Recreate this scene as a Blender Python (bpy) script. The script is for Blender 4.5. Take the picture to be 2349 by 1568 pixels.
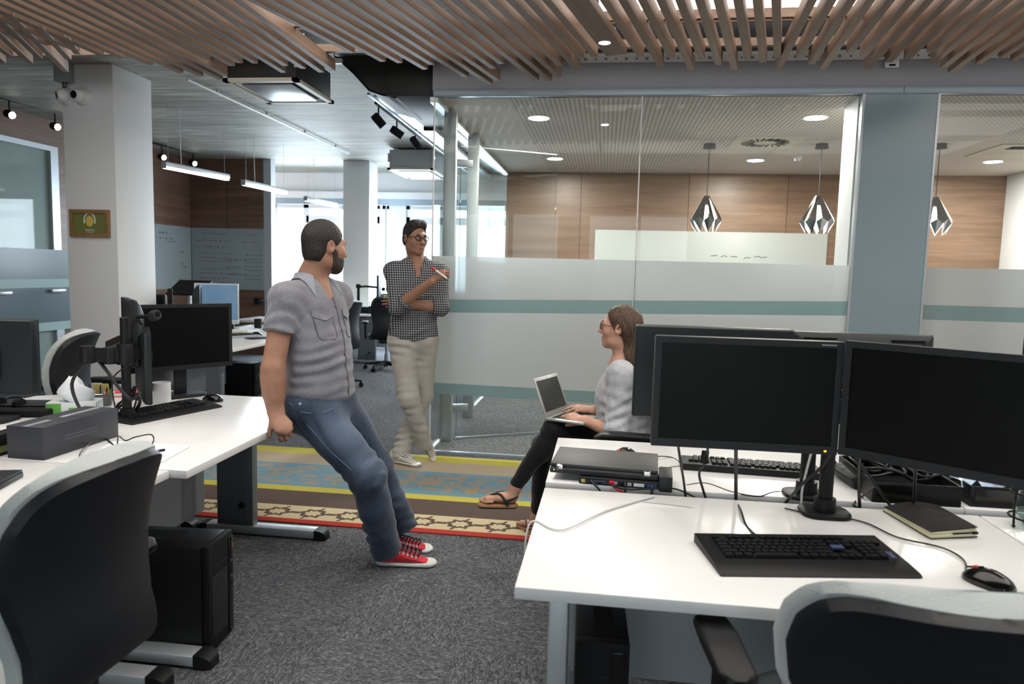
import bpy, bmesh, math, random
import numpy as np
from mathutils import Vector, Matrix
random.seed(7)
for o in list(bpy.data.objects): bpy.data.objects.remove(o)
SC = bpy.context.scene
COL = SC.collection

# ---------------------------------------------------------------- camera
FPX = 1624.655
YAW, PIT, ROL = .128137581, .0993774254, .0259660349
CAM = Vector((0, 0, 1.42))
FW = Vector((-math.sin(YAW)*math.cos(PIT), math.cos(YAW)*math.cos(PIT), -math.sin(PIT)))
_r = Vector((math.cos(YAW), math.sin(YAW), 0)); _u = _r.cross(FW)
RT = _r*math.cos(ROL)+_u*math.sin(ROL); UP = _u*math.cos(ROL)-_r*math.sin(ROL)
cd = bpy.data.cameras.new('camera'); cam = bpy.data.objects.new('camera', cd); COL.objects.link(cam)
m = Matrix((RT, UP, -FW)).transposed().to_4x4(); m.translation = CAM; cam.matrix_world = m
cd.sensor_fit = 'HORIZONTAL'; cd.sensor_width = 36; cd.lens = 36*FPX/2349
cd.clip_start = .05; cd.clip_end = 200
cd.dof.use_dof = True; cd.dof.focus_distance = 3.3; cd.dof.aperture_fstop = 4.0
SC.camera = cam

# ---------------------------------------------------------------- world, exposure, large lights
W = bpy.data.worlds.new('world'); SC.world = W; W.use_nodes = True
bgn = W.node_tree.nodes['Background']; bgn.inputs[0].default_value = (.86, .94, 1, 1); bgn.inputs[1].default_value = 4.5
SC.view_settings.view_transform = 'Standard'; SC.view_settings.look = 'None'
SC.view_settings.gamma = 1; SC.view_settings.use_curve_mapping = False
SC.view_settings.exposure = 0.0
try:
    SC.cycles.use_denoising = True; SC.cycles.max_bounces = 6; SC.cycles.transparent_max_bounces = 14; SC.cycles.use_adaptive_sampling = True; SC.cycles.adaptive_threshold = .035
    SC.cycles.sample_clamp_indirect = 6; SC.cycles.caustics_reflective = False; SC.cycles.caustics_refractive = False
except Exception: pass

def area(name, loc, rot, sx, sy, power, col=(1, 1, 1), spread=None):
    l = bpy.data.lights.new(name, 'AREA'); l.shape = 'RECTANGLE'; l.size = sx; l.size_y = sy
    l.energy = power; l.color = col
    if spread: l.spread = spread
    o = bpy.data.objects.new(name, l); COL.objects.link(o); o.location = loc; o.rotation_euler = rot
    return o
PI = math.pi
# daylight entering by the window walls: far street front, and the front behind the camera
area('daylight_far_windows', (-3.6, 12.0, 1.75), (-PI/2+.4, 0, 0), 4.6, 1.6, 430, (.76, .89, 1))
area('daylight_rear_windows', (-.5, -3.35, 1.75), (PI/2-.4, 0, 0), 4.0, 1.7, 14, (.93, .97, 1))

# ---------------------------------------------------------------- measuring helper (photo pixel + known plane -> point)
def P(x, y, X=None, Y=None, Z=None):
    d = FW+RT*((x-1174.5)/FPX)-UP*((y-784)/FPX)
    t = X/d.x if X is not None else (Y/d.y if Y is not None else (Z-1.42)/d.z)
    return CAM+d*t

# ---------------------------------------------------------------- materials
def lin(c):
    return tuple(((v/255)/12.92 if v/255 <= .04045 else ((v/255+.055)/1.055)**2.4) for v in c)
MATS = {}
class NT:
    def __init__(s, name):
        s.m = bpy.data.materials.new(name); s.m.use_nodes = True; s.t = s.m.node_tree
        s.b = s.t.nodes['Principled BSDF']; s.out = s.t.nodes['Material Output']; MATS[name] = s.m
    def n(s, typ, **kw):
        nd = s.t.nodes.new(typ)
        for k, v in kw.items():
            if k.startswith('i_'):
                key = k[2:]; key = int(key) if key.isdigit() else key.replace('_', ' ')
                nd.inputs[key].default_value = v
            else: setattr(nd, k, v)
        return nd
    def l(s, a, b): s.t.links.new(a, b)
    def math(s, op, a, b=None, c=None, clamp=False):
        nd = s.t.nodes.new('ShaderNodeMath'); nd.operation = op; nd.use_clamp = clamp
        for i, v in enumerate((a, b, c)):
            if v is None: continue
            if isinstance(v, (int, float)): nd.inputs[i].default_value = v
            else: s.l(v, nd.inputs[i])
        return nd.outputs[0]
    def mix(s, fac, a, b, blend='MIX'):
        nd = s.t.nodes.new('ShaderNodeMix'); nd.data_type = 'RGBA'; nd.blend_type = blend
        for sock, v in ((nd.inputs[0], fac), (nd.inputs[6], a), (nd.inputs[7], b)):
            if isinstance(v, (int, float)): sock.default_value = v
            elif isinstance(v, tuple): sock.default_value = (*v[:3], 1)
            else: s.l(v, sock)
        return nd.outputs[2]
    def ramp(s, fac, stops, interp='LINEAR'):
        nd = s.t.nodes.new('ShaderNodeValToRGB'); r = nd.color_ramp; r.interpolation = interp
        while len(r.elements) < len(stops): r.elements.new(.5)
        for e, (p, c) in zip(r.elements, stops): e.position = p; e.color = (*c[:3], 1)
        s.l(fac, nd.inputs[0]); return nd.outputs[0]
    def coord(s, kind='Object', scale=(1, 1, 1), rot=(0, 0, 0)):
        tc = s.t.nodes.new('ShaderNodeTexCoord'); mp = s.t.nodes.new('ShaderNodeMapping')
        mp.inputs['Scale'].default_value = scale; mp.inputs['Rotation'].default_value = rot
        s.l(tc.outputs[kind], mp.inputs[0]); return mp.outputs[0]
    def wcoord(s, scale=(1, 1, 1), rot=(0, 0, 0)):
        g = s.t.nodes.new('ShaderNodeNewGeometry'); mp = s.t.nodes.new('ShaderNodeMapping')
        mp.inputs['Scale'].default_value = scale; mp.inputs['Rotation'].default_value = rot
        s.l(g.outputs['Position'], mp.inputs[0]); return mp.outputs[0]
    def noise(s, vec, scale, detail=4, rough=.5, dist=0):
        nd = s.n('ShaderNodeTexNoise'); nd.inputs['Scale'].default_value = scale; nd.inputs['Detail'].default_value = detail
        nd.inputs['Roughness'].default_value = rough; nd.inputs['Distortion'].default_value = dist
        if vec is not None: s.l(vec, nd.inputs['Vector'])
        return nd.outputs[0]
    def sep(s, vec):
        nd = s.n('ShaderNodeSeparateXYZ'); s.l(vec, nd.inputs[0]); return nd.outputs
    def bump(s, h, strength=.3, dist=.01):
        nd = s.n('ShaderNodeBump'); nd.inputs['Strength'].default_value = strength; nd.inputs['Distance'].default_value = dist
        s.l(h, nd.inputs['Height']); s.l(nd.outputs[0], s.b.inputs['Normal'])
    def base(s, c):
        if isinstance(c, tuple): s.b.inputs['Base Color'].default_value = (*c[:3], 1)
        else: s.l(c, s.b.inputs['Base Color'])
    def set(s, rough=None, metal=None, spec=None, sheen=None, coat=None, emit=None, estr=None):
        I = s.b.inputs
        if rough is not None: I['Roughness'].default_value = rough
        if metal is not None: I['Metallic'].default_value = metal
        if spec is not None: I['Specular IOR Level'].default_value = spec
        if sheen is not None: I['Sheen Weight'].default_value = sheen
        if coat is not None: I['Coat Weight'].default_value = coat; I['Coat Roughness'].default_value = .1
        if emit is not None: I['Emission Color'].default_value = (*emit, 1); I['Emission Strength'].default_value = estr or 1
        return s

def plain(name, rgb, rough=.5, metal=0, spec=.5, var=.06, scale=40, bump=0, **kw):
    """a procedural material: base colour with a faint noise variation (and relief)"""
    t = NT(name); c = lin(rgb); v = t.coord('Object')
    nz = t.noise(v, scale, 3)
    lo = tuple(max(0, x*(1-var)) for x in c); hi = tuple(min(1, x*(1+var)) for x in c)
    t.base(t.mix(nz, lo, hi)); t.set(rough, metal, spec, **kw)
    if bump: t.bump(nz, bump, .004)
    return t.m
def glow(name, rgb, strength):
    t = NT(name); t.base(lin(rgb)); t.set(.5, emit=lin(rgb), estr=strength); return t.m

plain('white_laminate', (226, 226, 226), .22, var=.015, scale=6)
plain('desk_edge', (205, 207, 208), .35, var=.02)
plain('grey_metal', (112, 120, 126), .42, .35, var=.04)
plain('light_metal', (186, 192, 196), .35, .5, var=.03)
plain('panel_grey', (150, 156, 160), .55, var=.03)
plain('black_plastic', (20, 21, 23), .45, spec=.25, var=.12)
plain('black_matte', (22, 23, 25), .7, spec=.2, var=.15)
plain('dark_plastic', (34, 36, 39), .5, spec=.25, var=.1)
plain('screen_black', (9, 10, 11), .4, spec=.15, var=.05)
plain('monitor_back', (34, 38, 41), .45, spec=.3, var=.08)
plain('gloss_black', (14, 14, 15), .15, var=.05)
plain('chrome', (200, 204, 208), .2, 1, var=.02)
plain('wall_white', (222, 224, 226), .8, var=.015, scale=8, bump=.05)
plain('wall_grey_white', (176, 180, 186), .8, var=.02, scale=8)
plain('header_paint', (148, 149, 156), .75, var=.015, scale=8)
plain('column_paint', (228, 230, 232), .7, var=.015, scale=6)
plain('trim_blue_grey', (150, 164, 176), .4, .3, var=.02)
plain('void_black', (16, 17, 19), .9, var=.2)
plain('duct_black', (20, 21, 22), .6, var=.15, bump=.2)
plain('galvanised', (165, 172, 178), .35, .8, var=.12, scale=25)
plain('white_plastic', (222, 224, 226), .35, var=.02)
plain('ivory_plastic', (206, 200, 184), .5, var=.03)
plain('paper', (236, 238, 242), .8, var=.02)
plain('page_cream', (232, 228, 190), .8, var=.03)
plain('red_plastic', (205, 40, 45), .35, var=.05)
plain('blue_plastic', (45, 70, 150), .35, var=.05)
plain('orange_plastic', (225, 120, 30), .35, var=.05)
plain('green_plastic', (95, 165, 60), .4, var=.08)
plain('yellow_print', (212, 190, 90), .6, var=.05)
plain('cardboard_black', (44, 47, 54), .5, var=.06, scale=15)
plain('clear_tape', (150, 154, 160), .15, var=.05)
plain('cable_black', (20, 20, 22), .45, var=.1)
plain('cable_white', (205, 205, 205), .4, var=.05)
plain('cable_red', (200, 40, 45), .4, var=.05)
plain('chair_fabric', (168, 174, 174), .95, var=.12, scale=260, bump=.3, sheen=.3)
plain('chair_shell', (24, 27, 32), .5, var=.06, spec=.3)
plain('seat_fabric', (150, 157, 160), .95, var=.12, scale=260, bump=.3)
plain('dark_fabric', (34, 36, 38), .95, var=.15, scale=200)
plain('olive_print', (112, 120, 66), .5, var=.1, scale=12)
plain('bag_paper', (196, 184, 158), .8, var=.12, scale=20, bump=.4)
plain('plastic_bag', (170, 190, 215), .35, var=.2, scale=30, bump=.5)
plain('cloth_white', (228, 232, 236), .8, var=.04, scale=20, bump=.4)
plain('gold_wood', (150, 118, 72), .5, var=.12, scale=30)
plain('film_teal', (150, 176, 176), .6, var=.02)
plain('panel_dark', (70, 74, 82), .6)
plain('note_yellow', (222, 206, 130), .8)
plain('mesh_metal', (120, 124, 120), .4, .6, var=.3, scale=300)
plain('laptop_black', (44, 44, 46), .55, var=.06)
plain('cover_black', (32, 32, 33), .7, var=.1)
plain('screen_blue', (96, 128, 158), .3, emit=lin((96, 128, 158)), estr=.35)
plain('lit_room_pale', (150, 160, 158), .6)
plain('board_white', (166, 170, 167), .25, var=.02)
plain('board_glass', (150, 162, 166), .12, var=.03)
plain('marker_red', (150, 70, 80), .6)
plain('marker_black', (60, 66, 72), .6)
plain('pane_pale', (176, 184, 192), .3)
glow('lamp_white', (255, 250, 243), 14)
glow('lamp_tube', (255, 246, 232), 5)
glow('light_panel_white', (255, 249, 241), 3.0)
glow('bulb_warm', (255, 240, 215), 30)
glow('led_orange', (255, 150, 30), 4)
glow('led_green', (120, 255, 80), 3)

def wood(name, dark, light, axis='X', scale=1, rough=.5, coord='Object', planks=0):
    t = NT(name)
    st = {'X': (.6, 9, 9), 'Y': (9, .6, 9), 'Z': (9, 9, .6)}[axis]
    v = t.coord(coord, tuple(a*scale for a in st))
    a = t.noise(v, 2.2, 6, .62, .4)
    v2 = t.coord(coord, tuple(a*scale for a in {'X': (1.2, 40, 40), 'Y': (40, 1.2, 40), 'Z': (40, 40, 1.2)}[axis]))
    b = t.noise(v2, 3, 3, .6)
    f = t.math('ADD', t.math('MULTIPLY', a, .7), t.math('MULTIPLY', b, .3))
    oi = t.n('ShaderNodeObjectInfo')
    f = t.math('ADD', f, t.math('MULTIPLY', t.math('SUBTRACT', oi.outputs['Random'], .5), .16))
    c = t.ramp(f, [(.3, lin(dark)), (.52, lin(tuple((p+q)/2 for p, q in zip(dark, light)))), (.7, lin(light))])
    t.base(c); t.set(rough); t.bump(b, .15, .002); return t.m
wood('slat_wood', (96, 79, 67), (148, 122, 104), 'X', 1, .55)
wood('wall_wood', (96, 74, 58), (142, 114, 92), 'X', .55, .4)
wood('wall_wood_dark', (94, 70, 58), (138, 108, 92), 'X', .55, .4)
wood('wall_wood_dark_y', (94, 70, 58), (138, 108, 92), 'Y', .55, .4)
wood('frame_wood', (122, 92, 52), (160, 128, 84), 'X', 2, .5)

def clear_glass(name, tint=(.93, .97, .97), refl=.10):
    t = NT(name); t.t.nodes.remove(t.b)
    tr = t.n('ShaderNodeBsdfTransparent'); tr.inputs[0].default_value = (*tint, 1)
    gl = t.n('ShaderNodeBsdfGlossy'); gl.inputs['Roughness'].default_value = .0; gl.inputs[0].default_value = (1, 1, 1, 1)
    lw = t.n('ShaderNodeLayerWeight'); lw.inputs[0].default_value = .12
    f = t.math('MULTIPLY_ADD', lw.outputs['Fresnel'], .5, refl*.1, clamp=True)
    mx = t.n('ShaderNodeMixShader'); t.l(f, mx.inputs[0]); t.l(tr.outputs[0], mx.inputs[1]); t.l(gl.outputs[0], mx.inputs[2])
    t.l(mx.outputs[0], t.out.inputs[0]); return t.m
clear_glass('glass_clear', (.95, .975, .97), .09)
clear_glass('glass_green', (.72, .86, .84), .12)
clear_glass('lens_glass', (.9, .93, .95), .02)
def frosted(name, rgb, tr=.45, through=.12):
    t = NT(name); t.t.nodes.remove(t.b); c = (*lin(rgb), 1)
    v = t.coord('Object'); nz = t.noise(v, 3, 2)
    col = t.mix(nz, tuple(x*.96 for x in c[:3]), tuple(min(1, x*1.04) for x in c[:3]))
    df = t.n('ShaderNodeBsdfDiffuse'); tl = t.n('ShaderNodeBsdfTranslucent'); t.l(col, df.inputs[0]); t.l(col, tl.inputs[0])
    m1 = t.n('ShaderNodeMixShader'); m1.inputs[0].default_value = tr
    t.l(df.outputs[0], m1.inputs[1]); t.l(tl.outputs[0], m1.inputs[2])
    gl = t.n('ShaderNodeBsdfGlossy'); gl.inputs['Roughness'].default_value = .25
    m2 = t.n('ShaderNodeMixShader'); m2.inputs[0].default_value = .05
    t.l(m1.outputs[0], m2.inputs[1]); t.l(gl.outputs[0], m2.inputs[2])
    rf = t.n('ShaderNodeBsdfRefraction'); rf.inputs['Roughness'].default_value = .5; rf.inputs['IOR'].default_value = 1.02; rf.inputs[0].default_value = c
    m3 = t.n('ShaderNodeMixShader'); m3.inputs[0].default_value = through
    t.l(m2.outputs[0], m3.inputs[1]); t.l(rf.outputs[0], m3.inputs[2])
    t.l(m3.outputs[0], t.out.inputs[0]); return t.m
frosted('film_frost', (230, 234, 236), .55, .3)
frosted('film_stripe', (178, 202, 204), .55, .3)
frosted('film_post', (146, 166, 175), .2, .0)
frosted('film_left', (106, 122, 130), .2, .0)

# carpet
t = NT('carpet'); v = t.wcoord((1, 1, 1))
a = t.noise(t.wcoord((38, 125, 60), (0, 0, .5)), 1, 3, .65, 1.5); b = t.noise(t.wcoord((125, 38, 60), (0, 0, .3)), 1, 3, .65, 1.5)
x, y, z = t.sep(v)
chk = t.n('ShaderNodeTexChecker'); chk.inputs['Scale'].default_value = 2.0; t.l(t.wcoord((1, 1, .001)), chk.inputs[0])
ab = t.mix(t.math('MULTIPLY', chk.outputs['Fac'], 1.0), a, b)
col = t.ramp(ab, [(.33, lin((46, 48, 52))), (.5, lin((90, 92, 96))), (.66, lin((142, 143, 146)))])
big = t.noise(v, 1.3, 2)
t.base(t.mix(t.math('MULTIPLY', big, .35), col, lin((70, 72, 78)))); t.set(.95, spec=.1); t.bump(ab, .6, .006)

# concrete, board-marked
t = NT('concrete'); v = t.wcoord((1, 1, 1))
s1 = t.noise(t.wcoord((1.0, 9, 1), (0, 0, -.35)), 1.6, 6, .65, .3)
s2 = t.noise(t.wcoord((.6, 3, 1), (0, 0, -.35)), .9, 3, .6)
x, y, z = t.sep(t.wcoord((1, 1, 1), (0, 0, -.35)))
ln = t.math('LESS_THAN', t.math('FRACT', t.math('MULTIPLY', y, 1.2)), .02)
f = t.math('ADD', t.math('MULTIPLY', s1, .65), t.math('MULTIPLY', s2, .35))
c = t.ramp(f, [(.3, lin((104, 104, 98))), (.5, lin((150, 150, 142))), (.66, lin((196, 195, 186)))])
t.base(t.mix(t.math('MULTIPLY', ln, .4), c, lin((80, 82, 82)))); t.set(.6); t.bump(s1, .4, .01)

# perforated meeting-room ceiling
t = NT('perforated_ceiling'); x, y, z = t.sep(t.wcoord())
sx = t.math('SINE', t.math('MULTIPLY', x, 2*PI/.036)); sy = t.math('SINE', t.math('MULTIPLY', y, 2*PI/.05))
h = t.math('GREATER_THAN', t.math('MULTIPLY', t.math('ADD', sx, 1), t.math('ADD', sy, 1)), 1.7)
brd = t.math('GREATER_THAN', x, -.75)
t.base(t.mix(t.math('MULTIPLY', h, brd), lin((216, 209, 200)), lin((140, 134, 127)))); t.set(.8)

# rug
t = NT('rug_stripes'); v = t.wcoord(); x, y, z = t.sep(v)
nz = t.noise(t.wcoord((120, 120, 1)), 1, 2)
T_, B_, Yl, Br, Cr, Rd = (176, 160, 138), (108, 148, 166), (192, 182, 78), (92, 78, 72), (206, 190, 156), (178, 60, 52)
sc = lambda yy: (yy-3.5)/2.0
ry = t.math('DIVIDE', t.math('SUBTRACT', y, 3.5), 2.0)
c = t.ramp(ry, [(0, lin(Rd)), (sc(3.667), lin(Cr)), (sc(3.876), lin(Br)), (sc(4.148), lin(Yl)), (sc(4.242), lin(B_)), (sc(4.735), lin(T_)), (sc(4.995), lin(Yl)), (sc(5.3), lin(Yl))], 'CONSTANT')
# tan scrolls on the blue band
wv = t.noise(t.wcoord((5.5, 8.5, 1)), 1, 1, .4, 1.6)
scr = t.math('MULTIPLY', t.math('LESS_THAN', t.math('ABSOLUTE', t.math('SUBTRACT', wv, .5)), .055), t.math('MULTIPLY', t.math('GREATER_THAN', y, 4.29), t.math('LESS_THAN', y, 4.70)))
c = t.mix(scr, c, lin((160, 146, 128)))
# brown octagon chain on the cream band
p = t.math('SUBTRACT', t.math('FRACT', t.math('MULTIPLY', x, 1/.215)), .5)
yy = t.math('DIVIDE', t.math('SUBTRACT', y, 3.772), .215)
ax = t.math('ABSOLUTE', p); ay = t.math('ABSOLUTE', yy)
octd = t.math('MAXIMUM', t.math('ADD', ax, t.math('MULTIPLY', ay, .6)), t.math('MULTIPLY', ay, 1.35))
wob = t.math('MULTIPLY', t.math('SINE', t.math('MULTIPLY', t.math('ARCTAN2', yy, p), 8)), .035)
ring = t.math('LESS_THAN', t.math('ABSOLUTE', t.math('SUBTRACT', t.math('ADD', octd, wob), .30)), .075)
link = t.math('MULTIPLY', t.math('GREATER_THAN', ax, .36), t.math('LESS_THAN', ay, .07))
tick = t.math('MULTIPLY', t.math('LESS_THAN', t.math('ABSOLUTE', t.math('SUBTRACT', p, t.math('MULTIPLY', yy, .4))), .04), t.math('MULTIPLY', t.math('GREATER_THAN', ay, .22), t.math('LESS_THAN', ay, .42)))
mot = t.math('MAXIMUM', t.math('MAXIMUM', ring, link), tick)
mot = t.math('MULTIPLY', mot, t.math('MULTIPLY', t.math('GREATER_THAN', y, 3.68), t.math('LESS_THAN', y, 3.865)))
c = t.mix(mot, c, lin((92, 80, 72)))
c = t.mix(t.math('MULTIPLY', nz, .25), c, lin((90, 84, 76)))
t.base(c); t.set(.95, spec=.1); t.bump(nz, .4, .003)

# ---------------------------------------------------------------- mesh helpers
class MB:
    """collects shapes; build() links them as ONE mesh object"""
    def __init__(s): s.bm = bmesh.new()
    def box(s, c, size, rot=None, bevel=0, seg=2):
        r = bmesh.ops.create_cube(s.bm, size=1); vs = r['verts']
        M = Matrix.Translation(c) @ ((rot if isinstance(rot, Matrix) else Matrix.Rotation(rot or 0, 4, 'Z'))) @ Matrix.Diagonal((*size, 1))
        for v in vs: v.co = M @ v.co
        if bevel:
            es = list({e for v in vs for e in v.link_edges})
            bmesh.ops.bevel(s.bm, geom=es, offset=bevel, segments=seg, affect='EDGES', profile=.5)
        return s
    def bb(s, x0, x1, y0, y1, z0, z1, bevel=0, seg=2):
        return s.box(((x0+x1)/2, (y0+y1)/2, (z0+z1)/2), (abs(x1-x0), abs(y1-y0), abs(z1-z0)), None, bevel, seg)
    def prism(s, pts, z0, z1, bevel=0, M=None, seg=2):
        M = M or Matrix()
        a = [s.bm.verts.new(M @ Vector((p[0], p[1], z0))) for p in pts]; b = [s.bm.verts.new(M @ Vector((p[0], p[1], z1))) for p in pts]
        n = len(pts); fs = [s.bm.faces.new(a[::-1]), s.bm.faces.new(b)]
        for i in range(n): fs.append(s.bm.faces.new((a[i], a[(i+1) % n], b[(i+1) % n], b[i])))
        bmesh.ops.recalc_face_normals(s.bm, faces=fs)
        if bevel:
            es = list({e for f in fs[:2] for e in f.edges})
            bmesh.ops.bevel(s.bm, geom=es, offset=bevel, segments=seg, affect='EDGES', profile=.5)
        return s
    def tube(s, pts, r, n=8, smooth=0, caps=True):
        pts = [Vector(p) for p in pts]
        if smooth: pts = spline(pts, smooth)
        rs = r if isinstance(r, (list, tuple)) else [r]*len(pts)
        if len(rs) != len(pts): rs = [rs[min(len(rs)-1, int(i*(len(rs)-1)/(len(pts)-1)+.5))] for i in range(len(pts))]
        rings = []; up = None
        for i, p in enumerate(pts):
            d = (pts[min(i+1, len(pts)-1)]-pts[max(i-1, 0)])
            if d.length < 1e-9: d = Vector((0, 0, 1))
            d.normalize()
            if up is None: up = Vector((0, 0, 1)) if abs(d.z) < .9 else Vector((1, 0, 0))
            sd = d.cross(up)
            if sd.length < 1e-4: sd = d.orthogonal()
            sd.normalize(); up = sd.cross(d).normalized()
            rings.append([s.bm.verts.new(p+(sd*math.cos(a)+up*math.sin(a))*rs[i]) for a in (2*PI*k/n for k in range(n))])
        for a, b in zip(rings, rings[1:]):
            for k in range(n): s.bm.faces.new((a[k], a[(k+1) % n], b[(k+1) % n], b[k]))
        if caps: s.bm.faces.new(rings[0][::-1]); s.bm.faces.new(rings[-1])
        return s
    def lathe(s, prof, c=(0, 0, 0), n=24, M=None):
        M = Matrix.Translation(c) @ (M or Matrix()); rings = []
        for r, z in prof:
            if r < 1e-6: rings.append([s.bm.verts.new(M @ Vector((0, 0, z)))])
            else: rings.append([s.bm.verts.new(M @ Vector((r*math.cos(2*PI*k/n), r*math.sin(2*PI*k/n), z))) for k in range(n)])
        for a, b in zip(rings, rings[1:]):
            for k in range(n):
                k2 = (k+1) % n
                if len(a) == 1 and len(b) == 1: continue
                if len(a) == 1: s.bm.faces.new((a[0], b[k2], b[k]))
                elif len(b) == 1: s.bm.faces.new((a[k], a[k2], b[0]))
                else: s.bm.faces.new((a[k], a[k2], b[k2], b[k]))
        return s
    def loft(s, rings, caps=True, closed=True):
        R = [[s.bm.verts.new(Vector(p)) for p in r] for r in rings]; n = len(R[0])
        for a, b in zip(R, R[1:]):
            for k in range(n if closed else n-1): s.bm.faces.new((a[k], a[(k+1) % n], b[(k+1) % n], b[k]))
        if caps and closed: s.bm.faces.new(R[0][::-1]); s.bm.faces.new(R[-1])
        return s
    def quad(s, *p):
        s.bm.faces.new([s.bm.verts.new(Vector(q)) for q in p]); return s
    def mesh(s, name, smooth=None, recalc=True):
        if recalc: bmesh.ops.recalc_face_normals(s.bm, faces=s.bm.faces)
        me = bpy.data.meshes.new(name); s.bm.to_mesh(me); s.bm.free()
        if smooth:
            me.shade_smooth()
            try: me.set_sharp_from_angle(angle=math.radians(smooth))
            except Exception: pass
        return me
def spline(pts, k=6):
    pts = [Vector(p) for p in pts]; out = []
    for i in range(len(pts)-1):
        p0, p1, p2, p3 = pts[max(i-1, 0)], pts[i], pts[i+1], pts[min(i+2, len(pts)-1)]
        for j in range(k):
            t = j/k
            out.append(.5*((2*p1)+(p2-p0)*t+(2*p0-5*p1+4*p2-p3)*t*t+(3*p1-p0-3*p2+p3)*t**3))
    out.append(pts[-1]); return out
def obj(name, mb, mat, parent=None, smooth=35, loc=None, rot=None):
    me = mb.mesh(name, smooth) if isinstance(mb, MB) else mb
    if mat: me.materials.clear(); me.materials.append(MATS[mat])
    o = bpy.data.objects.new(name, me); COL.objects.link(o)
    if parent is not None: o.parent = parent
    if loc is not None: o.location = loc
    if rot is not None: o.rotation_euler = rot
    return o
def tag(o, label=None, cat=None, group=None, kind=None):
    for k, v in (('label', label), ('category', cat), ('group', group), ('kind', kind)):
        if v: o[k] = v
    return o
def thing(name, label, cat, loc=(0, 0, 0), rotz=0, group=None):
    o = bpy.data.objects.new(name, None); COL.objects.link(o); o.empty_display_size = .05
    o.location = loc; o.rotation_euler = (0, 0, rotz); return tag(o, label, cat, group)
def struct(name, mb, mat, label=None, smooth=35):
    return tag(obj(name, mb, mat, None, smooth), label, None, None, 'structure')
def copy_tree(o, parent=None, loc=None, rotz=None, label=None):
    c = o.copy(); COL.objects.link(c)
    if parent is not None: c.parent = parent
    if loc is not None: c.location = loc
    if rotz is not None: c.rotation_euler = (0, 0, rotz)
    if label: c['label'] = label
    for ch in list(o.children): copy_tree(ch, c)
    return c
def rr(w, h, r, n=5, cx=0, cy=0):
    """rounded rectangle outline"""
    out = []
    for sx, sy, a0 in ((1, 1, 0), (-1, 1, 90), (-1, -1, 180), (1, -1, 270)):
        for k in range(n+1):
            a = math.radians(a0+90*k/n); out.append((cx+sx*(w/2-r)+r*math.cos(a), cy+sy*(h/2-r)+r*math.sin(a)))
    return out
RX = lambda a: Matrix.Rotation(a, 4, 'X')
RY = lambda a: Matrix.Rotation(a, 4, 'Y')
RZ = lambda a: Matrix.Rotation(a, 4, 'Z')
T4 = lambda *a: Matrix.Translation(a[0] if len(a) == 1 else a)
# ================================================================ STRUCTURE
XL, YB, YF, ZC = -6.55, 10.593, 12.1, 3.05
YG, XG, YM, XR, ZM = 5.28, -1.31, 9.2, 4.66, 2.69
struct('floor', MB().bb(-7, 5.2, -3.8, 13, -.05, 0), 'carpet', 'grey speckled office carpet')
struct('ceiling', MB().bb(-7, XG, 4.7, 12.3, ZC, ZC+.2), 'concrete', 'raw board-marked concrete ceiling')
struct('ceiling_void', MB().bb(-7, 5.2, -3.8, 5.28, 3.4, 3.5), 'void_black', 'black ceiling void above the slats')
struct('ceiling_meeting_room', MB().bb(XG, XR, YG+.02, YM, ZM, ZM+.1), 'perforated_ceiling', 'white perforated meeting room ceiling')
struct('beam_concrete', MB().bb(-7, XG, 4.55, 4.7, ZC, 3.4), 'concrete', 'edge of the concrete slab')
# left wall with wood cladding
wl = struct('wall_left', MB().bb(XL-.1, XL-.02, -3.6, YB+.1, 0, 3.4), 'wall_wood_dark_y', 'dark wood clad wall running along the office')
y0 = 4.6
for k in range(5):
    obj('panel', MB().bb(XL-.02, XL, y0+k*1.2+.004, y0+(k+1)*1.2-.004, 0, ZC), 'wall_wood_dark_y', wl)
wb_ = struct('wall_back_left', MB().bb(XL, -5.32, YB+.02, YB+.1, 0, ZC), 'wall_wood_dark', 'dark wood clad wall behind the whiteboard')
for k in range(2):
    xa = XL+k*.615
    obj('panel', MB().bb(xa+.003, xa+.612, YB, YB+.02, 0, ZC), 'wall_wood_dark', wb_)
struct('wall_return', MB().bb(-5.322, -5.20, YB, YB+.15, 0, ZC), 'wall_grey_white', 'pale wall end beside the far windows')
# far wall with windows
def zpx(px, py, Y): return P(px, py, Y=Y).z
zt, zw, zs_ = zpx(700, 455, YF), zpx(700, 468, YF), zpx(770, 664, YF)
xw = [P(v, 560, Y=YF).x for v in (624, 700, 790, 868, 892, 930, 1010, 1085, 1180)]
fw_ = MB()
fw_.bb(-7, XR, YF, YF+.25, zpx(700, 440, YF), ZC)
fw_.bb(-7, XR, YF-.12, YF+.25, zt, zpx(700, 440, YF))
fw_.bb(-7, XR, YF, YF+.25, 0, zs_)
fw_.bb(-7, xw[0], YF, YF+.25, zs_, zt); fw_.bb(xw[4], xw[5], YF, YF+.25, zs_, zt); fw_.bb(xw[8]+.6, XR, YF, YF+.25, zs_, zt)
struct('wall_far', fw_, 'wall_white', 'white window wall at the far end of the office')
struct('trim_1', MB().bb(xw[0], xw[8]+.6, YF-.1, YF, zw, zt), 'trim_blue_grey', 'blind box above the far windows')
struct('trim_2', MB().bb(xw[0], xw[8]+.6, YF-.12, YF, zs_-.04, zs_), 'white_plastic', 'white window sill')
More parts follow.
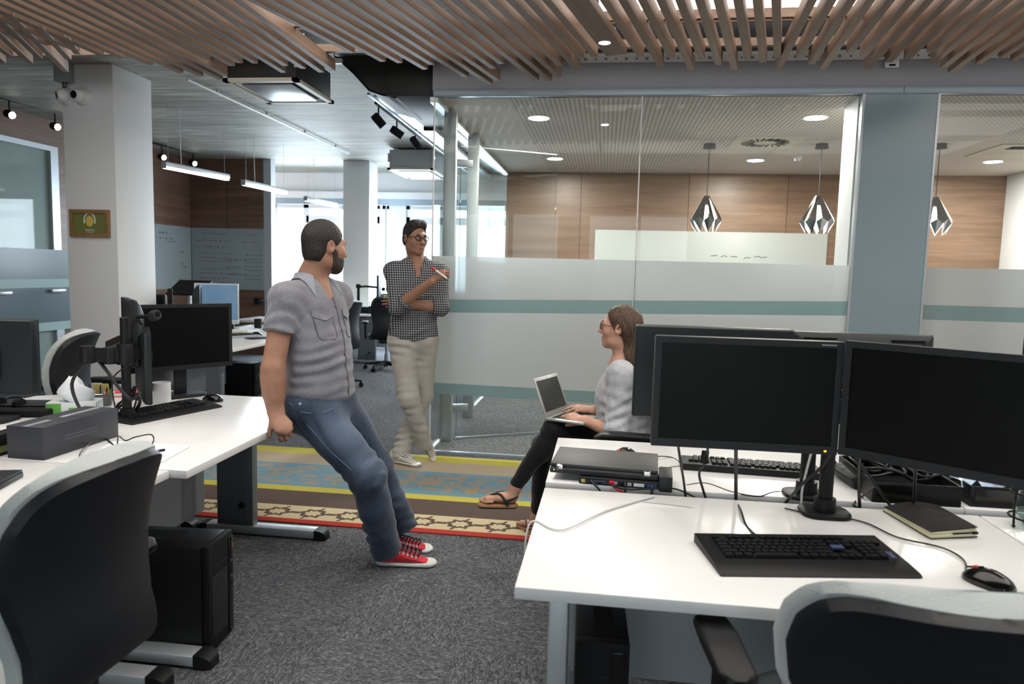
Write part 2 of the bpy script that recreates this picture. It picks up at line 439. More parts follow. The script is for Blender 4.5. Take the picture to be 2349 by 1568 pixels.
def window(n, x0, x1, za, zb, Y, mull=(), trans=None, label='white framed office window'):
    w = tag(bpy.data.objects.new('window_%d' % n, None), label, None, None, 'structure'); COL.objects.link(w)
    f = MB(); d = .06
    f.bb(x0, x0+d, Y+.05, Y+.13, za, zb); f.bb(x1-d, x1, Y+.05, Y+.13, za, zb); f.bb(x0, x1, Y+.05, Y+.13, za, za+d); f.bb(x0, x1, Y+.05, Y+.13, zb-d, zb)
    for mx in mull: f.bb(mx-.045, mx+.045, Y+.05, Y+.13, za, zb)
    if trans: f.bb(trans[1], trans[2], Y+.05, Y+.13, trans[0]-.06, trans[0]+.06)
    obj('window_frame', f, 'white_plastic', w)
    obj('pane', MB().bb(x0+d, x1-d, Y+.085, Y+.095, za+d, zb-d), 'glass_clear', w)
ztr = zpx(740, 502, YF)
window(1, xw[0], xw[3], zs_, zw, YF, (xw[1],), (ztr, xw[1], xw[3]))
window(2, xw[3]+.05, xw[4], zs_, zw, YF, (), None)
window(3, xw[5], xw[8]+.6, zs_, zw, YF, (xw[6], xw[7]), (ztr, xw[5], xw[8]+.6))
# columns
cb = P(262, 300, Y=5.6); ca = P(145, 300, Y=5.6)
struct('column_1', MB().bb(ca.x, cb.x, 5.6, 6.11, 0, ZC, .006), 'column_paint', 'white square column with cameras and picture')
ce, cf = P(787, 450, Y=10.7), P(847, 450, Y=10.7)
struct('column_2', MB().bb(ce.x, cf.x, 10.7, 11.1, 0, ZC, .006), 'column_paint', 'white square column before the far windows')
# rear and right side of the room, behind and beside the camera
rw = MB(); rw.bb(-7, 5.2, -3.6, -3.45, 0, .85); rw.bb(-7, 5.2, -3.6, -3.45, 2.6, 3.4)
for x0_, x1_ in ((-7, -2.9), (-.9, -.4), (1.6, 5.2)): rw.bb(x0_, x1_, -3.6, -3.45, .85, 2.6)
struct('wall_rear', rw, 'wall_white', 'white window wall at the rear of the office')
for k, x in enumerate((-2.9, -.4)): window(4+k, x, x+2.0, .85, 2.6, -3.62, (x+1.0,), None)
struct('wall_right', MB().bb(4.66, 4.8, -3.6, 5.28, 0, 3.4), 'wall_white', 'white side wall of the office')
# ---------------------------------------------------------------- meeting room
struct('beam_header', MB().bb(XG-.01, 4.8, YG-.01, YG+.12, 2.735, 3.4), 'header_paint', 'grey painted header above the glass front')
tr = struct('trim_3', MB().bb(XG, 4.7, YG-.03, YG+.05, ZM, 2.735, .002), 'trim_blue_grey', 'blue grey head rail of the glass front')
xjoin = P(2074, 207, Y=YG-.03).x
obj('rail_joint', MB().bb(xjoin-.0015, xjoin+.0015, YG-.0312, YG-.0298, ZM, 2.735), 'black_matte', tr)
def glass_front(name, x0, x1, label, frostz, tealz, teal2):
    g = tag(bpy.data.objects.new(name, None), label, None, None, 'structure'); COL.objects.link(g)
    obj('pane', MB().bb(x0, x1, YG-.005, YG+.005, .0, ZM), 'glass_clear', g)
    e = MB(); e.bb(x0, x0+.008, YG-.0055, YG+.0055, .02, ZM); obj('glass_edge', e, 'white_plastic', g)
    def strip(nm, za, zb, mat):   # (z at x0, z at x1) upper and lower
        y = YG-.008
        m_ = MB(); m_.loft([[(x0, y, zb[0]), (x1, y, zb[1]), (x1, y, za[1]), (x0, y, za[0])], [(x0, y+.002, zb[0]), (x1, y+.002, zb[1]), (x1, y+.002, za[1]), (x0, y+.002, za[0])]])
        obj(nm, m_, mat, g)
    strip('frosted_film', frostz, tealz[0], 'film_frost'); strip('stripe_film', tealz[0], tealz[1], 'film_stripe')
    strip('frosted_film', tealz[1], teal2[0], 'film_frost'); strip('stripe_film', teal2[0], teal2[1], 'film_stripe')
    return g
tz = lambda x: 1.201+(x+.935)*.026
def args(x0, x1): return ((1.522, 1.522), ((tz(x0), tz(x1)), (tz(x0)-.098, tz(x1)-.1)), ((.553, .54), (.468, .45)))
glass_front('wall_glass_1', XG, .205, 'glass wall pane with frosted band behind the standing man', *args(XG, .205))
glass_front('wall_glass_2', .209, 1.70, 'glass wall pane with frosted band left of the grey post', *args(.209, 1.70))
glass_front('wall_glass_3', 2.19, 4.6, 'glass wall pane with frosted band right of the grey post', (1.522, 1.522), ((1.262, 1.262), (1.160, 1.160)), ((.54, .54), (.45, .45)))
struct('trim_4', MB().bb(XG, 4.6, YG-.015, YG+.015, 0, .02), 'trim_blue_grey', 'floor channel of the glass front')
po = struct('column_3', MB().bb(1.715, 2.185, YG-.02, YG+.02, .0, ZM), 'film_post', 'blue grey panel covering the column in the glass front')
obj('side_trim', MB().bb(1.700, 1.716, YG-.024, YG+.02, 0, ZM), 'light_metal', po); obj('side_trim', MB().bb(2.184, 2.199, YG-.024, YG+.02, 0, ZM), 'light_metal', po)
yc2 = P(1938, 245, X=1.70).y
struct('column_4', MB().bb(1.70, 2.2, YG+.06, yc2, 0, ZM), 'column_paint', 'white column inside the meeting room')
mwall = struct('wall_meeting_back', MB().bb(XG, XR, YM+.02, YM+.12, 0, ZC), 'wall_wood', 'wood panelled rear wall of the meeting room')
xs = [XG, P(1333, 450, Y=YM).x, P(1580, 450, Y=YM).x, P(1807, 450, Y=YM).x, 3.0, XR]
for a, b in zip(xs, xs[1:]):
    obj('panel', MB().bb(a+.003, b-.003, YM, YM+.02, 1.0, ZM), 'wall_wood', mwall); obj('panel', MB().bb(a+.003, b-.003, YM, YM+.02, 0, .994), 'wall_wood', mwall)
struct('wall_meeting_right', MB().bb(XR, XR+.1, YG, YM+.1, 0, ZM), 'wall_white', 'white side wall of the meeting room')
wbt = P(1780, 534, Y=YM).z
b = thing('whiteboard', 'long white marker board on the wood wall in the meeting room', 'whiteboard', (1.4, YM, 1.0))
obj('board', MB().bb(-1.55, 1.28, -.014, -.002, -.1, wbt-1.0), 'board_white', b)
wr = MB()
random.seed(3)
for (u, w_) in ((-.1, .80), (.02, .80), (.14, .79), (.3, .78), (.42, .8), (.5, .79), (.0, .6), (.05, .5), (.35, .62), (.42, .52)):
    pts = [(u+k*.02, -.0155, w_-.12+random.uniform(-.012, .012)) for k in range(5)]; wr.tube(pts, .003, 4)
obj('marker_writing', wr, 'black_matte', b)
# side glass of the meeting room with its open door
sg = tag(bpy.data.objects.new('wall_glass_side', None), 'glass side wall of the meeting room', None, None, 'structure'); COL.objects.link(sg)
for a, b_ in ((YG+.01, 5.66), (6.72, 7.95), (7.96, YM)):
    obj('pane', MB().bb(XG-.005, XG+.005, a, b_, .02, ZM), 'glass_clear', sg)
    obj('frosted_film', MB().bb(XG+.006, XG+.008, a, b_, 1.20, 1.52), 'film_frost', sg); obj('stripe_film', MB().bb(XG+.006, XG+.008, a, b_, 1.10, 1.20), 'film_stripe', sg)
    obj('frosted_film', MB().bb(XG+.006, XG+.008, a, b_, .55, 1.10), 'film_frost', sg); obj('stripe_film', MB().bb(XG+.006, XG+.008, a, b_, .46, .55), 'film_stripe', sg)
obj('post', MB().bb(XG-.01, XG+.09, 5.66, 5.72, 0, ZM, .003), 'light_metal', sg); obj('post', MB().bb(XG-.01, XG+.09, 6.65, 6.71, 0, ZM, .003), 'light_metal', sg)
obj('head_rail', MB().bb(XG-.03, XG+.03, YG, YM, ZM-.04, ZM), 'light_metal', sg); obj('floor_rail', MB().bb(XG-.012, XG+.012, YG+.02, 5.66, 0, .02), 'light_metal', sg)
obj('floor_rail', MB().bb(XG-.012, XG+.012, 6.71, YM, 0, .02), 'light_metal', sg)
d0, d1 = Vector((-1.2, 5.75, 0)), Vector((-.55, 6.11, 0)); dd = d1-d0
dr = tag(bpy.data.objects.new('door_1', None), 'open frameless glass door of the meeting room', None, None, 'structure'); COL.objects.link(dr)
dr.location = d0; dr.rotation_euler = (0, 0, math.atan2(dd.y, dd.x))
zd = P(1062, 266, X=-1.2).z
obj('leaf', MB().bb(0, .86, -.005, .005, .015, 2.42), 'glass_clear', dr); obj('edge', MB().bb(0, .86, -.0055, .0055, .012, .02), 'light_metal', dr)
obj('edge', MB().bb(0, .006, -.0055, .0055, .015, 2.42), 'glass_green', dr); obj('edge', MB().bb(0, .86, -.0055, .0055, 2.415, 2.422), 'light_metal', dr)
obj('hinge', MB().bb(-.03, .10, -.02, .02, .24, .30, .004), 'light_metal', dr); obj('hinge', MB().bb(-.03, .10, -.02, .02, 2.25, 2.31, .004), 'light_metal', dr)
obj('handle', MB().tube([(.8, -.05, .95), (.8, -.05, 1.25)], .012), 'light_metal', dr)
# glass front set in the left wall
fy0, fy1 = 6.3, P(108, 335, X=XL).y; fyr = P(128, 450, X=XL).y
gl = tag(bpy.data.objects.new('window_8', None), 'glass partition with frosted band in the left wall', None, None, 'structure'); COL.objects.link(gl)
X1 = XL+.03
f = MB(); f.bb(XL, X1+.02, fy0, fyr, 2.68, 2.74); f.bb(XL, X1+.02, fy1-.01, fyr, 0, 2.68); obj('window_frame', f, 'light_metal', gl)
obj('lit_room_sheet', MB().bb(XL+.001, XL+.004, fy0, fy1, 0, 2.68), 'lit_room_pale', gl); obj('pane', MB().bb(XL+.02, XL+.03, fy0, fy1, 0, 2.68), 'glass_clear', gl)  # added pale sheet: bright room beyond and window reflection put into its colour
X2 = XL+.052
for nm, za, zb, mt in (('frosted_film', 1.19, 1.535, 'film_left'), ('stripe_film', 1.09, 1.19, 'film_teal'), ('frosted_film', .68, 1.09, 'film_left'), ('stripe_film', .58, .68, 'film_teal')):
    obj(nm, MB().bb(X2, X2+.004, fy0, 8.15, za, zb), mt, gl)
obj('handle', MB().bb(X2+.004, X2+.05, P(112, 668, X=X2).y, P(112, 668, X=X2).y+.22, 1.03, 1.07, .008), 'light_metal', gl); obj('handle', MB().bb(X2+.004, X2+.05, P(0, 668, X=X2).y-.05, P(20, 668, X=X2).y, 1.02, 1.06, .008), 'light_metal', gl)
# houses across the street, seen pale through the far windows
def house(lbl, x0, x1, y, h, mat, rows):
    hs = thing('house', lbl, 'building', ((x0+x1)/2, y, 0)); w2 = (x1-x0)/2
    obj('facade', MB().bb(-w2, w2, 0, 4, 0, h), mat, hs); obj('roof', MB().prism([(-w2-.3, 0), (w2+.3, 0), (0, 2.2)], -.3, 4.3, 0, T4(0, 0, h) @ RX(PI/2) @ T4(0, 0, -4)), 'red_plastic' if rows > 2 else 'panel_grey', hs)
    n = int((x1-x0)/2.2)
    for r in range(rows):
        for k in range(n):
            xx = -w2+.7+k*2.2
            ww = obj('window', MB().bb(xx, xx+1.1, -.06, 0, .9+r*2.9, 2.4+r*2.9), 'white_plastic', hs); obj('pane', MB().bb(xx+.1, xx+1.0, -.08, -.05, 1.0+r*2.9, 2.3+r*2.9), 'pane_pale', ww)
plain('facade_pale', (225, 222, 215), .8); plain('facade_cream', (232, 226, 205), .8)
house('pale rendered house across the street with small windows', -12, -4.5, 24, 6.5, 'facade_pale', 2)
house('cream house with red roof across the street', -4, 5, 27, 9, 'facade_cream', 3)
struct('street', MB().bb(-30, 30, 12.6, 40, -.6, -.5), 'panel_grey', 'street outside the far windows')
# rug
rug = tag(obj('rug', MB().bb(-3.4, 2.6, 3.617, 5.17, 0, .008, .002), 'rug_stripes'), 'long striped rug in yellow, tan, blue, brown, cream and red', 'rug')
# ================================================================ CEILING: slats, panels, services
ZS, SH, SW_ = 2.72, .075, .042
can = thing('slat_canopy', 'suspended canopy of walnut slats fanning across the ceiling', 'ceiling canopy', (0, 4, ZS))
def slat(p0, p1, w=SW_, h=SH, name='slat', z=0):
    p0 = Vector((p0.x, p0.y, 0)); p1 = Vector((p1.x, p1.y, 0)); d = p1-p0
    o = obj(name, MB().bb(0, d.length, -w/2, w/2, 0, h, .002, 1), 'slat_wood', can)
    o.location = (p0.x, p0.y-4, z+random.uniform(0, .004)); o.rotation_euler = (0, 0, math.atan2(d.y, d.x)); return o
def fan(vpx, vpy, tops, ends, y0=-70, w=SW_):
    """slats parallel in space: their vanishing point, where each crosses the photo's top edge, how far each reaches"""
    for tx, ey in zip(tops, ends):
        k = lambda y: tx+(vpx-tx)*y/vpy
        slat(P(k(y0), y0, Z=ZS), P(k(ey), ey, Z=ZS), w)
def cyc(vals, n): return [vals[i % len(vals)] for i in range(n)]
random.seed(11)
# right half, two directions
fan(1797, 640, [1385, 1427, 1472, 1515, 1558.6, 1603.7, 1647, 1692.3, 1736.6, 1780], [131, 152, 134, 162, 134, 150, 161, 137, 145, 134])
fan(1550, 640, [1864+45.2*i for i in range(16)], [162, 133, 148, 160, 123, 131, 159, 145, 137, 121, 146, 155, 168, 146, 133, 140], -60)
# wide board carrying a spotlight
k = lambda tx, y: tx+(1797-tx)*y/640
slat(P(k(1319, -70), -70, Z=ZS), P(k(1319, 127), 127, Z=ZS), .125, .05, 'wide_board')
# middle, same direction as the spotlight board
fan(1797, 640, [1252-42.3*i for i in range(17)], [131, 136, 160, 152, 178, 186, 186, 148, 158, 187, 195, 179, 150, 160, 145, 142, 122])
# left, straight into the depth
fan(1395, 627, [539-40.3*i for i in range(10)], [164, 167, 159, 152, 168, 147, 145, 152, 138, 175], -60)
fan(1395, 627, [136-40.3*i for i in range(9)], [184, 176, 168, 150, 135, 128, 118, 105, 95], -40)
# far-left group leaning the other way
for (x0, y0, x1, y1) in ((150, 88, 178, 126), (92, 66, 156, 136), (22, 36, 150, 165), (0, 48, 90, 134), (-10, 72, 68, 145), (-30, 92, 22, 131), (-25, 118, 6, 145)):
    slat(P(x0, y0, Z=ZS), P(x1, y1, Z=ZS))
# cross battens above the slats
YBt = P(1600, 47, Z=ZS+SH).y
obj('batten', MB().bb(-4.5, 4.5, YBt-.02, YBt+.02, ZS+SH+.004-ZS, ZS+SH+.05-ZS), 'slat_wood', can, loc=(0, -4, 0))
yb2 = P(700, 72, Z=ZS+SH).y
for yy, z in ((3.0, 0), (4.55, 0)):
    obj('batten', MB().bb(-4.5, 4.5, yy-.02, yy+.02, SH+.004, SH+.05), 'slat_wood', can, loc=(0, -4, 0))
for xx in (-4, -2, 0, 2, 4):
    obj('hanger_rod', MB().tube([(xx, .55, SH+.05), (xx, .55, .2)], .004, 6), 'galvanised', can)
# luminous panels above the canopy
ylp = P(1600, 18, Z=3.02).y
for i, (xa, xb) in enumerate(((-4.4, -2.3), (-2.25, -.15), (-.1, 2.0), (2.05, 4.15))):
    lp = thing('light_panel', 'backlit white panel above the slats, %s' % ('over the tower computer', 'above the two-man desk gap', 'over the woman side of the room', 'above the glass room post')[i], 'light panel', ((xa+xb)/2, 2.4, 3.0), 0, 'backlit panels above the slats')
    hw = (xb-xa)/2
    obj('diffuser', MB().bb(-hw, hw, -1.5, ylp-2.4, .012, .02), 'light_panel_white', lp)
    obj('front_board', MB().bb(-hw, hw, ylp-2.4, ylp-2.4+.03, -.06, .1), 'slat_wood', lp); obj('rear_board', MB().bb(-hw, hw, -1.53, -1.5, -.02, .1), 'slat_wood', lp)
# perforated metal angle on the header
an = thing('perforated_angle', 'white perforated metal angle fixed along the header', 'metal angle', (1.4, YG-.03, 2.91))
a0, a1 = P(1340, 140, Y=YG-.03), P(2349, 122, Y=YG-.03)
za = P(1500, 136, Y=YG-.03).z
an.location = (1.6, YG-.03, za)
obj('strip', MB().bb(-1.85, 2.6, 0, .012, -.016, .03), 'white_plastic', an); obj('flange', MB().bb(-1.85, 2.6, -.05, .012, .03, .034), 'white_plastic', an)
sl = MB()
for k in range(60):
    x = -1.8+k*.072
    if k % 2: sl.bb(x-.004, x+.004, -.001, .003, .0, .012)
    else: sl.bb(x-.013, x+.013, -.001, .003, .012, .015); sl.bb(x-.013, x+.013, -.001, .003, -.002, .001); sl.bb(x-.008, x+.008, -.001, .003, .004, .009)
tag(obj('slots', sl, 'black_matte', an), kind='stuff')
# downlights
def downlight(label, p, r, name='downlight', z=None, power=0, spot=False, up=0):
    d = thing(name, label, 'downlight', (p.x, p.y, p.z), 0, 'recessed downlights')
    obj('trim_ring', MB().lathe([(r, -.001), (r*1.18, -.004), (r*1.18, 0.002), (r, 0.002)], n=28), 'white_plastic', d)
    obj('lens', MB().lathe([(0, -.003), (r, -.003), (r, 0.002), (0, .002)], n=28), 'lamp_white', d)
    if power:
        l = bpy.data.lights.new('downlight_lamp', 'SPOT' if spot else 'AREA'); l.energy = power; l.color = (1, .93, .84)
        if spot: l.spot_size = 1.9; l.spot_blend = .8; l.shadow_soft_size = r
        else: l.shape = 'DISK'; l.size = 2*r
        lo = bpy.data.objects.new('downlight_lamp', l); COL.objects.link(lo); lo.location = (p.x, p.y, p.z-.01)
    return d
for (x, y, lb) in ((1236, 271, 'round downlight nearest the glass corner'), (1871, 270, 'round downlight beside the white column'), (1733, 368, 'round downlight between the two pendant lamps'), (1273, 364, 'round downlight at the back near the glass door'), (2278, 371, 'round downlight right of the grey post'), (1500, 250, None)):
    if lb: downlight(lb, P(x, y, Z=ZM), .085, power=58)
pd = P(1387, 97, Z=ZS)
downlight('small bright spotlight set in the wide ceiling board', Vector((pd.x, pd.y, ZS-.001)), .03, 'spotlight', power=5)
# ceiling fittings of the meeting room
v = P(1755, 326, Z=ZM); g = thing('air_vent', 'square ceiling air vent with swirl blades', 'air vent', v)
obj('plate', MB().bb(-.3, .3, -.3, .3, -.006, 0), 'ivory_plastic', g)
for k in range(20):
    a = k*PI/10; obj('blade', MB().box((.16*math.cos(a), .16*math.sin(a), -.009), (.12, .014, .004), RZ(a+.35)), 'black_matte', g)
v = P(1830, 360, Z=ZM); g = thing('smoke_detector', 'white smoke detector on the meeting room ceiling', 'smoke detector', v)
obj('base', MB().lathe([(0, 0), (.05, 0), (.05, -.015), (0, -.015)]), 'white_plastic', g); obj('head', MB().lathe([(0, -.015), (.035, -.015), (.03, -.04), (0, -.045)]), 'white_plastic', g)
v = P(2345, 345, Z=ZM); g = thing('ceiling_air_conditioner', 'flush ceiling air conditioner at the right frame edge', 'air conditioner', v)
obj('frame', MB().bb(-.35, .5, -.35, .35, -.01, 0), 'ivory_plastic', g); obj('slot', MB().bb(-.22, .4, -.26, -.20, -.014, -.008), 'black_matte', g); obj('slot', MB().bb(-.22, .4, -.17, -.13, -.014, -.008), 'black_matte', g)
# pendant lamps: faceted chrome diamond shades
def pendant(px, py, lb, ytop, ybot):
    p = P(px, py, Z=ZM); g = thing('pendant_lamp', lb, 'pendant lamp', p, .2*px, 'faceted chrome pendant lamps'); Yp = p.y
    zt_, zb_ = P(px, ytop, Y=Yp).z-ZM, P(px, ybot, Y=Yp).z-ZM
    H = zt_-zb_
    obj('canopy_cap', MB().lathe([(0, 0), (.055, 0), (.055, -.035), (.062, -.036), (.062, -.042), (0, -.042)]), 'black_matte', g)
    obj('cord', MB().tube([(0, 0, -.04), (0, 0, zt_)], .004, 6), 'cable_black', g)
    n = 9; rm = H*.44; sh = MB(); R = lambda r, z, off: [(r*math.cos(2*PI*(k+off)/n), r*math.sin(2*PI*(k+off)/n), z) for k in range(n)]
    A, Bq, Cq = R(.025, zt_, 0), R(rm*.93, zb_+H*.40, .5), R(rm*.62, zb_, 1.0)
    Mid = R(rm, zb_+H*.30, 0)
    bm = sh.bm; mk = lambda L: [bm.verts.new(Vector(q)) for q in L]; A, Bq, Mid, Cq = mk(A), mk(Bq), mk(Mid), mk(Cq)
    cb_ = mk(R(rm*.62, zb_, .5))
    for k in range(n):
        k2 = (k+1) % n
        bm.faces.new((A[k], Bq[k], A[k2])); bm.faces.new((A[k2], Bq[k], Mid[k2]))
        if k % 3 == 0: bm.faces.new((A[k2], Mid[k2], Bq[k2]))
        bm.faces.new((Bq[k], cb_[k], Mid[k2])); bm.faces.new((Mid[k2], cb_[k2], Bq[k2]))
    o = obj('shade', sh, 'pendant_chrome', g, smooth=None)
    obj('socket', MB().lathe([(0, zt_-.01), (.022, zt_-.01), (.022, zt_-.09), (0, zt_-.09)]), 'black_matte', g)
    zc = zt_-.14; obj('bulb', MB().lathe([(0, zc+.05), (.014, zc+.045), (.032, zc+.01), (.034, zc-.01), (.022, zc-.03), (0, zc-.036)]), 'bulb_warm', g, smooth=80)
    pl_ = bpy.data.lights.new('pendant_bulb', 'POINT'); pl_.energy = 9; pl_.color = (1, .93, .84); pl_.shadow_soft_size = .03; lo_ = bpy.data.objects.new('pendant_bulb', pl_); COL.objects.link(lo_); lo_.location = (p.x, p.y, ZM+zc-.05)
t = NT('pendant_chrome'); t.base(lin((150, 152, 154))); t.set(.12, 1)
nz = t.noise(t.coord('Object'), 12, 2); t.l(t.math('MULTIPLY_ADD', nz, .1, .06), t.b.inputs['Roughness'])
gb = t.n('ShaderNodeNewGeometry'); t.l(t.mix(gb.outputs['Backfacing'], lin((165, 167, 170)), lin((240, 238, 232))), t.b.inputs['Base Color']); t.l(t.math('SUBTRACT', 1, gb.outputs['Backfacing']), t.b.inputs['Metallic'])
pendant(1628, 330, 'pendant lamp in the centre of the glass room', 449, 532)
pendant(1886, 330, 'pendant lamp beside the white column', 449, 536)
pendant(2157, 330, 'pendant lamp partly hidden by the grey post', 452, 540)
# ceiling cassettes over the open office
def cassette(c4, lb, hgt):
    zb = 2.75; q = [P(x, y, Z=zb) for x, y in c4]; c = sum(q, Vector())/4
    g = thing('ceiling_cassette', lb, 'air conditioner', (c.x, c.y, zb), 0, 'ceiling cassette air conditioners')
    hx = (abs(q[0].x-q[1].x)+abs(q[2].x-q[3].x))/4; hy = (abs(q[0].y-q[3].y)+abs(q[1].y-q[2].y))/4
    obj('housing', MB().bb(-hx*.93, hx*.93, -hy*.93, hy*.93, .02, hgt, .004), 'duct_black' if hgt < .26 else 'wall_grey_white', g)
    f = MB(); f.bb(-hx, hx, -hy, -hy*.86, 0, .025); f.bb(-hx, hx, hy*.86, hy, 0, .025); f.bb(-hx, -hx*.86, -hy, hy, 0, .025); f.bb(hx*.86, hx, -hy, hy, 0, .025)
    obj('frame', f, 'ivory_plastic', g)
    obj('louvre', MB().box((0, -hy*.78, .012), (hx*1.5, hy*.1, .004), RX(.5)), 'white_plastic', g); obj('louvre', MB().box((0, hy*.78, .012), (hx*1.5, hy*.1, .004), RX(-.5)), 'white_plastic', g)
    obj('louvre', MB().box((-hx*.78, 0, .012), (hx*.1, hy*1.5, .004), RY(-.5)), 'white_plastic', g); obj('louvre', MB().box((hx*.78, 0, .012), (hx*.1, hy*1.5, .004), RY(.5)), 'white_plastic', g)
    obj('grille', MB().bb(-hx*.68, hx*.68, -hy*.68, hy*.68, -.004, .012, .006), 'light_metal', g)
    for sx in (-1, 1): obj('bracket', MB().bb(sx*hx*.95-.012, sx*hx*.95+.012, -hy*.97, -hy*.93, .1, .22), 'light_metal', g)
    for sx in (-1, 1):
        for sy in (-1, 1): obj('hanger_rod', MB().tube([(sx*hx*.8, sy*hy*.8, hgt), (sx*hx*.8, sy*hy*.8, ZC-zb)], .005, 6), 'galvanised', g)
cassette(((521, 186), (685, 186), (763, 238), (606, 240)), 'black-sided ceiling cassette unit hanging over the standing desk', .24)
cassette(((904, 390), (1000, 388), (1022, 410), (925, 412)), 'grey ceiling cassette unit beside the glass corner', .27)
# black insulated duct bend
Yd = 5.45; g0 = P(860, 160, Y=Yd)
g = thing('insulated_duct', 'black insulated duct bend hanging under the concrete', 'duct', g0)
pts = [Vector((q_.x, q_.y, min(q_.z, ZC-.012)))-g0 for q_ in (P(x, y, Y=Yd) for x, y in ((770, 100), (812, 168), (848, 208), (878, 218), (908, 224), (926, 214), (935, 190), (938, 150), (940, 100)))]
du = MB(); du.loft([[(p.x, dy, p.z) for p in pts] for dy in (0, .03, .5, .8)]); obj('duct_body', du, 'duct_black', g, smooth=50)
obj('duct_seam', MB().tube([(p.x*1.0, -.006, p.z) for p in pts], .008, 6), 'black_matte', g)
q = P(965, 200, Y=5.5)
g = thing('square_duct', 'black square duct running beside the glass corner', 'duct', (-1.52, 5.9, 2.75))
obj('duct_body', MB().bb(-.2, .2, -.5, .75, -.02, .3, .01), 'duct_black', g); obj('flange', MB().bb(-.22, .22, .72, .76, -.04, .3), 'black_matte', g)
# galvanised cable trays and pipes running into the depth
def rail(lb, x0, y0, x1, y1, z, r, name, mat='galvanised', cat='pipe'):
    a, b = P(x0, y0, Z=z), P(x1, y1, Z=z); g = thing(name, lb, cat, a)
    if r > 0: obj('rail', MB().tube([(0, 0, 0), b-a], r, 8), mat, g)
    else:
        d = b-a; n = Vector((d.y, -d.x, 0)).normalized()*(-r); obj('tray', MB().loft([[p+n, p-n, p-n+Vector((0, 0, .04)), p+n+Vector((0, 0, .04))] for p in (Vector(), d)]), mat, g)
    ln = (b-a).length; k = int(ln/1.2)+1
    for i in range(k):
        p = (b-a)*((i+.5)/k); obj('clip', MB().bb(p.x-.01, p.x+.01, p.y-.01, p.y+.01, p.z, ZC-z), mat, g)
    return g
rail('wide galvanised cable tray under the concrete ceiling', 880, 222, 1130, 420, 2.95, -.09, 'cable_tray', cat='cable tray')
rail('thin galvanised pipe along the concrete ceiling by the track lights', 845, 215, 1090, 408, 2.98, .014, 'pipe')
rail('second cable tray seen through the glass side wall', 1000, 270, 1150, 395, 2.95, -.05, 'cable_tray', cat='cable tray')
rail('pale cable run along the concrete ceiling above the linear lamps', 430, 182, 800, 352, 3.02, .012, 'pipe', 'white_plastic')
g = thing('linear_lamp', 'slim lit linear lamp hanging beside the black duct', 'linear lamp', P(962, 247, Y=6.75))
obj('housing', MB().bb(-.13, .13, -.02, .02, 0, .025), 'black_matte', g); obj('diffuser', MB().bb(-.13, .13, -.018, .018, -.012, 0), 'lamp_tube', g)
for sx in (-.12, .12): obj('wire', MB().tube([(sx, 0, .025), (sx, 0, .5)], .002, 5), 'cable_black', g)
# cross tray pieces visible as bright white strips
g = thing('ceiling_bracket', 'bright perforated bracket strip behind the slats near the duct', 'bracket', P(765, 140, Y=5.2)); obj('strip', MB().bb(-.06, .06, 0, .03, -.015, .02), 'white_plastic', g)
obj('rod', MB().tube([(0, .015, .02), (0, .015, .45)], .004, 6), 'galvanised', g)
g = thing('ceiling_bracket', 'bright perforated bracket strip touching the grey header', 'bracket', P(980, 140, Y=5.2)); obj('strip', MB().bb(-.05, .05, 0, .03, -.015, .02), 'white_plastic', g)
obj('rod', MB().tube([(0, .015, .02), (0, .015, .45)], .004, 6), 'galvanised', g)
# track spots
def track(a, b, lb, spots, grp, z):
    g = thing('lighting_track', lb, 'lighting track', a); obj('rail', MB().tube([(0, 0, 0), b-a], .018, 4), 'black_matte', g)
    obj('feed', MB().tube([(0, 0, 0), (0, 0, ZC-z)], .008, 6), 'black_matte', g); e = b-a; obj('feed', MB().tube([e, e+Vector((0, 0, ZC-z))], .008, 6), 'black_matte', g)
    for (px, py, l2, aim, lit) in spots:
        # head position: nearest point of the track
        best = min((a+(b-a)*k/60 for k in range(61)), key=lambda q: (pix(q)[0]-px)**2)
        s = thing('track_spotlight', l2, 'spotlight', best, 0, grp); dz = P(px, py, Y=best.y).z-best.z
        obj('stem', MB().tube([(0, 0, -.015), (0, 0, dz+.03)], .008, 6), 'black_matte', s)
        A = Vector(aim).normalized(); qz = A.to_track_quat('Z', 'Y').to_matrix().to_4x4()
        obj('can', MB().lathe([(0, -.07), (.035, -.07), (.042, -.05), (.042, .07), (.036, .07), (.036, .05), (0, .05)], n=18, M=T4(0, 0, dz) @ qz), 'black_matte', s)
        obj('lens', MB().lathe([(0, .052), (.035, .052), (.035, .056), (0, .056)], n=18, M=T4(0, 0, dz) @ qz), 'lamp_white' if lit else 'chrome', s)
def pix(p):
    v = Vector(p)-CAM; z = v.dot(FW); return 1174.5+FPX*v.dot(RT)/z, 784-FPX*v.dot(UP)/z
ZT = 2.98
track(P(862, 236, Z=ZT), P(964, 316, Z=ZT), 'black lighting track under the concrete near the glass corner', [(868, 276, 'black track spotlight nearest the camera by the duct', (.5, .3, -.6), 0), (911, 303, 'middle black track spotlight by the duct', (.6, .3, -.4), 0), (953, 327, 'farthest black track spotlight by the duct', (.3, .5, -.5), 0)], 'track spotlights by the duct', ZT)
track(P(-60, 205, X=XL+.35), P(140, 260, X=XL+.35), 'black lighting track along the left wood wall', [(22, 262, 'lit track spotlight left of the white column', (.85, -.4, -.25), 1), (126, 290, 'lit track spotlight touching the column edge', (.85, -.45, -.2), 1)], 'track spotlights along the wood wall', P(0, 222, X=XL+.35).z)
track(P(330, 322, X=XL+.35), P(455, 353, X=XL+.35), 'black lighting track above the marker wall', [(370, 360, 'lit track spotlight just right of the white column', (.8, -.5, -.2), 1), (442, 374, 'lit track spotlight above the first linear lamp', (.8, -.5, -.2), 1)], 'track spotlights along the wood wall', P(400, 338, X=XL+.35).z)
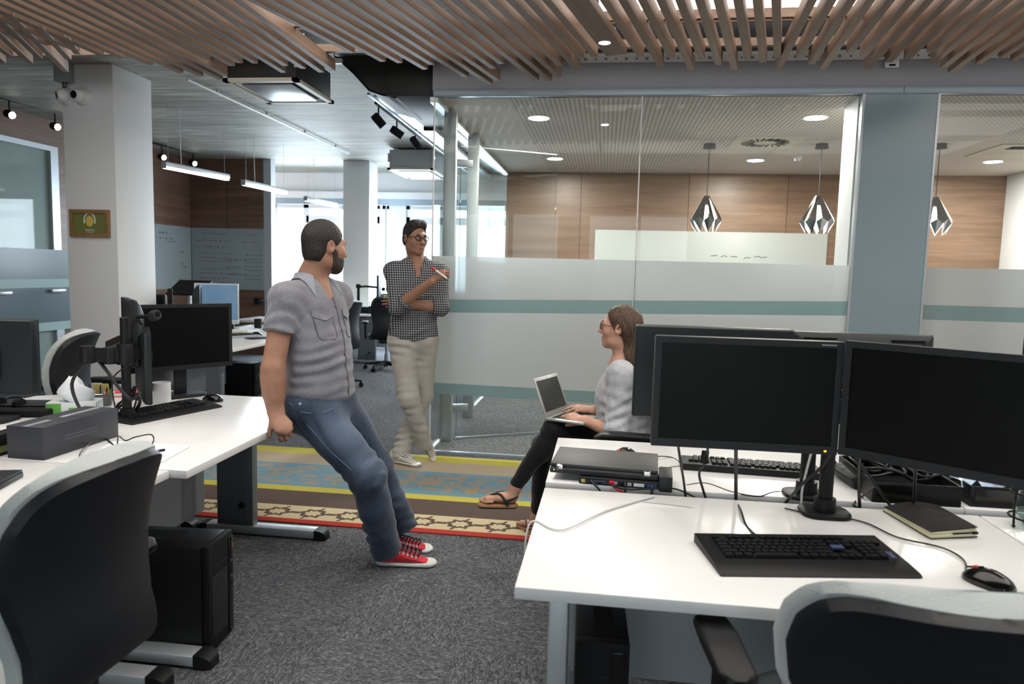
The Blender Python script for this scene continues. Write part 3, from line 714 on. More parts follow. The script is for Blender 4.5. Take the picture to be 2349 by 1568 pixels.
# suspended linear lamps
for i, ((x0, y0), (x1, y1), cy, lb) in enumerate((((376, 378), (523, 407), 416, 'first linear lamp, nearest the white column'), ((558, 418), (656, 440), 583, 'second linear lamp hanging before the wood wall'), ((701, 455), (772, 471), 725, 'third linear lamp hanging before the window'), ((788, 476), (843, 490), 806, 'farthest linear lamp in front of the far column'))):
    zl = 2.42; a, b = P(x0, y0, Z=zl), P(x1, y1, Z=zl); d = b-a
    g = thing('linear_lamp', lb, 'linear lamp', a, math.atan2(d.y, d.x), 'suspended linear lamps'); L = d.length
    obj('housing', MB().bb(0, L, -.03, .03, -.012, .035, .003), 'light_metal', g); obj('diffuser', MB().bb(.01, L-.01, -.026, .026, -.035, -.012), 'lamp_tube', g)
    obj('end_cap', MB().bb(-.004, .0, -.03, .03, -.035, .035), 'panel_grey', g)
    for f_ in (.06, .94): obj('wire', MB().tube([(L*f_, 0, .035), (L*f_, 0, ZC-zl)], .0015, 5), 'galvanised', g)
    obj('power_cord', MB().tube([(L*.25, 0, .035), (L*.25-.01, .0, .3), (L*.25, 0, ZC-zl)], .004, 5), 'white_plastic', g)
# cameras, junction box and picture on the column
yc = 5.6
g = thing('junction_box', 'grey junction box at the head of the white column', 'junction box', P(153, 170, Y=yc)); obj('box', MB().bb(-.05, .07, -.09, -.001, -.08, .1, .006), 'panel_grey', g); obj('cover', MB().bb(-.045, .065, -.094, -.09, -.075, .095, .002), 'panel_grey', g)
obj('cable', MB().tube([(-.0, -.045, -.08), (.005, -.045, -.14), (.02, -.04, -.17)], .005, 6, 4), 'cable_black', g); obj('cable', MB().tube([(.04, -.045, -.08), (.015, -.045, -.13), (.05, -.045, -.17), (.10, -.04, -.18)], .005, 6, 4), 'cable_black', g)
for (px, py, lb, aim) in ((157, 222, 'left white dome camera turned to the corner', (-.7, -.8, -.15)), (192, 222, 'right white dome camera facing the room', (-.15, -1, -.1))):
    c = P(px, py, Y=yc); g = thing('dome_camera', lb, 'security camera', c, 0, 'dome cameras on the white column')
    M = RX(PI/2); obj('base', MB().lathe([(0, 0), (.075, 0), (.075, .02), (.06, .045), (0, .05)], n=24, M=M), 'white_plastic', g, smooth=40)
    A = Vector(aim).normalized().to_track_quat('Z', 'Y').to_matrix().to_4x4(); C0 = T4(0, -.055, 0) @ A
    obj('ball', MB().lathe([(.0, -.06), (.035, -.05), (.055, -.02), (.058, 0), (.052, .03), (.038, .05), (0, .052)], n=24, M=C0), 'white_plastic', g, smooth=60)
    obj('lens', MB().lathe([(0, .053), (.032, .053), (.03, .047), (0, .046)], n=20, M=C0), 'gloss_black', g)
a, b = P(163, 480, Y=yc), P(255, 545, Y=yc); c = (a+b)/2; hw, hh = abs(b.x-a.x)/2, abs(a.z-b.z)/2
g = thing('picture_frame', 'small wooden framed olive green print on the white column', 'picture', (c.x, yc, c.z))
f = MB(); fwid = .032; f.bb(-hw, hw, -.03, -.002, hh-fwid, hh, .002); f.bb(-hw, hw, -.03, -.002, -hh, -hh+fwid, .002); f.bb(-hw, -hw+fwid, -.03, -.002, -hh+fwid, hh-fwid, .002); f.bb(hw-fwid, hw, -.03, -.002, -hh+fwid, hh-fwid, .002)
obj('frame', f, 'frame_wood', g); obj('print', MB().bb(-hw+fwid, hw-fwid, -.016, -.012, -hh+fwid, hh-fwid), 'olive_print', g)
obj('printed_oval', MB().lathe([(0, 0), (.034, 0), (.034, .001), (0, .001)], n=28, M=T4(0, -.016, .018) @ RX(PI/2) @ Matrix.Diagonal((1, 1.35, 1, 1))), 'yellow_print', g)
hp = MB(); hp.tube([(.05*math.cos(q), -.0175, .03+.058*math.sin(q)) for q in [PI*k/12 for k in range(13)]], .006, 4); hp.bb(-.056, -.042, -.0185, -.0165, .0, .035); hp.bb(.042, .056, -.0185, -.0165, .0, .035); obj('printed_headset', hp, 'white_plastic', g)
tx = MB(); tx.tube([(-.045+k*.0075, -.0168, -.055+.006*math.sin(k*2.1)) for k in range(13)], .003, 4); tx.bb(-.035, .035, -.0172, -.0165, -.075, -.071); obj('printed_line', tx, 'white_plastic', g)
g = thing('sensor', 'small white sensor on the grey header', 'sensor', P(2043, 150, Y=YG-.012)); obj('body', MB().bb(-.045, .045, -.03, 0, -.02, .07, .006), 'white_plastic', g); obj('lens', MB().bb(-.02, .02, -.034, -.028, -.012, .0), 'black_matte', g)
# marker board wrapping the corner of the wood wall
zt0, zb0 = 1.976, 1.02
g = thing('marker_board', 'grey glass marker board on the end wall covered in red and black notes', 'whiteboard', (XL+.02, YB, zb0))
obj('board', MB().bb(0, -5.325-XL-.02, -.014, -.002, 0, zt0-zb0), 'board_glass', g)
def scribble(parent, rows, mat, nm='marker_writing', axis='X', sgn=1):
    s = MB(); random.seed(len(rows)+5)
    for (x, z, L, h) in rows:
        p = x
        while p < x+L:
            w = random.uniform(.025, .07); pts = []
            n = max(3, int(w/.009))
            for k in range(n): pts.append((p+w*k/n, z+random.uniform(-h/2, h/2)))
            p += w+.02
            s.tube([((u, -.0165, q) if axis == 'X' else (.0165, u, q)) for u, q in pts], .0028, 4)
    tag(obj(nm, s, mat, parent), kind='stuff')
BX = lambda px, py: (P(px, py, Y=YB).x-XL-.02, P(px, py, Y=YB).z-zb0)
red = [(468, 535, .5), (452, 551, .8), (446, 563, .4), (474, 566, .45), (462, 580, .7), (461, 590, .7), (461, 598, .85), (462, 616, .75), (460, 626, .8), (459, 636, .65), (476, 646, .5), (448, 655, .35), (555, 539, .3), (558, 554, .35), (573, 663, .2)]
scribble(g, [(*BX(x, y), L*.75, .022) for x, y, L in red], 'marker_red')
blk = [(519, 595, .45), (521, 612, .35), (522, 628, .5), (565, 585, .4)]
scribble(g, [(*BX(x, y), L*.7, .022) for x, y, L in blk], 'marker_black')
bxs = MB()
for (xa, ya, xb, yb) in ((564, 594, 600, 602), (563, 611, 600, 620), (563, 632, 600, 641)):
    a, b = BX(xa, ya), BX(xb, yb); bxs.tube([(a[0], -.016, a[1]), (a[0], -.016, b[1]), (b[0], -.016, b[1])], .002, 4); bxs.tube([(a[0], -.016, a[1]), (b[0], -.016, a[1])], .002, 4)
obj('drawn_box', bxs, 'marker_black', g)
yl = P(358, 513, X=XL).y-1.2
g2 = thing('marker_board', 'grey glass marker board on the side wall just right of the column', 'whiteboard', (XL, yl, zb0))
obj('board', MB().bb(.002, .014, 0, YB-yl-.02, 0, zt0-zb0), 'board_glass', g2)
BY = lambda px, py: (P(px, py, X=XL).y-yl, P(px, py, X=XL).z-zb0)
scribble(g2, [(*BY(363, 532), .18, .035), (*BY(364, 545), .3, .025), (*BY(378, 553), .25, .02), (*BY(410, 642), .06, .06)], 'marker_black', axis='Y')
scribble(g2, [(*BY(411, 578), .1, .05), (*BY(412, 604), .12, .05), (*BY(415, 612), .08, .04)], 'marker_red', axis='Y')
# ================================================================ DESKS
ZD = .73
def desk(name_lbl, poly, legs, modesty=None, th=.028, grp=None, loc=None):
    cx = sum(p[0] for p in poly)/len(poly); cy = sum(p[1] for p in poly)/len(poly)
    d = thing('desk', name_lbl, 'desk', (cx, cy, 0), 0, grp); L = lambda p: (p[0]-cx, p[1]-cy)
    obj('tabletop', MB().prism([L(p) for p in poly], ZD-th, ZD, .002), 'white_laminate', d)
    for (x0, x1, y, fx0, fx1) in legs:      # leg panel from x0 to x1, foot bar from fx0 to fx1, all at depth y
        x0, x1, fx0, fx1, yy = x0-cx, x1-cx, fx0-cx, fx1-cx, y-cy
        lg = obj('leg', MB().bb(x0, x1, yy-.028, yy+.028, .045, ZD-th, .004), 'grey_metal', d)
        obj('cable_cover', MB().bb(x0+.03, x1-.03, yy-.031, yy-.027, .08, ZD-.1), 'grey_metal', lg)
        obj('knob', MB().lathe([(0, 0), (.016, 0), (.014, .012), (0, .014)], n=14, M=T4((x0+x1)/2+.04, yy-.031, .16) @ RX(PI/2)), 'black_plastic', lg)
        ft = obj('foot', MB().bb(fx0, fx1, yy-.036, yy+.036, .008, .05, .005), 'light_metal', d)
        for sx, fx in ((-1, fx0), (1, fx1)):
            c = MB(); c.loft([[(fx+sx*a, yy-.038*b, .0), (fx+sx*a, yy+.038*b, .0), (fx+sx*a, yy+.038*b, h), (fx+sx*a, yy-.038*b, h)] for a, b, h in ((-.012, 1, .052), (.02, 1, .05), (.04, .9, .04), (.05, .7, .024))])
            obj('end_cap', c, 'black_plastic', ft)
    if modesty:
        x0, x1, y0, y1, z0, z1 = modesty; obj('modesty_panel', MB().bb(x0-cx, x1-cx, y0-cy, y1-cy, z0, z1), 'panel_grey', d)
    return d
desk('white desk whose front edge the seated-leaning man grips', [(-1.36, 2.150), (-1.37, 2.78), (-1.759, 3.474), (-2.122, 3.474), (-2.122, 2.150)], [(-1.99, -1.79, 3.44, -2.06, -1.44), (-1.95, -1.72, 2.235, -2.02, -1.37)], (-2.085, -2.06, 2.27, 3.41, .12, .70))
desk('white desk at the bottom left under the dark carton edge', [(-1.42, .80), (-1.42, 2.144), (-2.122, 2.144), (-2.122, .80)], [(-2.02, -1.85, 2.09, -2.08, -1.45), (-1.95, -1.75, .86, -2.05, -1.45)], (-2.085, -2.06, .95, 2.05, .12, .70))
desk('white desk on the far side of the left desk group', [(-2.128, 2.150), (-2.128, 3.53), (-2.45, 3.53), (-2.84, 3.2), (-2.86, 2.150)], [(-2.46, -2.26, 3.44, -2.78, -2.18), (-2.5, -2.3, 2.24, -2.78, -2.2)])
desk('white desk at the left frame edge behind the black monitor', [(-2.128, .9), (-2.128, 2.144), (-2.86, 2.144), (-2.86, .9)], [(-2.5, -2.3, 2.06, -2.78, -2.2)])
desk('large white desk in the right foreground carrying two monitors', [(-.172, 1.488), (1.132, 1.488), (1.132, 2.222), (-.168, 2.222)], [], (-.06, 1.10, 2.08, 2.10, .2, .70))
desk('white desk behind the front monitors, with the closed laptop', [(-.170, 2.284), (1.122, 2.284), (1.122, 2.927), (-.172, 2.927)], [(.0, .2, 2.5, -.1, .5)])
desk('white desk at the right frame edge with the wire stand', [(1.138, 1.488), (2.45, 1.488), (2.45, 2.222), (1.138, 2.222)], [], (1.2, 2.4, 2.08, 2.10, .2, .70))
desk('white desk at the right frame edge behind the trays', [(1.128, 2.284), (2.45, 2.284), (2.45, 2.927), (1.128, 2.927)], [])
# panel legs of the right-hand desks
for ob in [o for o in bpy.data.objects if o.name.startswith('desk') and o.get('label', '').startswith(('large white desk', 'white desk at the right', 'white desk behind the front'))]:
    L_ = ob['label']; cx, cy = ob.location.x, ob.location.y
    if 'large' in L_: spots = [(-.10, 1.56, 1.64), (-.10, 2.1, 2.17), (1.08, 1.56, 1.64)]
    elif 'frame edge with' in L_: spots = [(1.16, 1.66, 1.74), (2.38, 1.56, 1.64)]
    elif 'trays' in L_: spots = [(1.2, 2.80, 2.88), (2.38, 2.80, 2.88)]
    else: spots = [(1.0, 2.80, 2.88)]
    for (x, ya, yb) in spots:
        lg = obj('leg', MB().bb(x-cx, x+.045-cx, ya-cy, yb-cy, 0, .702, .004), 'light_metal', ob)
desk('white corner desk in the middle distance with the blue-lit monitor', [(-3.0, 5.42), (-3.0, 7.75), (-4.05, 7.75), (-4.05, 6.0), (-3.56, 5.72)], [(-3.5, -3.3, 7.6, -3.9, -3.1), (-3.42, -3.28, 5.75, -3.7, -3.05)], (-3.98, -3.96, 6.0, 7.0, .15, .7))
desk('white desk beyond the corner desk by the wood wall', [(-4.06, 6.2), (-4.06, 7.2), (-5.1, 7.2), (-5.1, 6.2)], [(-4.7, -4.5, 6.5, -5.0, -4.2)])
desk('far white desk in front of the window column', [(-4.35, 9.95), (-2.9, 10.12), (-2.9, 10.62), (-4.35, 10.62)], [(-3.62, -3.35, 10.15, -3.75, -3.0), (-4.2, -4.05, 10.15, -4.3, -3.9)], (-4.2, -3.0, 10.5, 10.52, .2, .7))
desk('small white side desk glimpsed behind the leaning man', [(-4.6, 8.3), (-3.55, 8.3), (-3.55, 9.0), (-4.6, 9.0)], [(-4.2, -4.0, 8.6, -4.4, -3.8)])

# ================================================================ CHAIRS
def chair_curve():
    return [(.26, .44, .20), (.23, .462, .235), (.12, .462, .25), (-.02, .452, .25), (-.13, .462, .238), (-.195, .50, .215), (-.225, .56, .195), (-.23, .63, .188), (-.222, .70, .198), (-.218, .77, .214), (-.225, .84, .222), (-.24, .90, .217), (-.258, .95, .20), (-.272, .982, .176), (-.284, 1.006, .138), (-.290, 1.020, .09), (-.292, 1.026, .035)]
def office_chair(label, loc, rotz, arms=True, ax=.29, ay=0, ws=1, seatmat='seat_fabric', backh=1.0, first=None, fabric='chair_fabric'):
    c = thing('office_chair', label, 'chair', loc, rotz)
    cv = [(y, z if z < .5 else .5+(z-.5)*backh, w*(1+(ws-1)*min(1, max(0, (z-.55)/.2)))) for y, z, w in chair_curve()]; n = len(cv)
    pts = spline([Vector((0, y, z)) for y, z, w in cv], 4); ws = [w for y, z, w in cv]
    W_ = [ws[min(i//4, n-1)]*(1-(i % 4)/4)+ws[min(i//4+1, n-1)]*((i % 4)/4) for i in range(len(pts))]
    def sheet(off0, off1, grow, bow):
        rings = []
        for i, p in enumerate(pts):
            d = (pts[min(i+1, len(pts)-1)]-pts[max(i-1, 0)]).normalized(); nrm = Vector((0, d.z, -d.y))   # towards the sitter / upwards
            if nrm.z < 0 and abs(nrm.z) > abs(nrm.y): nrm = -nrm
            w = W_[i]+grow; ring = []; M = 14
            back = min(1, max(0, (p.z-.47)/.15))
            for k in range(M+1):
                u = -1+2*k/M; edge = (1-abs(u)**4)
                ring.append(p+Vector((u*w, 0, 0))+nrm*(off1*(.45+.55*edge)+bow*(w/.215)**2*back*u*u))
            for k in range(M, -1, -1):
                u = -1+2*k/M; ring.append(p+Vector((u*w*.985, 0, 0))+nrm*(off0+bow*(w/.215)**2*back*u*u))
            rings.append(ring)
        return MB().loft(rings)
    obj('cushion', sheet(.004, .06, .004, .05), fabric, c, smooth=60)
    obj('shell', sheet(-.022, .006, -.008, .05), 'chair_shell', c, smooth=60)
    obj('under_plate', MB().bb(-.11, .11, -.13, .13, .38, .435, .02), 'black_plastic', c)
    obj('gas_column', MB().lathe([(0, .39), (.02, .39), (.02, .22), (.03, .22), (.03, .09), (0, .09)]), 'chrome', c)
    base = obj('base', MB().lathe([(0, .13), (.045, .13), (.05, .07), (0, .065)]), 'black_plastic', c)
    for k in range(5):
        a = 2*PI*k/5+.3; dx, dy = math.cos(a), math.sin(a)
        b = MB(); b.loft([[(dx*r-dy*w_, dy*r+dx*w_, z0), (dx*r+dy*w_, dy*r-dx*w_, z0), (dx*r+dy*w_*.7, dy*r-dx*w_*.7, z1), (dx*r-dy*w_*.7, dy*r+dx*w_*.7, z1)] for r, w_, z0, z1 in ((.03, .03, .075, .125), (.18, .026, .07, .105), (.31, .02, .065, .085))])
        lg = obj('base_arm', b, 'black_plastic', c)
        w2 = MB()
        for s in (-1, 1): w2.lathe([(0, -.01), (.026, -.01), (.028, 0), (.026, .01), (0, .01)], n=14, M=T4(dx*.30-dy*.017*s, dy*.30+dx*.017*s, .028) @ RZ(a+PI/2) @ RX(0) @ RY(PI/2))
        w2.bb(dx*.30-.008, dx*.30+.008, dy*.30-.008, dy*.30+.008, .02, .07)
        obj('caster', w2, 'black_matte', lg)
    if arms:
        for s in (-1, 1):
            a = obj('armrest', MB().loft([[(s*ax+q[0], y+ay, z+q[1]) for q in rr(w_, h, .012, 3)] for y, z, w_, h in ((-.14, .665, .04, .02), (-.12, .668, .075, .032), (.02, .672, .082, .034), (.1, .668, .075, .032), (.135, .655, .04, .02))]), 'black_plastic', c, smooth=50)
            st = MB(); st.loft([[(s*x+q[0], y+q[1], z) for q in rr(.03, .06, .01, 2)] for x, y, z in ((.2, .0, .42), (ax-.005, ay*.5, .44), (ax+.002, ay*.8, .52), (ax, ay-.01, .66))]); obj('arm_support', st, 'black_plastic', a)
    return c
office_chair('black-shelled office chair in the lower left corner, seen from behind', (-1.31, 1.39, 0), math.radians(88), backh=.94)
office_chair('black-shelled office chair with grey rim in the lower right corner', (.615, 1.40, 0), math.radians(5), backh=.79, ax=.345, ay=.06, ws=1.34)
office_chair('grey office chair behind the left monitors beside the column', (-3.08, 3.48, 0), math.radians(105))
office_chair('office chair with black armrest behind the tissue and pens', (-3.12, 4.36, 0), math.radians(92), backh=.72)
office_chair('dark-backed office chair just behind the leaning man', (-3.12, 7.95, 0), math.radians(78))
office_chair('dark office chair under the far desk beside the standing man', (-3.0, 9.55, 0), math.radians(20), fabric='dark_fabric')
office_chair('black office chair at the corner desk beside the leaning man', (-2.66, 6.0, 0), math.radians(100), fabric='dark_fabric')
office_chair('office chair the woman sits on behind the right desks', (.10, 3.56, 0), math.radians(92), fabric='dark_fabric')

# ================================================================ SCREENS
def monitor(label, w, h, loc, rotz, stand='none', back='plain', tilt=0, group=None, bez=.018, screen='screen_black', silver=False, zbase=ZD):
    """screen faces local -Y; loc is the centre of the panel"""
    m_ = thing('monitor', label, 'monitor', loc, rotz, group)
    fm = 'light_metal' if silver else 'dark_plastic'
    M = RX(tilt)
    bz = MB()
    for x0, x1, z0, z1 in ((-w/2, w/2, h/2-bez, h/2), (-w/2, w/2, -h/2, -h/2+bez*1.3), (-w/2, -w/2+bez, -h/2+bez*1.3, h/2-bez), (w/2-bez, w/2, -h/2+bez*1.3, h/2-bez)): bz.bb(x0, x1, -.006, .012, z0, z1)
    for v in bz.bm.verts: v.co = M @ v.co
    obj('bezel', bz, fm, m_)
    s_ = MB().bb(-w/2+bez*.8, w/2-bez*.8, -.003, .008, -h/2+bez, h/2-bez*.8)
    for v in s_.bm.verts: v.co = M @ v.co
    obj('screen', s_, screen, m_)
    sh = MB(); sh.loft([[M @ Vector((q[0], y, q[1])) for q in rr(w*a, h*b, .008, 3)] for y, a, b in ((.010, 1, 1), (.022, .995, .99), (.034, .93, .9), (.055, .6, .62), (.06, .5, .5))] if back != 'flat' else [[M @ Vector((q[0], y, q[1])) for q in rr(w*a, h*b, .006, 3)] for y, a, b in ((.010, 1, 1), (.04, 1, .995), (.046, .985, .97))])
    obj('back_cover', sh, 'monitor_back', m_)
    if back == 'flat':
        p = MB().prism(rr(w*.36, h*.52, .02, 4), 0, .02, .003, RX(PI/2) @ T4(0, -.02, -.066)); 
        for v in p.bm.verts: v.co = M @ v.co
        obj('mount_plate', p, 'dark_plastic', m_)
    if back == 'vent':
        for sx in (-1, 1):
            for k in range(8):
                obj('vent_slot', MB().box((sx*w*.31, .037-k*.0, h*.44-k*.0065), (w*.24-k*.004, .008, .003)), 'void_black', m_)
    if stand in ('foot', 'low'):
        z0 = zbase-loc[2]
        obj('stand_neck', MB().bb(-.03, .03, .03, .06, z0+.01, -h/2+.08, .006), 'dark_plastic', m_)
        obj('stand_foot', MB().prism(rr(.24, .17, .05, 5), z0, z0+.014, .003, T4(0, .05, 0)), 'dark_plastic', m_)
    return m_
def face(a, b): return math.atan2(b.y-a.y, b.x-a.x)
def pole_stand(label, loc, top, r=.018, base=True, arms=(), mat='black_plastic', baser=.07):
    g = thing('monitor_stand', label, 'monitor stand', loc)
    obj('pole', MB().lathe([(0, 0), (r, 0), (r, top-.004), (r-.004, top), (0, top)], n=20), mat, g)
    if base: obj('base', MB().prism(rr(baser*2, baser*1.7, baser*.6, 5), 0, .012, .003), mat, g)
    obj('collar', MB().lathe([(0, .012), (r+.012, .012), (r+.01, .05), (0, .05)], n=20), mat, g)
    for arm in arms: obj('arm', MB().tube(arm, .016, 8), mat, g)
    return g
MW, MH = .512, .318
m1a, m1b = P(1501, 900, Y=2.05), P(1926, 905, Y=2.05)
monitor('black monitor facing the camera, left of the front pair', MW, MH, ((m1a.x+m1b.x)/2, 2.05, 1.09), .01, group='monitors on the right desks', back='flat')
ob = bpy.data.objects['monitor']; obj('power_led', MB().bb(MW/2-.035, MW/2-.029, -.0075, -.005, -MH/2+.008, -MH/2+.012), 'led_orange', ob)
obj('maker_print', MB().bb(MW/2-.06, MW/2-.02, -.0068, -.0055, MH/2-.011, MH/2-.008), 'panel_grey', ob)
a2 = math.radians(-37); xl = P(1930, 900, Y=2.04).x+.004
monitor('black angled monitor cut by the right frame edge', MW, MH, (xl+MW/2*math.cos(a2), 2.04+MW/2*math.sin(a2), 1.096), a2, group='monitors on the right desks')
monitor('monitor seen from behind beside the woman, plain black back', MW+.012, MH, (.372, 2.50, 1.09), PI+.02, group='monitors on the right desks', back='flat')
monitor('monitor seen from behind with vent slots above the front pair', MW-.05, MH, (.876, 2.56, 1.082), PI+.03, group='monitors on the right desks', back='vent')
monitor('sliver of a monitor at the right frame edge by the frosted glass', MW, MH, (1.66, 2.6, 1.12), PI+.1, group='monitors on the right desks', back='vent')
pole_stand('black pole stand with round base holding the front monitor pair', (.668, 2.14, ZD), .42, .02, arms=[[(0, 0, .36), (-.1, -.02, .36), (-.2, -.05, .36)], [(0, 0, .36), (.1, -.03, .36), (.2, -.13, .36)]])
pole_stand('black pole stand behind the front pair holding the rear monitors', (.662, 2.31, ZD), .42, .022, arms=[[(0, 0, .35), (-.15, .1, .35), (-.28, .15, .35)], [(0, 0, .35), (.1, .12, .35), (.2, .2, .35)]])
# left desk group
pole_stand('black pole of the double monitor arm on the left desk', (-2.055, 2.815, ZD), .45, .019, base=True, baser=.055)
g = bpy.data.objects['monitor_stand.002']
def W2L(g, p): return Vector(p)-Vector(g.location)
j1, j2, j3 = P(200, 812, Y=2.70), P(252, 815, Y=2.78), P(285, 815, Y=2.815)
def knuckle(c, r=.03, h=.07): return MB().lathe([(0, -h/2), (r, -h/2), (r, h/2-.01), (r*.9, h/2), (0, h/2)], c, n=18)
for j in (j1, j2): obj('joint', knuckle(W2L(g, j)), 'black_plastic', g)
obj('clamp', knuckle(Vector((0, 0, .29)), .035, .09), 'black_plastic', g)
def bar(a, b, w, h):
    a, b = Vector(a), Vector(b); d = b-a; s = Vector((-d.y, d.x, 0)).normalized()*w/2; u = Vector((0, 0, h/2))
    return MB().loft([[p+s+u, p-s+u, p-s-u, p+s-u] for p in (a, b)])
obj('arm', bar(W2L(g, j1), W2L(g, j2), .04, .06), 'black_plastic', g); obj('arm', bar(W2L(g, j2), Vector((0, 0, .29)), .04, .06), 'black_plastic', g)
obj('arm', bar(Vector((0, 0, .36)), W2L(g, P(250, 790, Y=3.0)), .03, .03), 'black_plastic', g); obj('arm', bar(Vector((0, 0, .3)), W2L(g, (-2.02, 2.93, 1.0)), .04, .05), 'black_plastic', g)
obj('cable', MB().tube([W2L(g, P(x, y, Y=2.72)) for x, y in ((225, 826), (190, 840), (165, 880), (180, 930), (205, 960))], .007, 8, 5), 'cable_black', g)
obj('cable', MB().tube([W2L(g, P(x, y, Y=2.76)) for x, y in ((225, 826), (245, 850), (270, 885), (300, 915), (320, 900))], .007, 8, 5), 'cable_black', g)
obj('cable', MB().tube([W2L(g, P(x, y, Y=2.79)) for x, y in ((300, 835), (262, 862), (258, 900), (268, 950))], .003, 6, 5), 'cable_black', g)
random.seed(5)
for k in range(5):
    obj('cable', MB().tube([W2L(g, P(x+random.uniform(-6, 6), y+random.uniform(-6, 6), Y=2.86)) for x, y in ((310, 890), (295, 915), (270, 930), (275, 955), (300, 950), (318, 925), (312, 905))], .004, 6, 5), 'cable_black', g)
t2 = P(341, 765, Y=2.9); rd = Vector((t2.x, t2.y, 0)).normalized(); c2 = t2+rd*.20
monitor('left-desk monitor seen edge-on carrying the webcam', .47, .315, (c2.x, c2.y, .945), math.atan2(rd.y, rd.x)-PI+PI+.012, group='monitors on the left desks')
L1a, L1b = Vector((-2.27, 3.16, 1.03)), Vector((-2.035, 3.505, 1.055))
monitor('left-desk black monitor angled to the leaning man', (L1b-L1a).length+.1, .335, ((L1a+L1b)/2)+Vector((.02, .03, 0)), face(L1a, L1b), group='monitors on the left desks', stand='foot')
monitor('left-desk monitor turned away, narrow, touching the column', .34, .30, (-2.17, 2.99, 1.10), math.radians(-48), group='monitors on the left desks', back='plain')
mo = monitor('black monitor seen from behind at the left frame edge', .42, .315, (-2.60, 2.70, 1.005), PI+.12, group='monitors on the left desks', back='flat', stand='foot')
obj('video_plug', MB().bb(.09, .16, .045, .07, -.115, -.075, .005), 'blue_plastic', mo)
obj('cable', MB().tube([(.12, .06, -.11), (.13, .08, -.16), (.17, .07, -.2), (.2, .05, -.24)], .006, 8, 4), 'cable_black', mo)
# webcam on the edge-on monitor
wc = P(330, 728, Y=2.86); g = thing('webcam', 'black webcam on a bent clip above the edge-on monitor', 'webcam', wc)
obj('clip', MB().tube([(-.01, 0, -.03), (-.03, 0, .0), (.01, -.01, .005), (.05, -.02, .012)], .008, 8, 3), 'black_plastic', g)
obj('camera_body', MB().lathe([(0, -.02), (.018, -.02), (.024, 0), (.022, .02), (0, .024)], (.065, -.025, .012), n=16, M=RY(1.2) @ RX(.2)), 'dark_plastic', g, smooth=50)
obj('lens', MB().lathe([(0, .022), (.012, .022), (.012, .027), (0, .027)], (.065, -.025, .012), n=14, M=RY(1.2) @ RX(.2)), 'gloss_black', g)
obj('cable', MB().tube([(-.02, 0, -.01), (-.045, 0, -.05), (-.05, 0, -.12), (-.04, 0, -.2)], .003, 6, 4), 'cable_black', g)

# ================================================================ KEYBOARDS AND MICE
def key_layout():
    u = .0187; K = []
    rows = [(0, [(1, .0)]*1), ]
    def row(y, ws, x0=0):
        x = x0
        for w in ws:
            if w > 0: K.append((x+w/2, y, w))
            x += abs(w)
    row(5.3, [1, -1, 1, 1, 1, 1, -.5, 1, 1, 1, 1, -.5, 1, 1, 1, 1, -.3, 1, 1, 1])
    row(4, [1]*13+[2, -.3, 1, 1, 1, -.3, 1, 1, 1, 1]); row(3, [1.5]+[1]*12+[1.5, -.3, 1, 1, 1, -.3, 1, 1, 1])
    row(2, [1.75]+[1]*11+[2.25, -3.6, 1, 1, 1]); row(1, [2.25]+[1]*10+[2.75, -1.3, 1, -1.3, 1, 1, 1])
    row(0, [1.25, 1.25, 1.25, 6.25, 1.25, 1.25, 1.25, 1.25, -.3, 1, 1, 1, -.3, 2, 1])
    K.append((21.1, 2.5, -2)); K.append((21.1, .5, -2))
    return [((x-10.9)*u, (y-2.6)*u, w*u) for x, y, w in K]
KEYS = {}
def keyboard(label, loc, rotz, rest=.06, keymat='black_plastic', keys=True, bodymat='black_plastic', curved=False, group=None, blue=False):
    k = thing('keyboard', label, 'keyboard', loc, rotz, group)
    w = .455; d0, d1 = -.075, .082
    b = MB(); b.loft([[(x, y, z) for (y, z) in ((d0-rest, .002), (d1, .002), (d1, .024), (d0, .014), (d0-.006, .013), (d0-rest+.008, .008))] for x in (-w/2-.012, w/2+.012)])
    obj('body', b, bodymat, k)
    for sx in (-1, 1): obj('foot', MB().bb(sx*.2-.02, sx*.2+.02, d1-.03, d1-.01, 0, .004), 'black_matte', k)
    if keys:
        for (x, y, kw) in key_layout():
            key = (round(abs(kw), 4), kw < 0)
            if key not in KEYS:
                a = .0165 if kw < 0 else abs(kw)-.0024; dd = abs(kw)-.0024 if kw < 0 else .0165
                q = MB().loft([[(px, py, z) for px, py in ((-a/2*s, -dd/2*s), (a/2*s, -dd/2*s), (a/2*s, dd/2*s), (-a/2*s, dd/2*s))] for z, s in ((0, 1), (.007, .86))])
                me = q.mesh('key', None); me.materials.append(MATS[keymat]); KEYS[key] = me
            ks = bpy.data.objects.new('key', KEYS[key]); COL.objects.link(ks); ks.parent = k
            ks.location = (x, y, .0155+(y-d0)*.062); ks.rotation_euler = (.06, 0, 0)
        if blue:
            for (x, y, kx, ky) in ((.093, -.012, .03, .017), (.205, -.055, .012, .034)):
                obj('blue_key', MB().box((x, y, .0245+(y-d0)*.05), (kx, ky, .004), RX(.06)), 'blue_key', k)
    return k
plain('blue_key', (62, 72, 110), .5)
fl, fr, br_, bl_ = Vector((.273, 1.595, 0)), Vector((.735, 1.668, 0)), Vector((.731, 1.939, 0)), Vector((.281, 1.858, 0))
c = (fl+fr+br_+bl_)/4
keyboard('black full-size keyboard with blue keys on the right front desk', (c.x, c.y+.03, ZD), math.radians(9.5), .055, blue=True, group='office keyboards')
keyboard('black keyboard on the rear right desk under the monitors', (.545, 2.60, ZD), math.radians(176), .02, group='office keyboards')
kb = Vector((-2.0, 2.98, 0)); keyboard('black keyboard on the left desk beside the pole', (kb.x, kb.y, ZD), math.radians(72), .045, group='office keyboards')
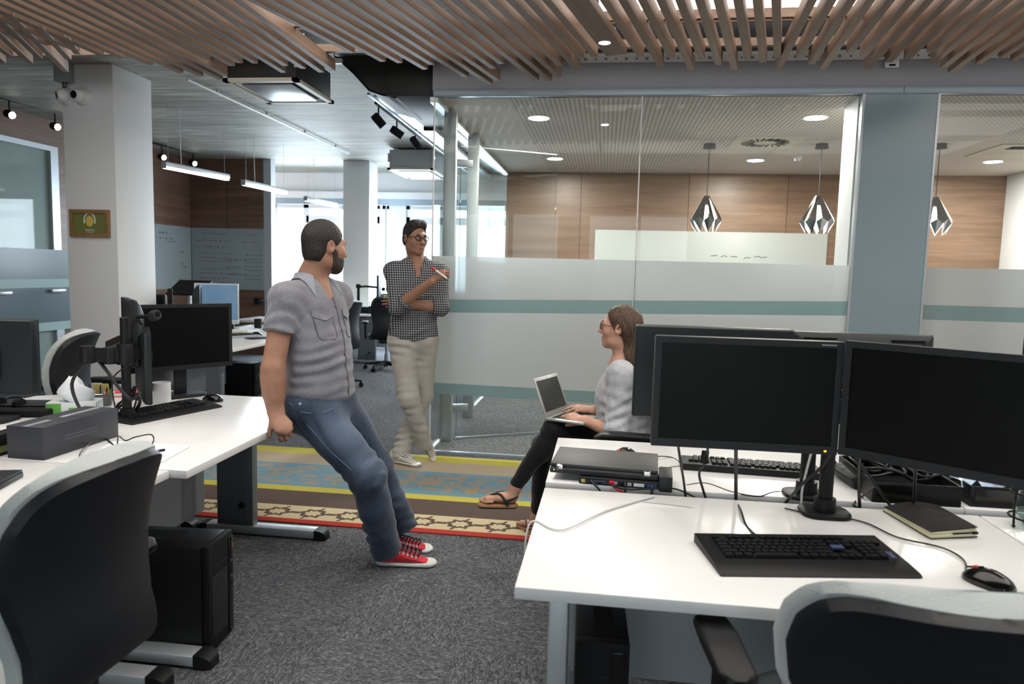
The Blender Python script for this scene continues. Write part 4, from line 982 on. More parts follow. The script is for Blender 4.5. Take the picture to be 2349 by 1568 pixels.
k3 = keyboard('silver keyboard on the middle corner desk', (-3.50, 6.32, ZD), math.radians(60), .03, keys=True, bodymat='light_metal', group='office keyboards')
def mouse(label, loc, rotz, mat='gloss_black', wheel='red_plastic', cable=None):
    g = thing('computer_mouse', label, 'mouse', loc, rotz, 'computer mice')
    rings = []
    for t_ in [i/10 for i in range(11)]:
        y = -.055+.11*t_; w = .033*(1-abs(2*t_-.9)**3*.45)*(1 if .02 < t_ < .98 else .6); h = .036*max(.12, math.sin(PI*min(1, max(0, (t_*.86+.1))))**.7)
        rings.append([(w*math.cos(a)*(1 if math.sin(a) >= 0 else 1), y, .003+max(0, h*math.sin(a))) for a in [PI*k/10 for k in range(11)]]+[(-w*.9, y, 0), (w*.9, y, 0)])
    obj('shell', MB().loft(rings), mat, g, smooth=60)
    obj('wheel', MB().lathe([(0, -.004), (.008, -.004), (.008, .004), (0, .004)], (0, .028, .028), n=14, M=RY(PI/2)), wheel, g)
    obj('button_split', MB().box((0, .03, .0315), (.0016, .04, .004), RX(-.35)), 'black_matte', g)
    if cable: obj('cable', MB().tube([Vector(p) for p in cable], .0022, 6, 6), 'cable_black', g)
    return g
def Lc(loc, rz, pts): Mi = (T4(Vector(loc)) @ RZ(rz)).inverted(); return [Mi @ Vector(p) for p in pts]
ml = (.9, 1.70, ZD); rz = math.radians(35)
mouse('black mouse with red wheel on the right front desk', ml, rz, cable=Lc(ml, rz, [Vector((P(x, y, Z=ZD+.004))) for x, y in ((2213, 1318), (2212, 1285), (2160, 1255), (2060, 1232), (1990, 1200), (1930, 1186), (1860, 1178), (1800, 1165))]))
mouse('black mouse with red stripe behind the closed laptop', (.095, 2.66, ZD), math.radians(140))
mouse('black mouse on the left desk near the leaning man', (-1.94, 3.30, ZD), math.radians(80), wheel='black_matte')
mouse('black mouse on the middle corner desk', (-3.36, 6.52, ZD), math.radians(80), wheel='black_matte')

# ================================================================ COMPUTER TOWERS
def tower(label, loc, rotz, w, d, h, detail=True):
    g = thing('computer_tower', label, 'computer', loc, rotz)     # front faces local +X
    obj('case', MB().bb(-d, -.03, -w/2, w/2, .012, h, .004), 'black_plastic', g)
    obj('front_panel', MB().bb(-.03, 0, -w/2, w/2, .01, h+.004, .008), 'black_matte', g)
    obj('drive_slot', MB().bb(-.001, .002, -w/2+.02, w/2-.05, h-.09, h-.085), 'dark_plastic', g)
    obj('front_grille', MB().bb(-.001, .003, -w/2+.015, w/2-.055, .06, h-.12, .002), 'dark_plastic', g)
    obj('side_strip', MB().bb(-.002, .004, w/2-.045, w/2-.01, .02, h-.02, .002), 'gloss_black', g)
    for k in range(4): obj('port', MB().bb(.003, .0055, w/2-.034, w/2-.02, h*.5+k*.03, h*.5+k*.03+.012), 'chrome' if k % 2 else 'black_matte', g)
    for k in range(14): obj('vent_rib', MB().bb(-d+.08+k*.012, -d+.085+k*.012, -w/2+.05, w/2-.04, h, h+.003), 'black_matte', g)
    for sx in (-d+.04, -.06):
        for sy in (-1, 1): obj('foot', MB().bb(sx-.02, sx+.02, sy*(w/2-.03)-.012, sy*(w/2-.03)+.012, 0, .013), 'black_matte', g)
    return g
tower('black tower computer under the left desk beside the chair', (-1.37, 2.375, 0), math.radians(4), .19, .40, .41)
tower('black tower computer under the right front desk', (.03, 1.76, 0), math.radians(-88), .14, .3, .47)
tower('black tower computer under the middle corner desk', (-3.70, 7.22, 0), 0, .2, .52, .36)
# ================================================================ PEOPLE (signed-distance bodies, meshed by surface nets)
F4 = np.float32
V3 = lambda *a: np.array(a if len(a) == 3 else a[0], dtype=F4)
def nrm(v): v = np.asarray(v, dtype=F4); return v/np.linalg.norm(v)
class Cone:
    def __init__(s, a, b, ra, rb, k=.02, flat=None, sub=False):
        s.a, s.b, s.ra, s.rb, s.k, s.sub = V3(a), V3(b), ra, rb, k, sub
        s.flat = None if flat is None else (nrm(flat[0]), flat[1])
        s.c = (s.a+s.b)/2; s.R = np.linalg.norm(s.b-s.a)/2+max(ra, rb)*(1 if flat is None else max(1, flat[1]))
    def d(s, p):
        m = 1
        if s.flat is not None:
            ax, sc = s.flat; q = p-s.c; t = (q@ax)[:, None]*ax; p = s.c+(q-t)+t/sc; m = min(1, sc)
        ab = s.b-s.a; L = float(ab@ab)+1e-12; h = np.clip(((p-s.a)@ab)/L, 0, 1)
        return (np.linalg.norm(p-s.a-h[:, None]*ab, axis=1)-(s.ra+(s.rb-s.ra)*h))*m
class CutCone(Cone):
    def __init__(s, a, b, ra, rb, k, c, n): super().__init__(a, b, ra, rb, k); s.pc, s.pn = V3(c), nrm(n)
    def d(s, p): return np.maximum(super().d(p), (p-s.pc)@s.pn)
class Ell:
    def __init__(s, c, r, ax=None, k=.02, sub=False):
        s.c, s.r, s.k, s.sub = V3(c), V3(r), k, sub; s.M = np.eye(3, dtype=F4) if ax is None else np.array([nrm(v) for v in ax], dtype=F4); s.R = float(max(r))
    def d(s, p):
        q = (p-s.c)@s.M.T; k0 = np.linalg.norm(q/s.r, axis=1); k1 = np.linalg.norm(q/(s.r*s.r), axis=1)+1e-9
        return k0*(k0-1)/k1
def sdf_eval(pr, p, cuts, disp):
    d = np.full(len(p), 1.0, dtype=F4)
    for q in pr:
        e = q.d(p).astype(F4); k = q.k
        if q.sub:
            h = np.clip(.5-.5*(d+e)/k, 0, 1); d = d*(1-h)+(-e)*h+k*h*(1-h)
        else:
            h = np.clip(.5+.5*(e-d)/k, 0, 1); d = e*(1-h)+d*h-k*h*(1-h)
    if disp is not None: d = d+disp(p)
    for c, n in cuts: d = np.maximum(d, ((p-V3(c))@nrm(n)).astype(F4))
    return d
def sdf_mesh(name, pr, h=.004, cuts=(), disp=None, extra=.012, smooth=1):
    lo = np.min([q.c-q.R for q in pr if not q.sub], axis=0)-extra-2*h; hi = np.max([q.c+q.R for q in pr if not q.sub], axis=0)+extra+2*h
    N = 16; B = N*h; nb = np.ceil((hi-lo)/B).astype(int)
    I = np.stack(np.meshgrid(*[np.arange(n) for n in nb], indexing='ij'), -1).reshape(-1, 3)
    C = (lo+(I+.5)*B).astype(F4); near = np.zeros(len(C), bool); rad = B*.87+extra
    for q in pr:
        if not q.sub: near |= np.linalg.norm(C-q.c, axis=1) < q.R+rad
    I, C = I[near], C[near]
    d = sdf_eval(pr, C, cuts, None); keep = np.abs(d) < rad*1.25+.01; I, C = I[keep], C[keep]
    g = np.arange(N+1); G = np.stack(np.meshgrid(g, g, g, indexing='ij'), -1).reshape(-1, 3)
    D = nb*N+4; keys, pos, eds = [], [], []
    enc = lambda c: (c[..., 0].astype(np.int64)+1)+D[0]*((c[..., 1].astype(np.int64)+1)+D[1]*(c[..., 2].astype(np.int64)+1))
    off = np.array([[i, j, k] for i in (0, 1) for j in (0, 1) for k in (0, 1)])
    for bi, cc in zip(I, C):
        act = [q for q in pr if np.linalg.norm(q.c-cc) < q.R+rad+.06]
        if not act: continue
        p = (lo+(bi*N+G)*h).astype(F4); v = sdf_eval(act, p, cuts, disp).reshape(N+1, N+1, N+1)
        if v.min() > 0 or v.max() < 0: continue
        s = v < 0; S = sum(s[o[0]:N+o[0], o[1]:N+o[1], o[2]:N+o[2]].astype(np.int8) for o in off)
        cell = np.argwhere((S > 0) & (S < 8))
        if len(cell):
            acc = np.zeros((len(cell), 3), F4); cnt = np.zeros(len(cell), F4)
            for a in range(3):
                o2 = [b for b in range(3) if b != a]
                for u in (0, 1):
                    for w in (0, 1):
                        o = np.zeros(3, int); o[o2[0]] = u; o[o2[1]] = w; e = o.copy(); e[a] = 1
                        v0 = v[tuple((cell+o).T)]; v1 = v[tuple((cell+e).T)]; m_ = (v0 < 0) != (v1 < 0)
                        tt = np.where(m_, v0/np.where(m_, v0-v1, 1), 0); q = (cell+o).astype(F4); q[:, a] += tt
                        acc += q*m_[:, None]; cnt += m_
            keys.append(enc(cell+bi*N)); pos.append(lo+(bi*N+acc/cnt[:, None])*h)
        for a in range(3):
            sl0 = [slice(0, N)]*3; sl1 = list(sl0); sl1[a] = slice(1, N+1)
            s0, s1 = s[tuple(sl0)], s[tuple(sl1)]; e = np.argwhere(s0 != s1)
            if len(e): eds.append((a, e+bi*N, s0[tuple(e.T)]))
    K = np.concatenate(keys); Pp = np.concatenate(pos); o = np.argsort(K); K, Pp = K[o], Pp[o]
    K, ui = np.unique(K, return_index=True); Pp = Pp[ui]; Q = []
    for a, e, sg in eds:
        b, c = (a+1) % 3, (a+2) % 3; cs = []
        for u, w in ((-1, -1), (0, -1), (0, 0), (-1, 0)):
            q = e.copy(); q[:, b] += u; q[:, c] += w; cs.append(enc(q))
        ids = np.stack(cs, 1); f = np.searchsorted(K, ids); f = np.minimum(f, len(K)-1); ok = (K[f] == ids).all(1)
        f, sg = f[ok], sg[ok]; f[~sg] = f[~sg][:, ::-1]; Q.append(f)
    Q = np.concatenate(Q)
    for _ in range(smooth):      # gentle Laplacian
        n_v = len(Pp); src = np.concatenate([Q[:, i] for i in range(4) for j in (1, 3)]); dst = np.concatenate([Q[:, (i+j) % 4] for i in range(4) for j in (1, 3)])
        cnt = np.bincount(src, minlength=n_v); acc = np.stack([np.bincount(src, weights=Pp[dst, c], minlength=n_v) for c in range(3)], 1)
        Pp = Pp*.5+.5*acc/np.maximum(cnt, 1)[:, None]
    me = bpy.data.meshes.new(name); me.vertices.add(len(Pp)); me.vertices.foreach_set('co', Pp.astype(F4).ravel())
    me.loops.add(Q.size); me.loops.foreach_set('vertex_index', Q.astype(np.int32).ravel())
    me.polygons.add(len(Q)); me.polygons.foreach_set('loop_start', np.arange(0, Q.size, 4, dtype=np.int32)); me.polygons.foreach_set('loop_total', np.full(len(Q), 4, np.int32))
    me.update(calc_edges=True); me.validate(); me.shade_smooth(); return me
def part(name, me, mat, parent):
    me.materials.append(MATS[mat]); o = bpy.data.objects.new(name, me); COL.objects.link(o); o.parent = parent
    if parent is not None: o.matrix_parent_inverse = parent.matrix_world.inverted() if False else Matrix.Translation(-Vector(parent.location))
    return o
def wobble(amp, f, seed=0, stretch=(1, 1, 1)):
    rs = np.random.RandomState(seed); W_ = rs.normal(size=(6, 3)).astype(F4)*f*V3(*stretch); ph = rs.uniform(0, 6.28, 6).astype(F4)
    def fn(p):
        r = np.zeros(len(p), F4)
        for i in range(6): r += np.sin(p@W_[i]+ph[i]+1.3*np.sin(p@W_[(i+2) % 6]*.7))
        return r*(amp/3)
    return fn
def folds(lst, seed=0):
    """fold ridges: each (point, direction of the ridge axis spacing, amp, wavelength, reach)"""
    def fn(p):
        r = np.zeros(len(p), F4)
        for (c, ax, amp, wl, reach) in lst:
            q = p-V3(c); u = q@nrm(ax); dist = np.linalg.norm(q, axis=1)
            w = np.exp(-(dist/reach)**2); bend = .25*wl*np.sin(p@V3(9, 7, 5)+seed)
            ax3 = nrm(np.cross(nrm(ax), V3(.3, .5, .8))); v2 = q@ax3; m_ = .55+.45*np.sin(v2*22+u*9+seed*1.7+amp*900)
            ph = (u+bend+.35*v2+.3*wl*np.sin(v2*17+seed))*6.2832/wl; sn = np.sin(ph); r += amp*w*m_*(sn+.35*np.sin(ph*.47+2))
        return r*1.6
    return fn
def addf(*fs): return lambda p: sum(f(p) for f in fs)
class Frame:
    def __init__(s, o, f, up=(0, 0, 1), sc=1):
        s.o = V3(o); s.f = nrm(f); u = V3(*up); u = u-s.f*(u@s.f); s.u = nrm(u); s.r = np.cross(s.f, s.u); s.sc = sc
    def __call__(s, r, f, u): return s.o+(s.r*r+s.f*f+s.u*u)*s.sc
    @property
    def ax(s): return (s.r, s.f, s.u)
def head_prims(H, female=False):
    S = H.sc; E = lambda c, r, k=.02, **kw: Ell(H(*c), [x*S for x in r], H.ax, k*S, **kw); Cn = lambda a, b, ra, rb, k=.02, **kw: Cone(H(*a), H(*b), ra*S, rb*S, k*S, **kw)
    j = .9 if female else 1
    P_ = [E((0, -.012, .035), (.075, .097, .090)), E((0, .035, -.035), (.060*j, .062, .078), .04), E((0, .066, -.097), (.026*j, .022, .022), .035)]
    P_ += [E((sx*.040, .055, -.022), (.026, .028, .026), .03) for sx in (-1, 1)] + [E((sx*.046*j, .012, -.078), (.018, .034, .020), .03) for sx in (-1, 1)]
    P_ += [Cn((-.034, .083, .024), (.034, .083, .024), .013, .013, .022)]
    P_ += [E((sx*.031, .104, .004), (.019, .016, .013), .012, sub=True) for sx in (-1, 1)]
    P_ += [E((sx*.031, .083, .004), (.0145, .0145, .0125), .004) for sx in (-1, 1)]
    P_ += [Cn((0, .090, .016), (0, .112, -.028), .009, .0125, .014), E((0, .113, -.031), (.0115, .010, .009), .01)] + [E((sx*.012, .103, -.035), (.008, .010, .0075), .006) for sx in (-1, 1)]
    P_ += [E((0, .091, -.063), (.023, .0105, .0062), .006), E((0, .089, -.074), (.019, .010, .007), .006), E((0, .099, -.0685), (.021, .006, .0022), .004, sub=True)]
    for sx in (-1, 1):
        ax = (nrm(H.r+.35*sx*-H.f), nrm(H.f+.35*sx*H.r), nrm(H.u))
        P_ += [Ell(H(sx*.079, -.012, .0), [.009*S, .021*S, .031*S], ax, .008*S), Ell(H(sx*.089, -.009, .004), [.009*S, .012*S, .019*S], ax, .006*S, sub=True), Ell(H(sx*.078, .002, -.004), [.006*S, .005*S, .008*S], ax, .004*S)]
    return P_
def hand_prims(w, d, n, side, curls, spread=.05, sc=1., thumb=(.5, .6, .3), rf=.0082, tc=(.25, .3)):
    """wrist w, finger direction d, back-of-hand normal n; side +1 = thumb lies towards cross(d, n); curls: per finger three bend angles towards the palm"""
    d = nrm(d); n = nrm(V3(*n)-d*(V3(*n)@d)); s = np.cross(d, n)*side; w = V3(*w)
    A = [Cone(w, w+d*.085*sc, .026*sc, .034*sc, .02, flat=(n, .50))]
    A += [Cone(w+d*.03*sc+s*.012*sc-n*.006*sc, w+d*.055*sc+s*.028*sc-n*.008*sc, .016*sc, .014*sc, .02)]
    L = [(.040, .024, .019), (.045, .028, .020), (.041, .026, .020), (.032, .019, .017)]; X = [.029, .0095, -.0095, -.027]; Yk = [.085, .090, .086, .076]
    for i in range(4):
        p = w+d*Yk[i]*sc+s*X[i]*sc+n*.002*sc; a = 0; dirb = nrm(d+s*spread*(1.5-i)); r = rf*sc*(1 if i < 3 else .88)
        A.append(Cone(w+d*.05*sc+s*X[i]*.8*sc, p, r*1.05, r*1.12, .012))
        for jn in range(3):
            a += curls[i][jn]; q = p+(dirb*math.cos(a)-n*math.sin(a))*L[i][jn]*sc; A.append(Cone(p, q, r*(1-.07*jn), r*(.93-.08*jn), .0035)); p = q
    t0 = w+d*.028*sc+s*.026*sc-n*.006*sc; td = nrm(d*thumb[0]+s*thumb[1]-n*thumb[2]); q = t0+td*.04*sc; A.append(Cone(t0, q, .0125*sc, .0105*sc, .012))
    a2 = nrm(np.cross(td, np.cross(s, d)*1.0)); t2 = nrm(td*math.cos(tc[0])+nrm(d-td*(d@td))*math.sin(tc[0])-n*tc[1]*.3); A.append(Cone(q, q+t2*.030*sc, .0105*sc, .0085*sc, .004))
    return A
t = NT('skin'); v = t.coord('Object'); a = t.noise(v, 18, 4, .6); b = t.noise(v, 160, 2)
t.base(t.mix(a, lin((138, 100, 82)), lin((172, 130, 108)))); t.set(.5, spec=.35); t.b.inputs['Subsurface Weight'].default_value = .12; t.b.inputs['Subsurface Radius'].default_value = (.012, .005, .003); t.b.inputs['Subsurface Scale'].default_value = 1; t.bump(b, .12, .001)
t = NT('skin_fair'); v = t.coord('Object'); a = t.noise(v, 18, 4, .6); b = t.noise(v, 160, 2)
t.base(t.mix(a, lin((168, 124, 104)), lin((202, 158, 136)))); t.set(.5, spec=.35); t.b.inputs['Subsurface Weight'].default_value = .12; t.b.inputs['Subsurface Radius'].default_value = (.012, .005, .003); t.b.inputs['Subsurface Scale'].default_value = 1; t.bump(b, .12, .001)
def hairmat(name, dark, light, sc):
    t = NT(name); a = t.noise(t.coord('Object', sc), 1, 3, .6, .3); t.base(t.ramp(a, [(.35, lin(dark)), (.7, lin(light))])); t.set(.55, spec=.4); t.bump(a, .9, .004)
hairmat('hair_black', (22, 20, 20), (52, 46, 44), (260, 260, 70)); hairmat('hair_brown_dark', (20, 17, 16), (50, 43, 39), (300, 300, 90)); hairmat('beard_brown', (36, 28, 24), (74, 56, 46), (420, 420, 300)); hairmat('hair_long_brown', (46, 33, 25), (98, 74, 56), (200, 200, 9))
def fabric(name, dark, light, scale=500, rough=.9, big=10, sheen=.2):
    t = NT(name); v = t.coord('Object'); a = t.noise(t.coord('Object', (scale, scale, scale*.25)), 1, 2); b = t.noise(t.coord('Object', (scale*.3, scale*.3, scale)), 1, 2); c = t.noise(v, big, 3)
    f = t.math('ADD', t.math('MULTIPLY', t.math('ADD', a, b), .3), t.math('MULTIPLY', c, .4)); t.base(t.ramp(f, [(.36, lin(dark)), (.66, lin(light))])); t.set(rough, spec=.2, sheen=sheen); t.bump(a, .25, .001)
fabric('shirt_grey', (98, 98, 106), (138, 138, 146), 420); fabric('trousers_stone', (150, 146, 140), (184, 180, 174), 600, big=6); fabric('knit_grey', (150, 152, 158), (192, 194, 199), 300, big=30); fabric('leggings_black', (13, 13, 15), (24, 24, 27), 500); fabric('canvas_red', (165, 30, 45), (212, 52, 66), 600); fabric('canvas_white', (188, 184, 178), (216, 212, 206), 600)
fabric('denim', (30, 38, 52), (74, 90, 112), 380, big=7)
t = MATS['denim'].node_tree; _bs = t.nodes['Principled BSDF']; _src = _bs.inputs['Base Color'].links[0].from_socket     # worn pale thigh and knee
_g = t.nodes.new('ShaderNodeTexCoord'); _mx = t.nodes.new('ShaderNodeMix'); _mx.data_type = 'RGBA'; _acc = None
for _c, _r in (((-1.10, 2.90, .72), .17), ((-1.00, 2.90, .56), .12)):
    _d = t.nodes.new('ShaderNodeVectorMath'); _d.operation = 'DISTANCE'; _d.inputs[1].default_value = _c; t.links.new(_g.outputs['Object'], _d.inputs[0])
    _m = t.nodes.new('ShaderNodeMapRange'); _m.inputs['From Min'].default_value = _r*1.1; _m.inputs['From Max'].default_value = _r*.2; _m.inputs['To Max'].default_value = .5; t.links.new(_d.outputs['Value'], _m.inputs['Value'])
    if _acc is None: _acc = _m.outputs[0]
    else:
        _a = t.nodes.new('ShaderNodeMath'); _a.operation = 'MAXIMUM'; t.links.new(_acc, _a.inputs[0]); t.links.new(_m.outputs[0], _a.inputs[1]); _acc = _a.outputs[0]
t.links.new(_acc, _mx.inputs[0]); t.links.new(_src, _mx.inputs[6]); _mx.inputs[7].default_value = (*lin((108, 124, 146)), 1); t.links.new(_mx.outputs[2], _bs.inputs['Base Color'])
fabric('shirt_collar', (112, 116, 126), (152, 156, 166), 420)
t = NT('gingham'); x, y, z = t.sep(t.coord('Object'))
q = 2*PI/.0165; w1 = t.math('GREATER_THAN', t.math('SINE', t.math('MULTIPLY', t.math('ADD', t.math('MULTIPLY', x, .94), t.math('MULTIPLY', y, .45)), q)), 0); w2 = t.math('GREATER_THAN', t.math('SINE', t.math('MULTIPLY', z, q)), 0)
f = t.math('MULTIPLY', t.math('ADD', w1, w2), .5); nz = t.noise(t.coord('Object'), 9, 2)
t.base(t.mix(t.math('MULTIPLY', nz, .15), t.ramp(f, [(0, lin((176, 176, 178))), (.4, lin((86, 88, 94))), (.8, lin((22, 24, 30)))], 'CONSTANT'), lin((90, 90, 96)))); t.set(.9, spec=.2)
plain('denim_seam', (96, 112, 134), .9)
plain('lip', (150, 88, 82), .5)
plain('aluminium', (186, 186, 184), .4, .6)
plain('laptop_screen', (40, 38, 34), .25)
plain('shirt_seam', (96, 96, 104), .9)
plain('rubber_white', (206, 206, 204), .5); plain('lace_navy', (24, 26, 44), .8); plain('lace_white', (205, 202, 196), .8); plain('cork', (150, 112, 74), .8, var=.2, scale=90); plain('tortoise', (96, 48, 28), .25, var=.5, scale=60); plain('eye_white', (225, 222, 218), .2, var=.01); plain('iris_dark', (40, 28, 22), .2); plain('strap_black', (22, 22, 23), .6)
def shoe(parent, heel, toe, up, upper, lace, nm='shoe', toecap=None, L=.275, eyelet=True):
    """canvas sneaker; heel and toe are the sole ends on their ground line"""
    heel, toe = V3(*heel), V3(*toe); f = nrm(toe-heel); H = Frame(heel, f, up); L = float(np.linalg.norm(toe-heel)); s = L/.28
    E = lambda c, r, k=.03: Ell(H(c[0]*s, c[1]*s, c[2]*s), [x*s for x in r], H.ax, k*s)
    Cn = lambda a, b, ra, rb, k, fl=None: Cone(H(*[x*s for x in a]), H(*[x*s for x in b]), ra*s, rb*s, k*s, flat=fl)
    up_ = [Cn((0, .045, .05), (0, .23, .040), .036, .040, .03, (H.u, .72)), Cn((0, .05, .06), (0, .155, .058), .036, .034, .03), Cn((0, .045, .055), (0, .05, .085), .034, .035, .03)]
    me = sdf_mesh('upper', up_, .0035, cuts=[(H(0, 0, .018*s), -H.u), (H(0, .02*s, .098*s), nrm(H.u+.35*H.f))]); u_ = part(nm, me, upper, parent)
    so = [Cn((0, .035, .014), (0, .235, .014), .037, .044, .02, (H.u, .45))]
    me = sdf_mesh('sole', so, .0035, cuts=[(H(0, 0, .0), -H.u), (H(0, 0, .022*s), H.u)], smooth=0); part('sole', me, 'rubber_white', u_)
    ln = MB()
    ln.tube([H(x*s*1.14, y*s, .024*s) for x, y in [(.037*math.cos(a) if True else 0, .0) for a in ()]] or [H(.036*s, .04*s, .0135*s), H(.0435*s, .2*s, .0135*s), H(.03*s, .262*s, .0135*s), H(0, .279*s, .0135*s), H(-.03*s, .262*s, .0135*s), H(-.0435*s, .2*s, .0135*s), H(-.036*s, .04*s, .0135*s), H(0, .0, .0135*s), H(.036*s, .04*s, .0135*s)], .0016, 5, 5); part('sole_line', ln.mesh('sole_line', 60), 'lace_navy' if upper == 'canvas_white' else 'rubber_white', u_)
    for k in range(6):
        y = (.205-k*.019)*s; z = (.066+k*.0062)*s
        q = MB().tube([H(-.03*s, y-.012*s, z-.016*s), H(-.012*s, y-.004*s, z+.002*s), H(.012*s, y+.004*s, z+.002*s), H(.03*s, y-.012*s, z-.016*s)], .0042*s, 6, 3); part('lace', q.mesh('lace', 60), lace, u_)
        if eyelet:
            for sx in (-1, 1):
                q = MB().lathe([(.002, -.002), (.0055, -.002), (.0055, .002), (.002, .002)], n=10, M=Matrix.Translation(Vector(H(sx*.0325*s, y-.016*s, z-.018*s))) @ Vector((*(H.r*sx+.5*H.u),)).to_track_quat('Z', 'Y').to_matrix().to_4x4()); part('eyelet', q.mesh('eyelet', 60), 'rubber_white', u_)
    q = MB(); 
    for sx in (-1, 1): q.tube([H(0, .095*s, .105*s), H(sx*.02*s, .10*s, .115*s), H(sx*.04*s, .09*s, .105*s), H(sx*.022*s, .085*s, .10*s), H(0, .095*s, .105*s)], .003*s, 6, 4)
    part('lace_bow', q.mesh('lace_bow', 60), lace, u_)
    return u_
def glasses(parent, H, mat, sq=False):
    g = MB(); S = H.sc
    for sx in (-1, 1):
        pts = [H(sx*.034+.024*math.cos(a)*(1 if not sq else 1.06), .108-abs(sx*.034+.024*math.cos(a))*.12, .004+.020*math.sin(a)*(1 if not sq else .86)) for a in [2*PI*k/18 for k in range(19)]]
        g.tube(pts, .0026*S, 6)
        g.tube([H(sx*.058, .101, .010), H(sx*.074, .07, .012), H(sx*.083, .01, .010), H(sx*.083, -.02, .0)], .0026*S, 6, 3)
    g.tube([H(-.011, .112, .008), H(0, .116, .011), H(.011, .112, .008)], .0026*S, 6, 2)
    o = part('glasses', g.mesh('glasses', 60), mat, parent)
    for sx in (-1, 1):
        q = MB(); q.loft([[H(sx*.034+.022*math.cos(a), .107+dy-abs(sx*.034)*.12, .004+.018*math.sin(a)) for a in [2*PI*k/16 for k in range(16)]] for dy in (0, .001)]); part('lens', q.mesh('lens', None), 'lens_glass', o)
    return o
def eyes(parent, H, look=(0, 1, 0)):
    for sx in (-1, 1):
        c = H(sx*.031, .0848, .004); q = MB(); dv = Vector(H.r*look[0]+H.f*look[1]+H.u*look[2]).normalized()
        M = Matrix.Translation(Vector(c)) @ dv.to_track_quat('Z', 'Y').to_matrix().to_4x4() @ Matrix.Diagonal((1, .52, 1, 1))
        r = .0136*H.sc; e = part('eye', MB().lathe([(r*math.sin(a), r*math.cos(a)) for a in [PI*k/10 for k in range(11)]], n=16, M=M).mesh('eye', 80), 'eye_white', parent)
        part('iris', MB().lathe([(0, r*1.02), (r*.28, r*.99), (r*.42, r*.93), (r*.4, r*.9), (0, r*.9)], n=14, M=M).mesh('iris', 80), 'iris_dark', e)
        br = MB().tube([H(sx*.016, .100, .027), H(sx*.030, .0985, .032), H(sx*.046, .088, .028)], [.004*H.sc, .0045*H.sc, .0025*H.sc], 6, 3); part('eyebrow', br.mesh('eyebrow', 60), 'hair_black', parent)
def hair_cut(H, a=.02, b=.9, nape=-.075):
    n1 = nrm(H.f-b*H.u); c1 = H(0, a, 0); n2 = -nrm(H.u+.25*H.f); c2 = H(0, -.06, nape); return [(c1, n1), (c2, n2)]
def button(parent, p, n, r=.005, mat='rubber_white'):
    M = Matrix.Translation(Vector(p)) @ Vector(n).to_track_quat('Z', 'Y').to_matrix().to_4x4(); part('button', MB().lathe([(0, .002), (r, .0015), (r, -.002), (0, -.002)], n=12, M=M).mesh('button', 40), mat, parent)

# ------------------------------------------------------------------ man leaning on the left desk
A = thing('person', 'bearded man in grey short-sleeved shirt, jeans and red sneakers leaning on a desk', 'person', (-.98, 3.2, 0))
n_ = nrm((.965, -.26, 0)); l_ = np.array([.26, .965, 0], F4)       # chest direction, towards his left
SRp = V3(-1.360, 2.895, 1.278); SLp = SRp+l_*.37; up = V3(0, 0, 1); mid = (SRp+SLp)/2+up*.037
T = Frame(mid, n_, up)   # r = his right
HA = Frame((-1.262, 3.085, 1.505), (.60, .80, -.03), (-.05, 0, 1), .93)
elbR, wrR = V3(-1.372, 2.80, .985), V3(-1.352, 2.785, .805)
elbL, wrL = SLp+V3(-.13, .09, -.27), SLp+V3(-.17, .02, -.48)
hd = hand_prims((-1.352, 2.775, .808), (.52, -.22, -.60), (.30, -.72, .62), 1, [(.75, 1.0, .6), (.8, 1.05, .6), (.85, 1.05, .6), (.9, 1.0, .6)], .01, .98, (.62, .6, .45), .0092)
body = head_prims(HA)+[Cone(HA(0, -.02, -.05), mid+V3(0, 0, .05)-n_*.01, .058, .064, .03), Cone(SRp, SLp, .05, .05, .04), Ell(mid-up*.18, (.13, .09, .2), T.ax, .05), Cone(mid+up*.05+n_*.02, mid-up*.06+n_*.078, .050, .034, .02),
    Cone(SRp, elbR, .054, .046, .03), Cone(elbR, wrR, .047, .032, .02), Cone(elbR-V3(0, 0, .05), elbR-V3(.0, 0, .10), .048, .044, .03), Cone(SLp, elbL, .054, .044, .03), Cone(elbL, wrL, .045, .031, .02)]+hd
part('body', sdf_mesh('body', body, .0034), 'skin', A)
hc = hair_cut(HA, .030, .80, -.072)
hairp = [Ell(HA(0, -.013, .040), [.0815*.93, .103*.93, .096*.93], HA.ax, .02), Ell(HA(0, -.055, -.03), [.066*.93, .050*.93, .062*.93], HA.ax, .03)]
part('hair', sdf_mesh('hair', hairp, .003, cuts=hc, disp=wobble(.0012, 420, 3)), 'hair_brown_dark', A)
sb = [Ell(HA(sx*.069, .016, -.035), [.010, .018, .045], HA.ax, .01) for sx in (-1, 1)]
bS = .93; bE = lambda c, r, k: Ell(HA(*c), [x*bS for x in r], HA.ax, k*bS)
bd = [bE((0, .036, -.037), (.0640, .0655, .0815), .02), bE((0, .066, -.098), (.0285, .0245, .0255), .035)]+[bE((sx*.046, .012, -.080), (.0225, .038, .025), .03) for sx in (-1, 1)]+[bE((sx*.064, .016, -.022), (.0125, .014, .036), .02) for sx in (-1, 1)]
part('beard', sdf_mesh('beard', bd, .003, cuts=[(HA(0, .075, -.052), nrm(HA.u+.72*HA.f)), (HA(0, -.004, -.05), nrm(-HA.f-.25*HA.u))], disp=wobble(.0012, 420, 5)), 'beard_brown', A)
eyes(A, HA)
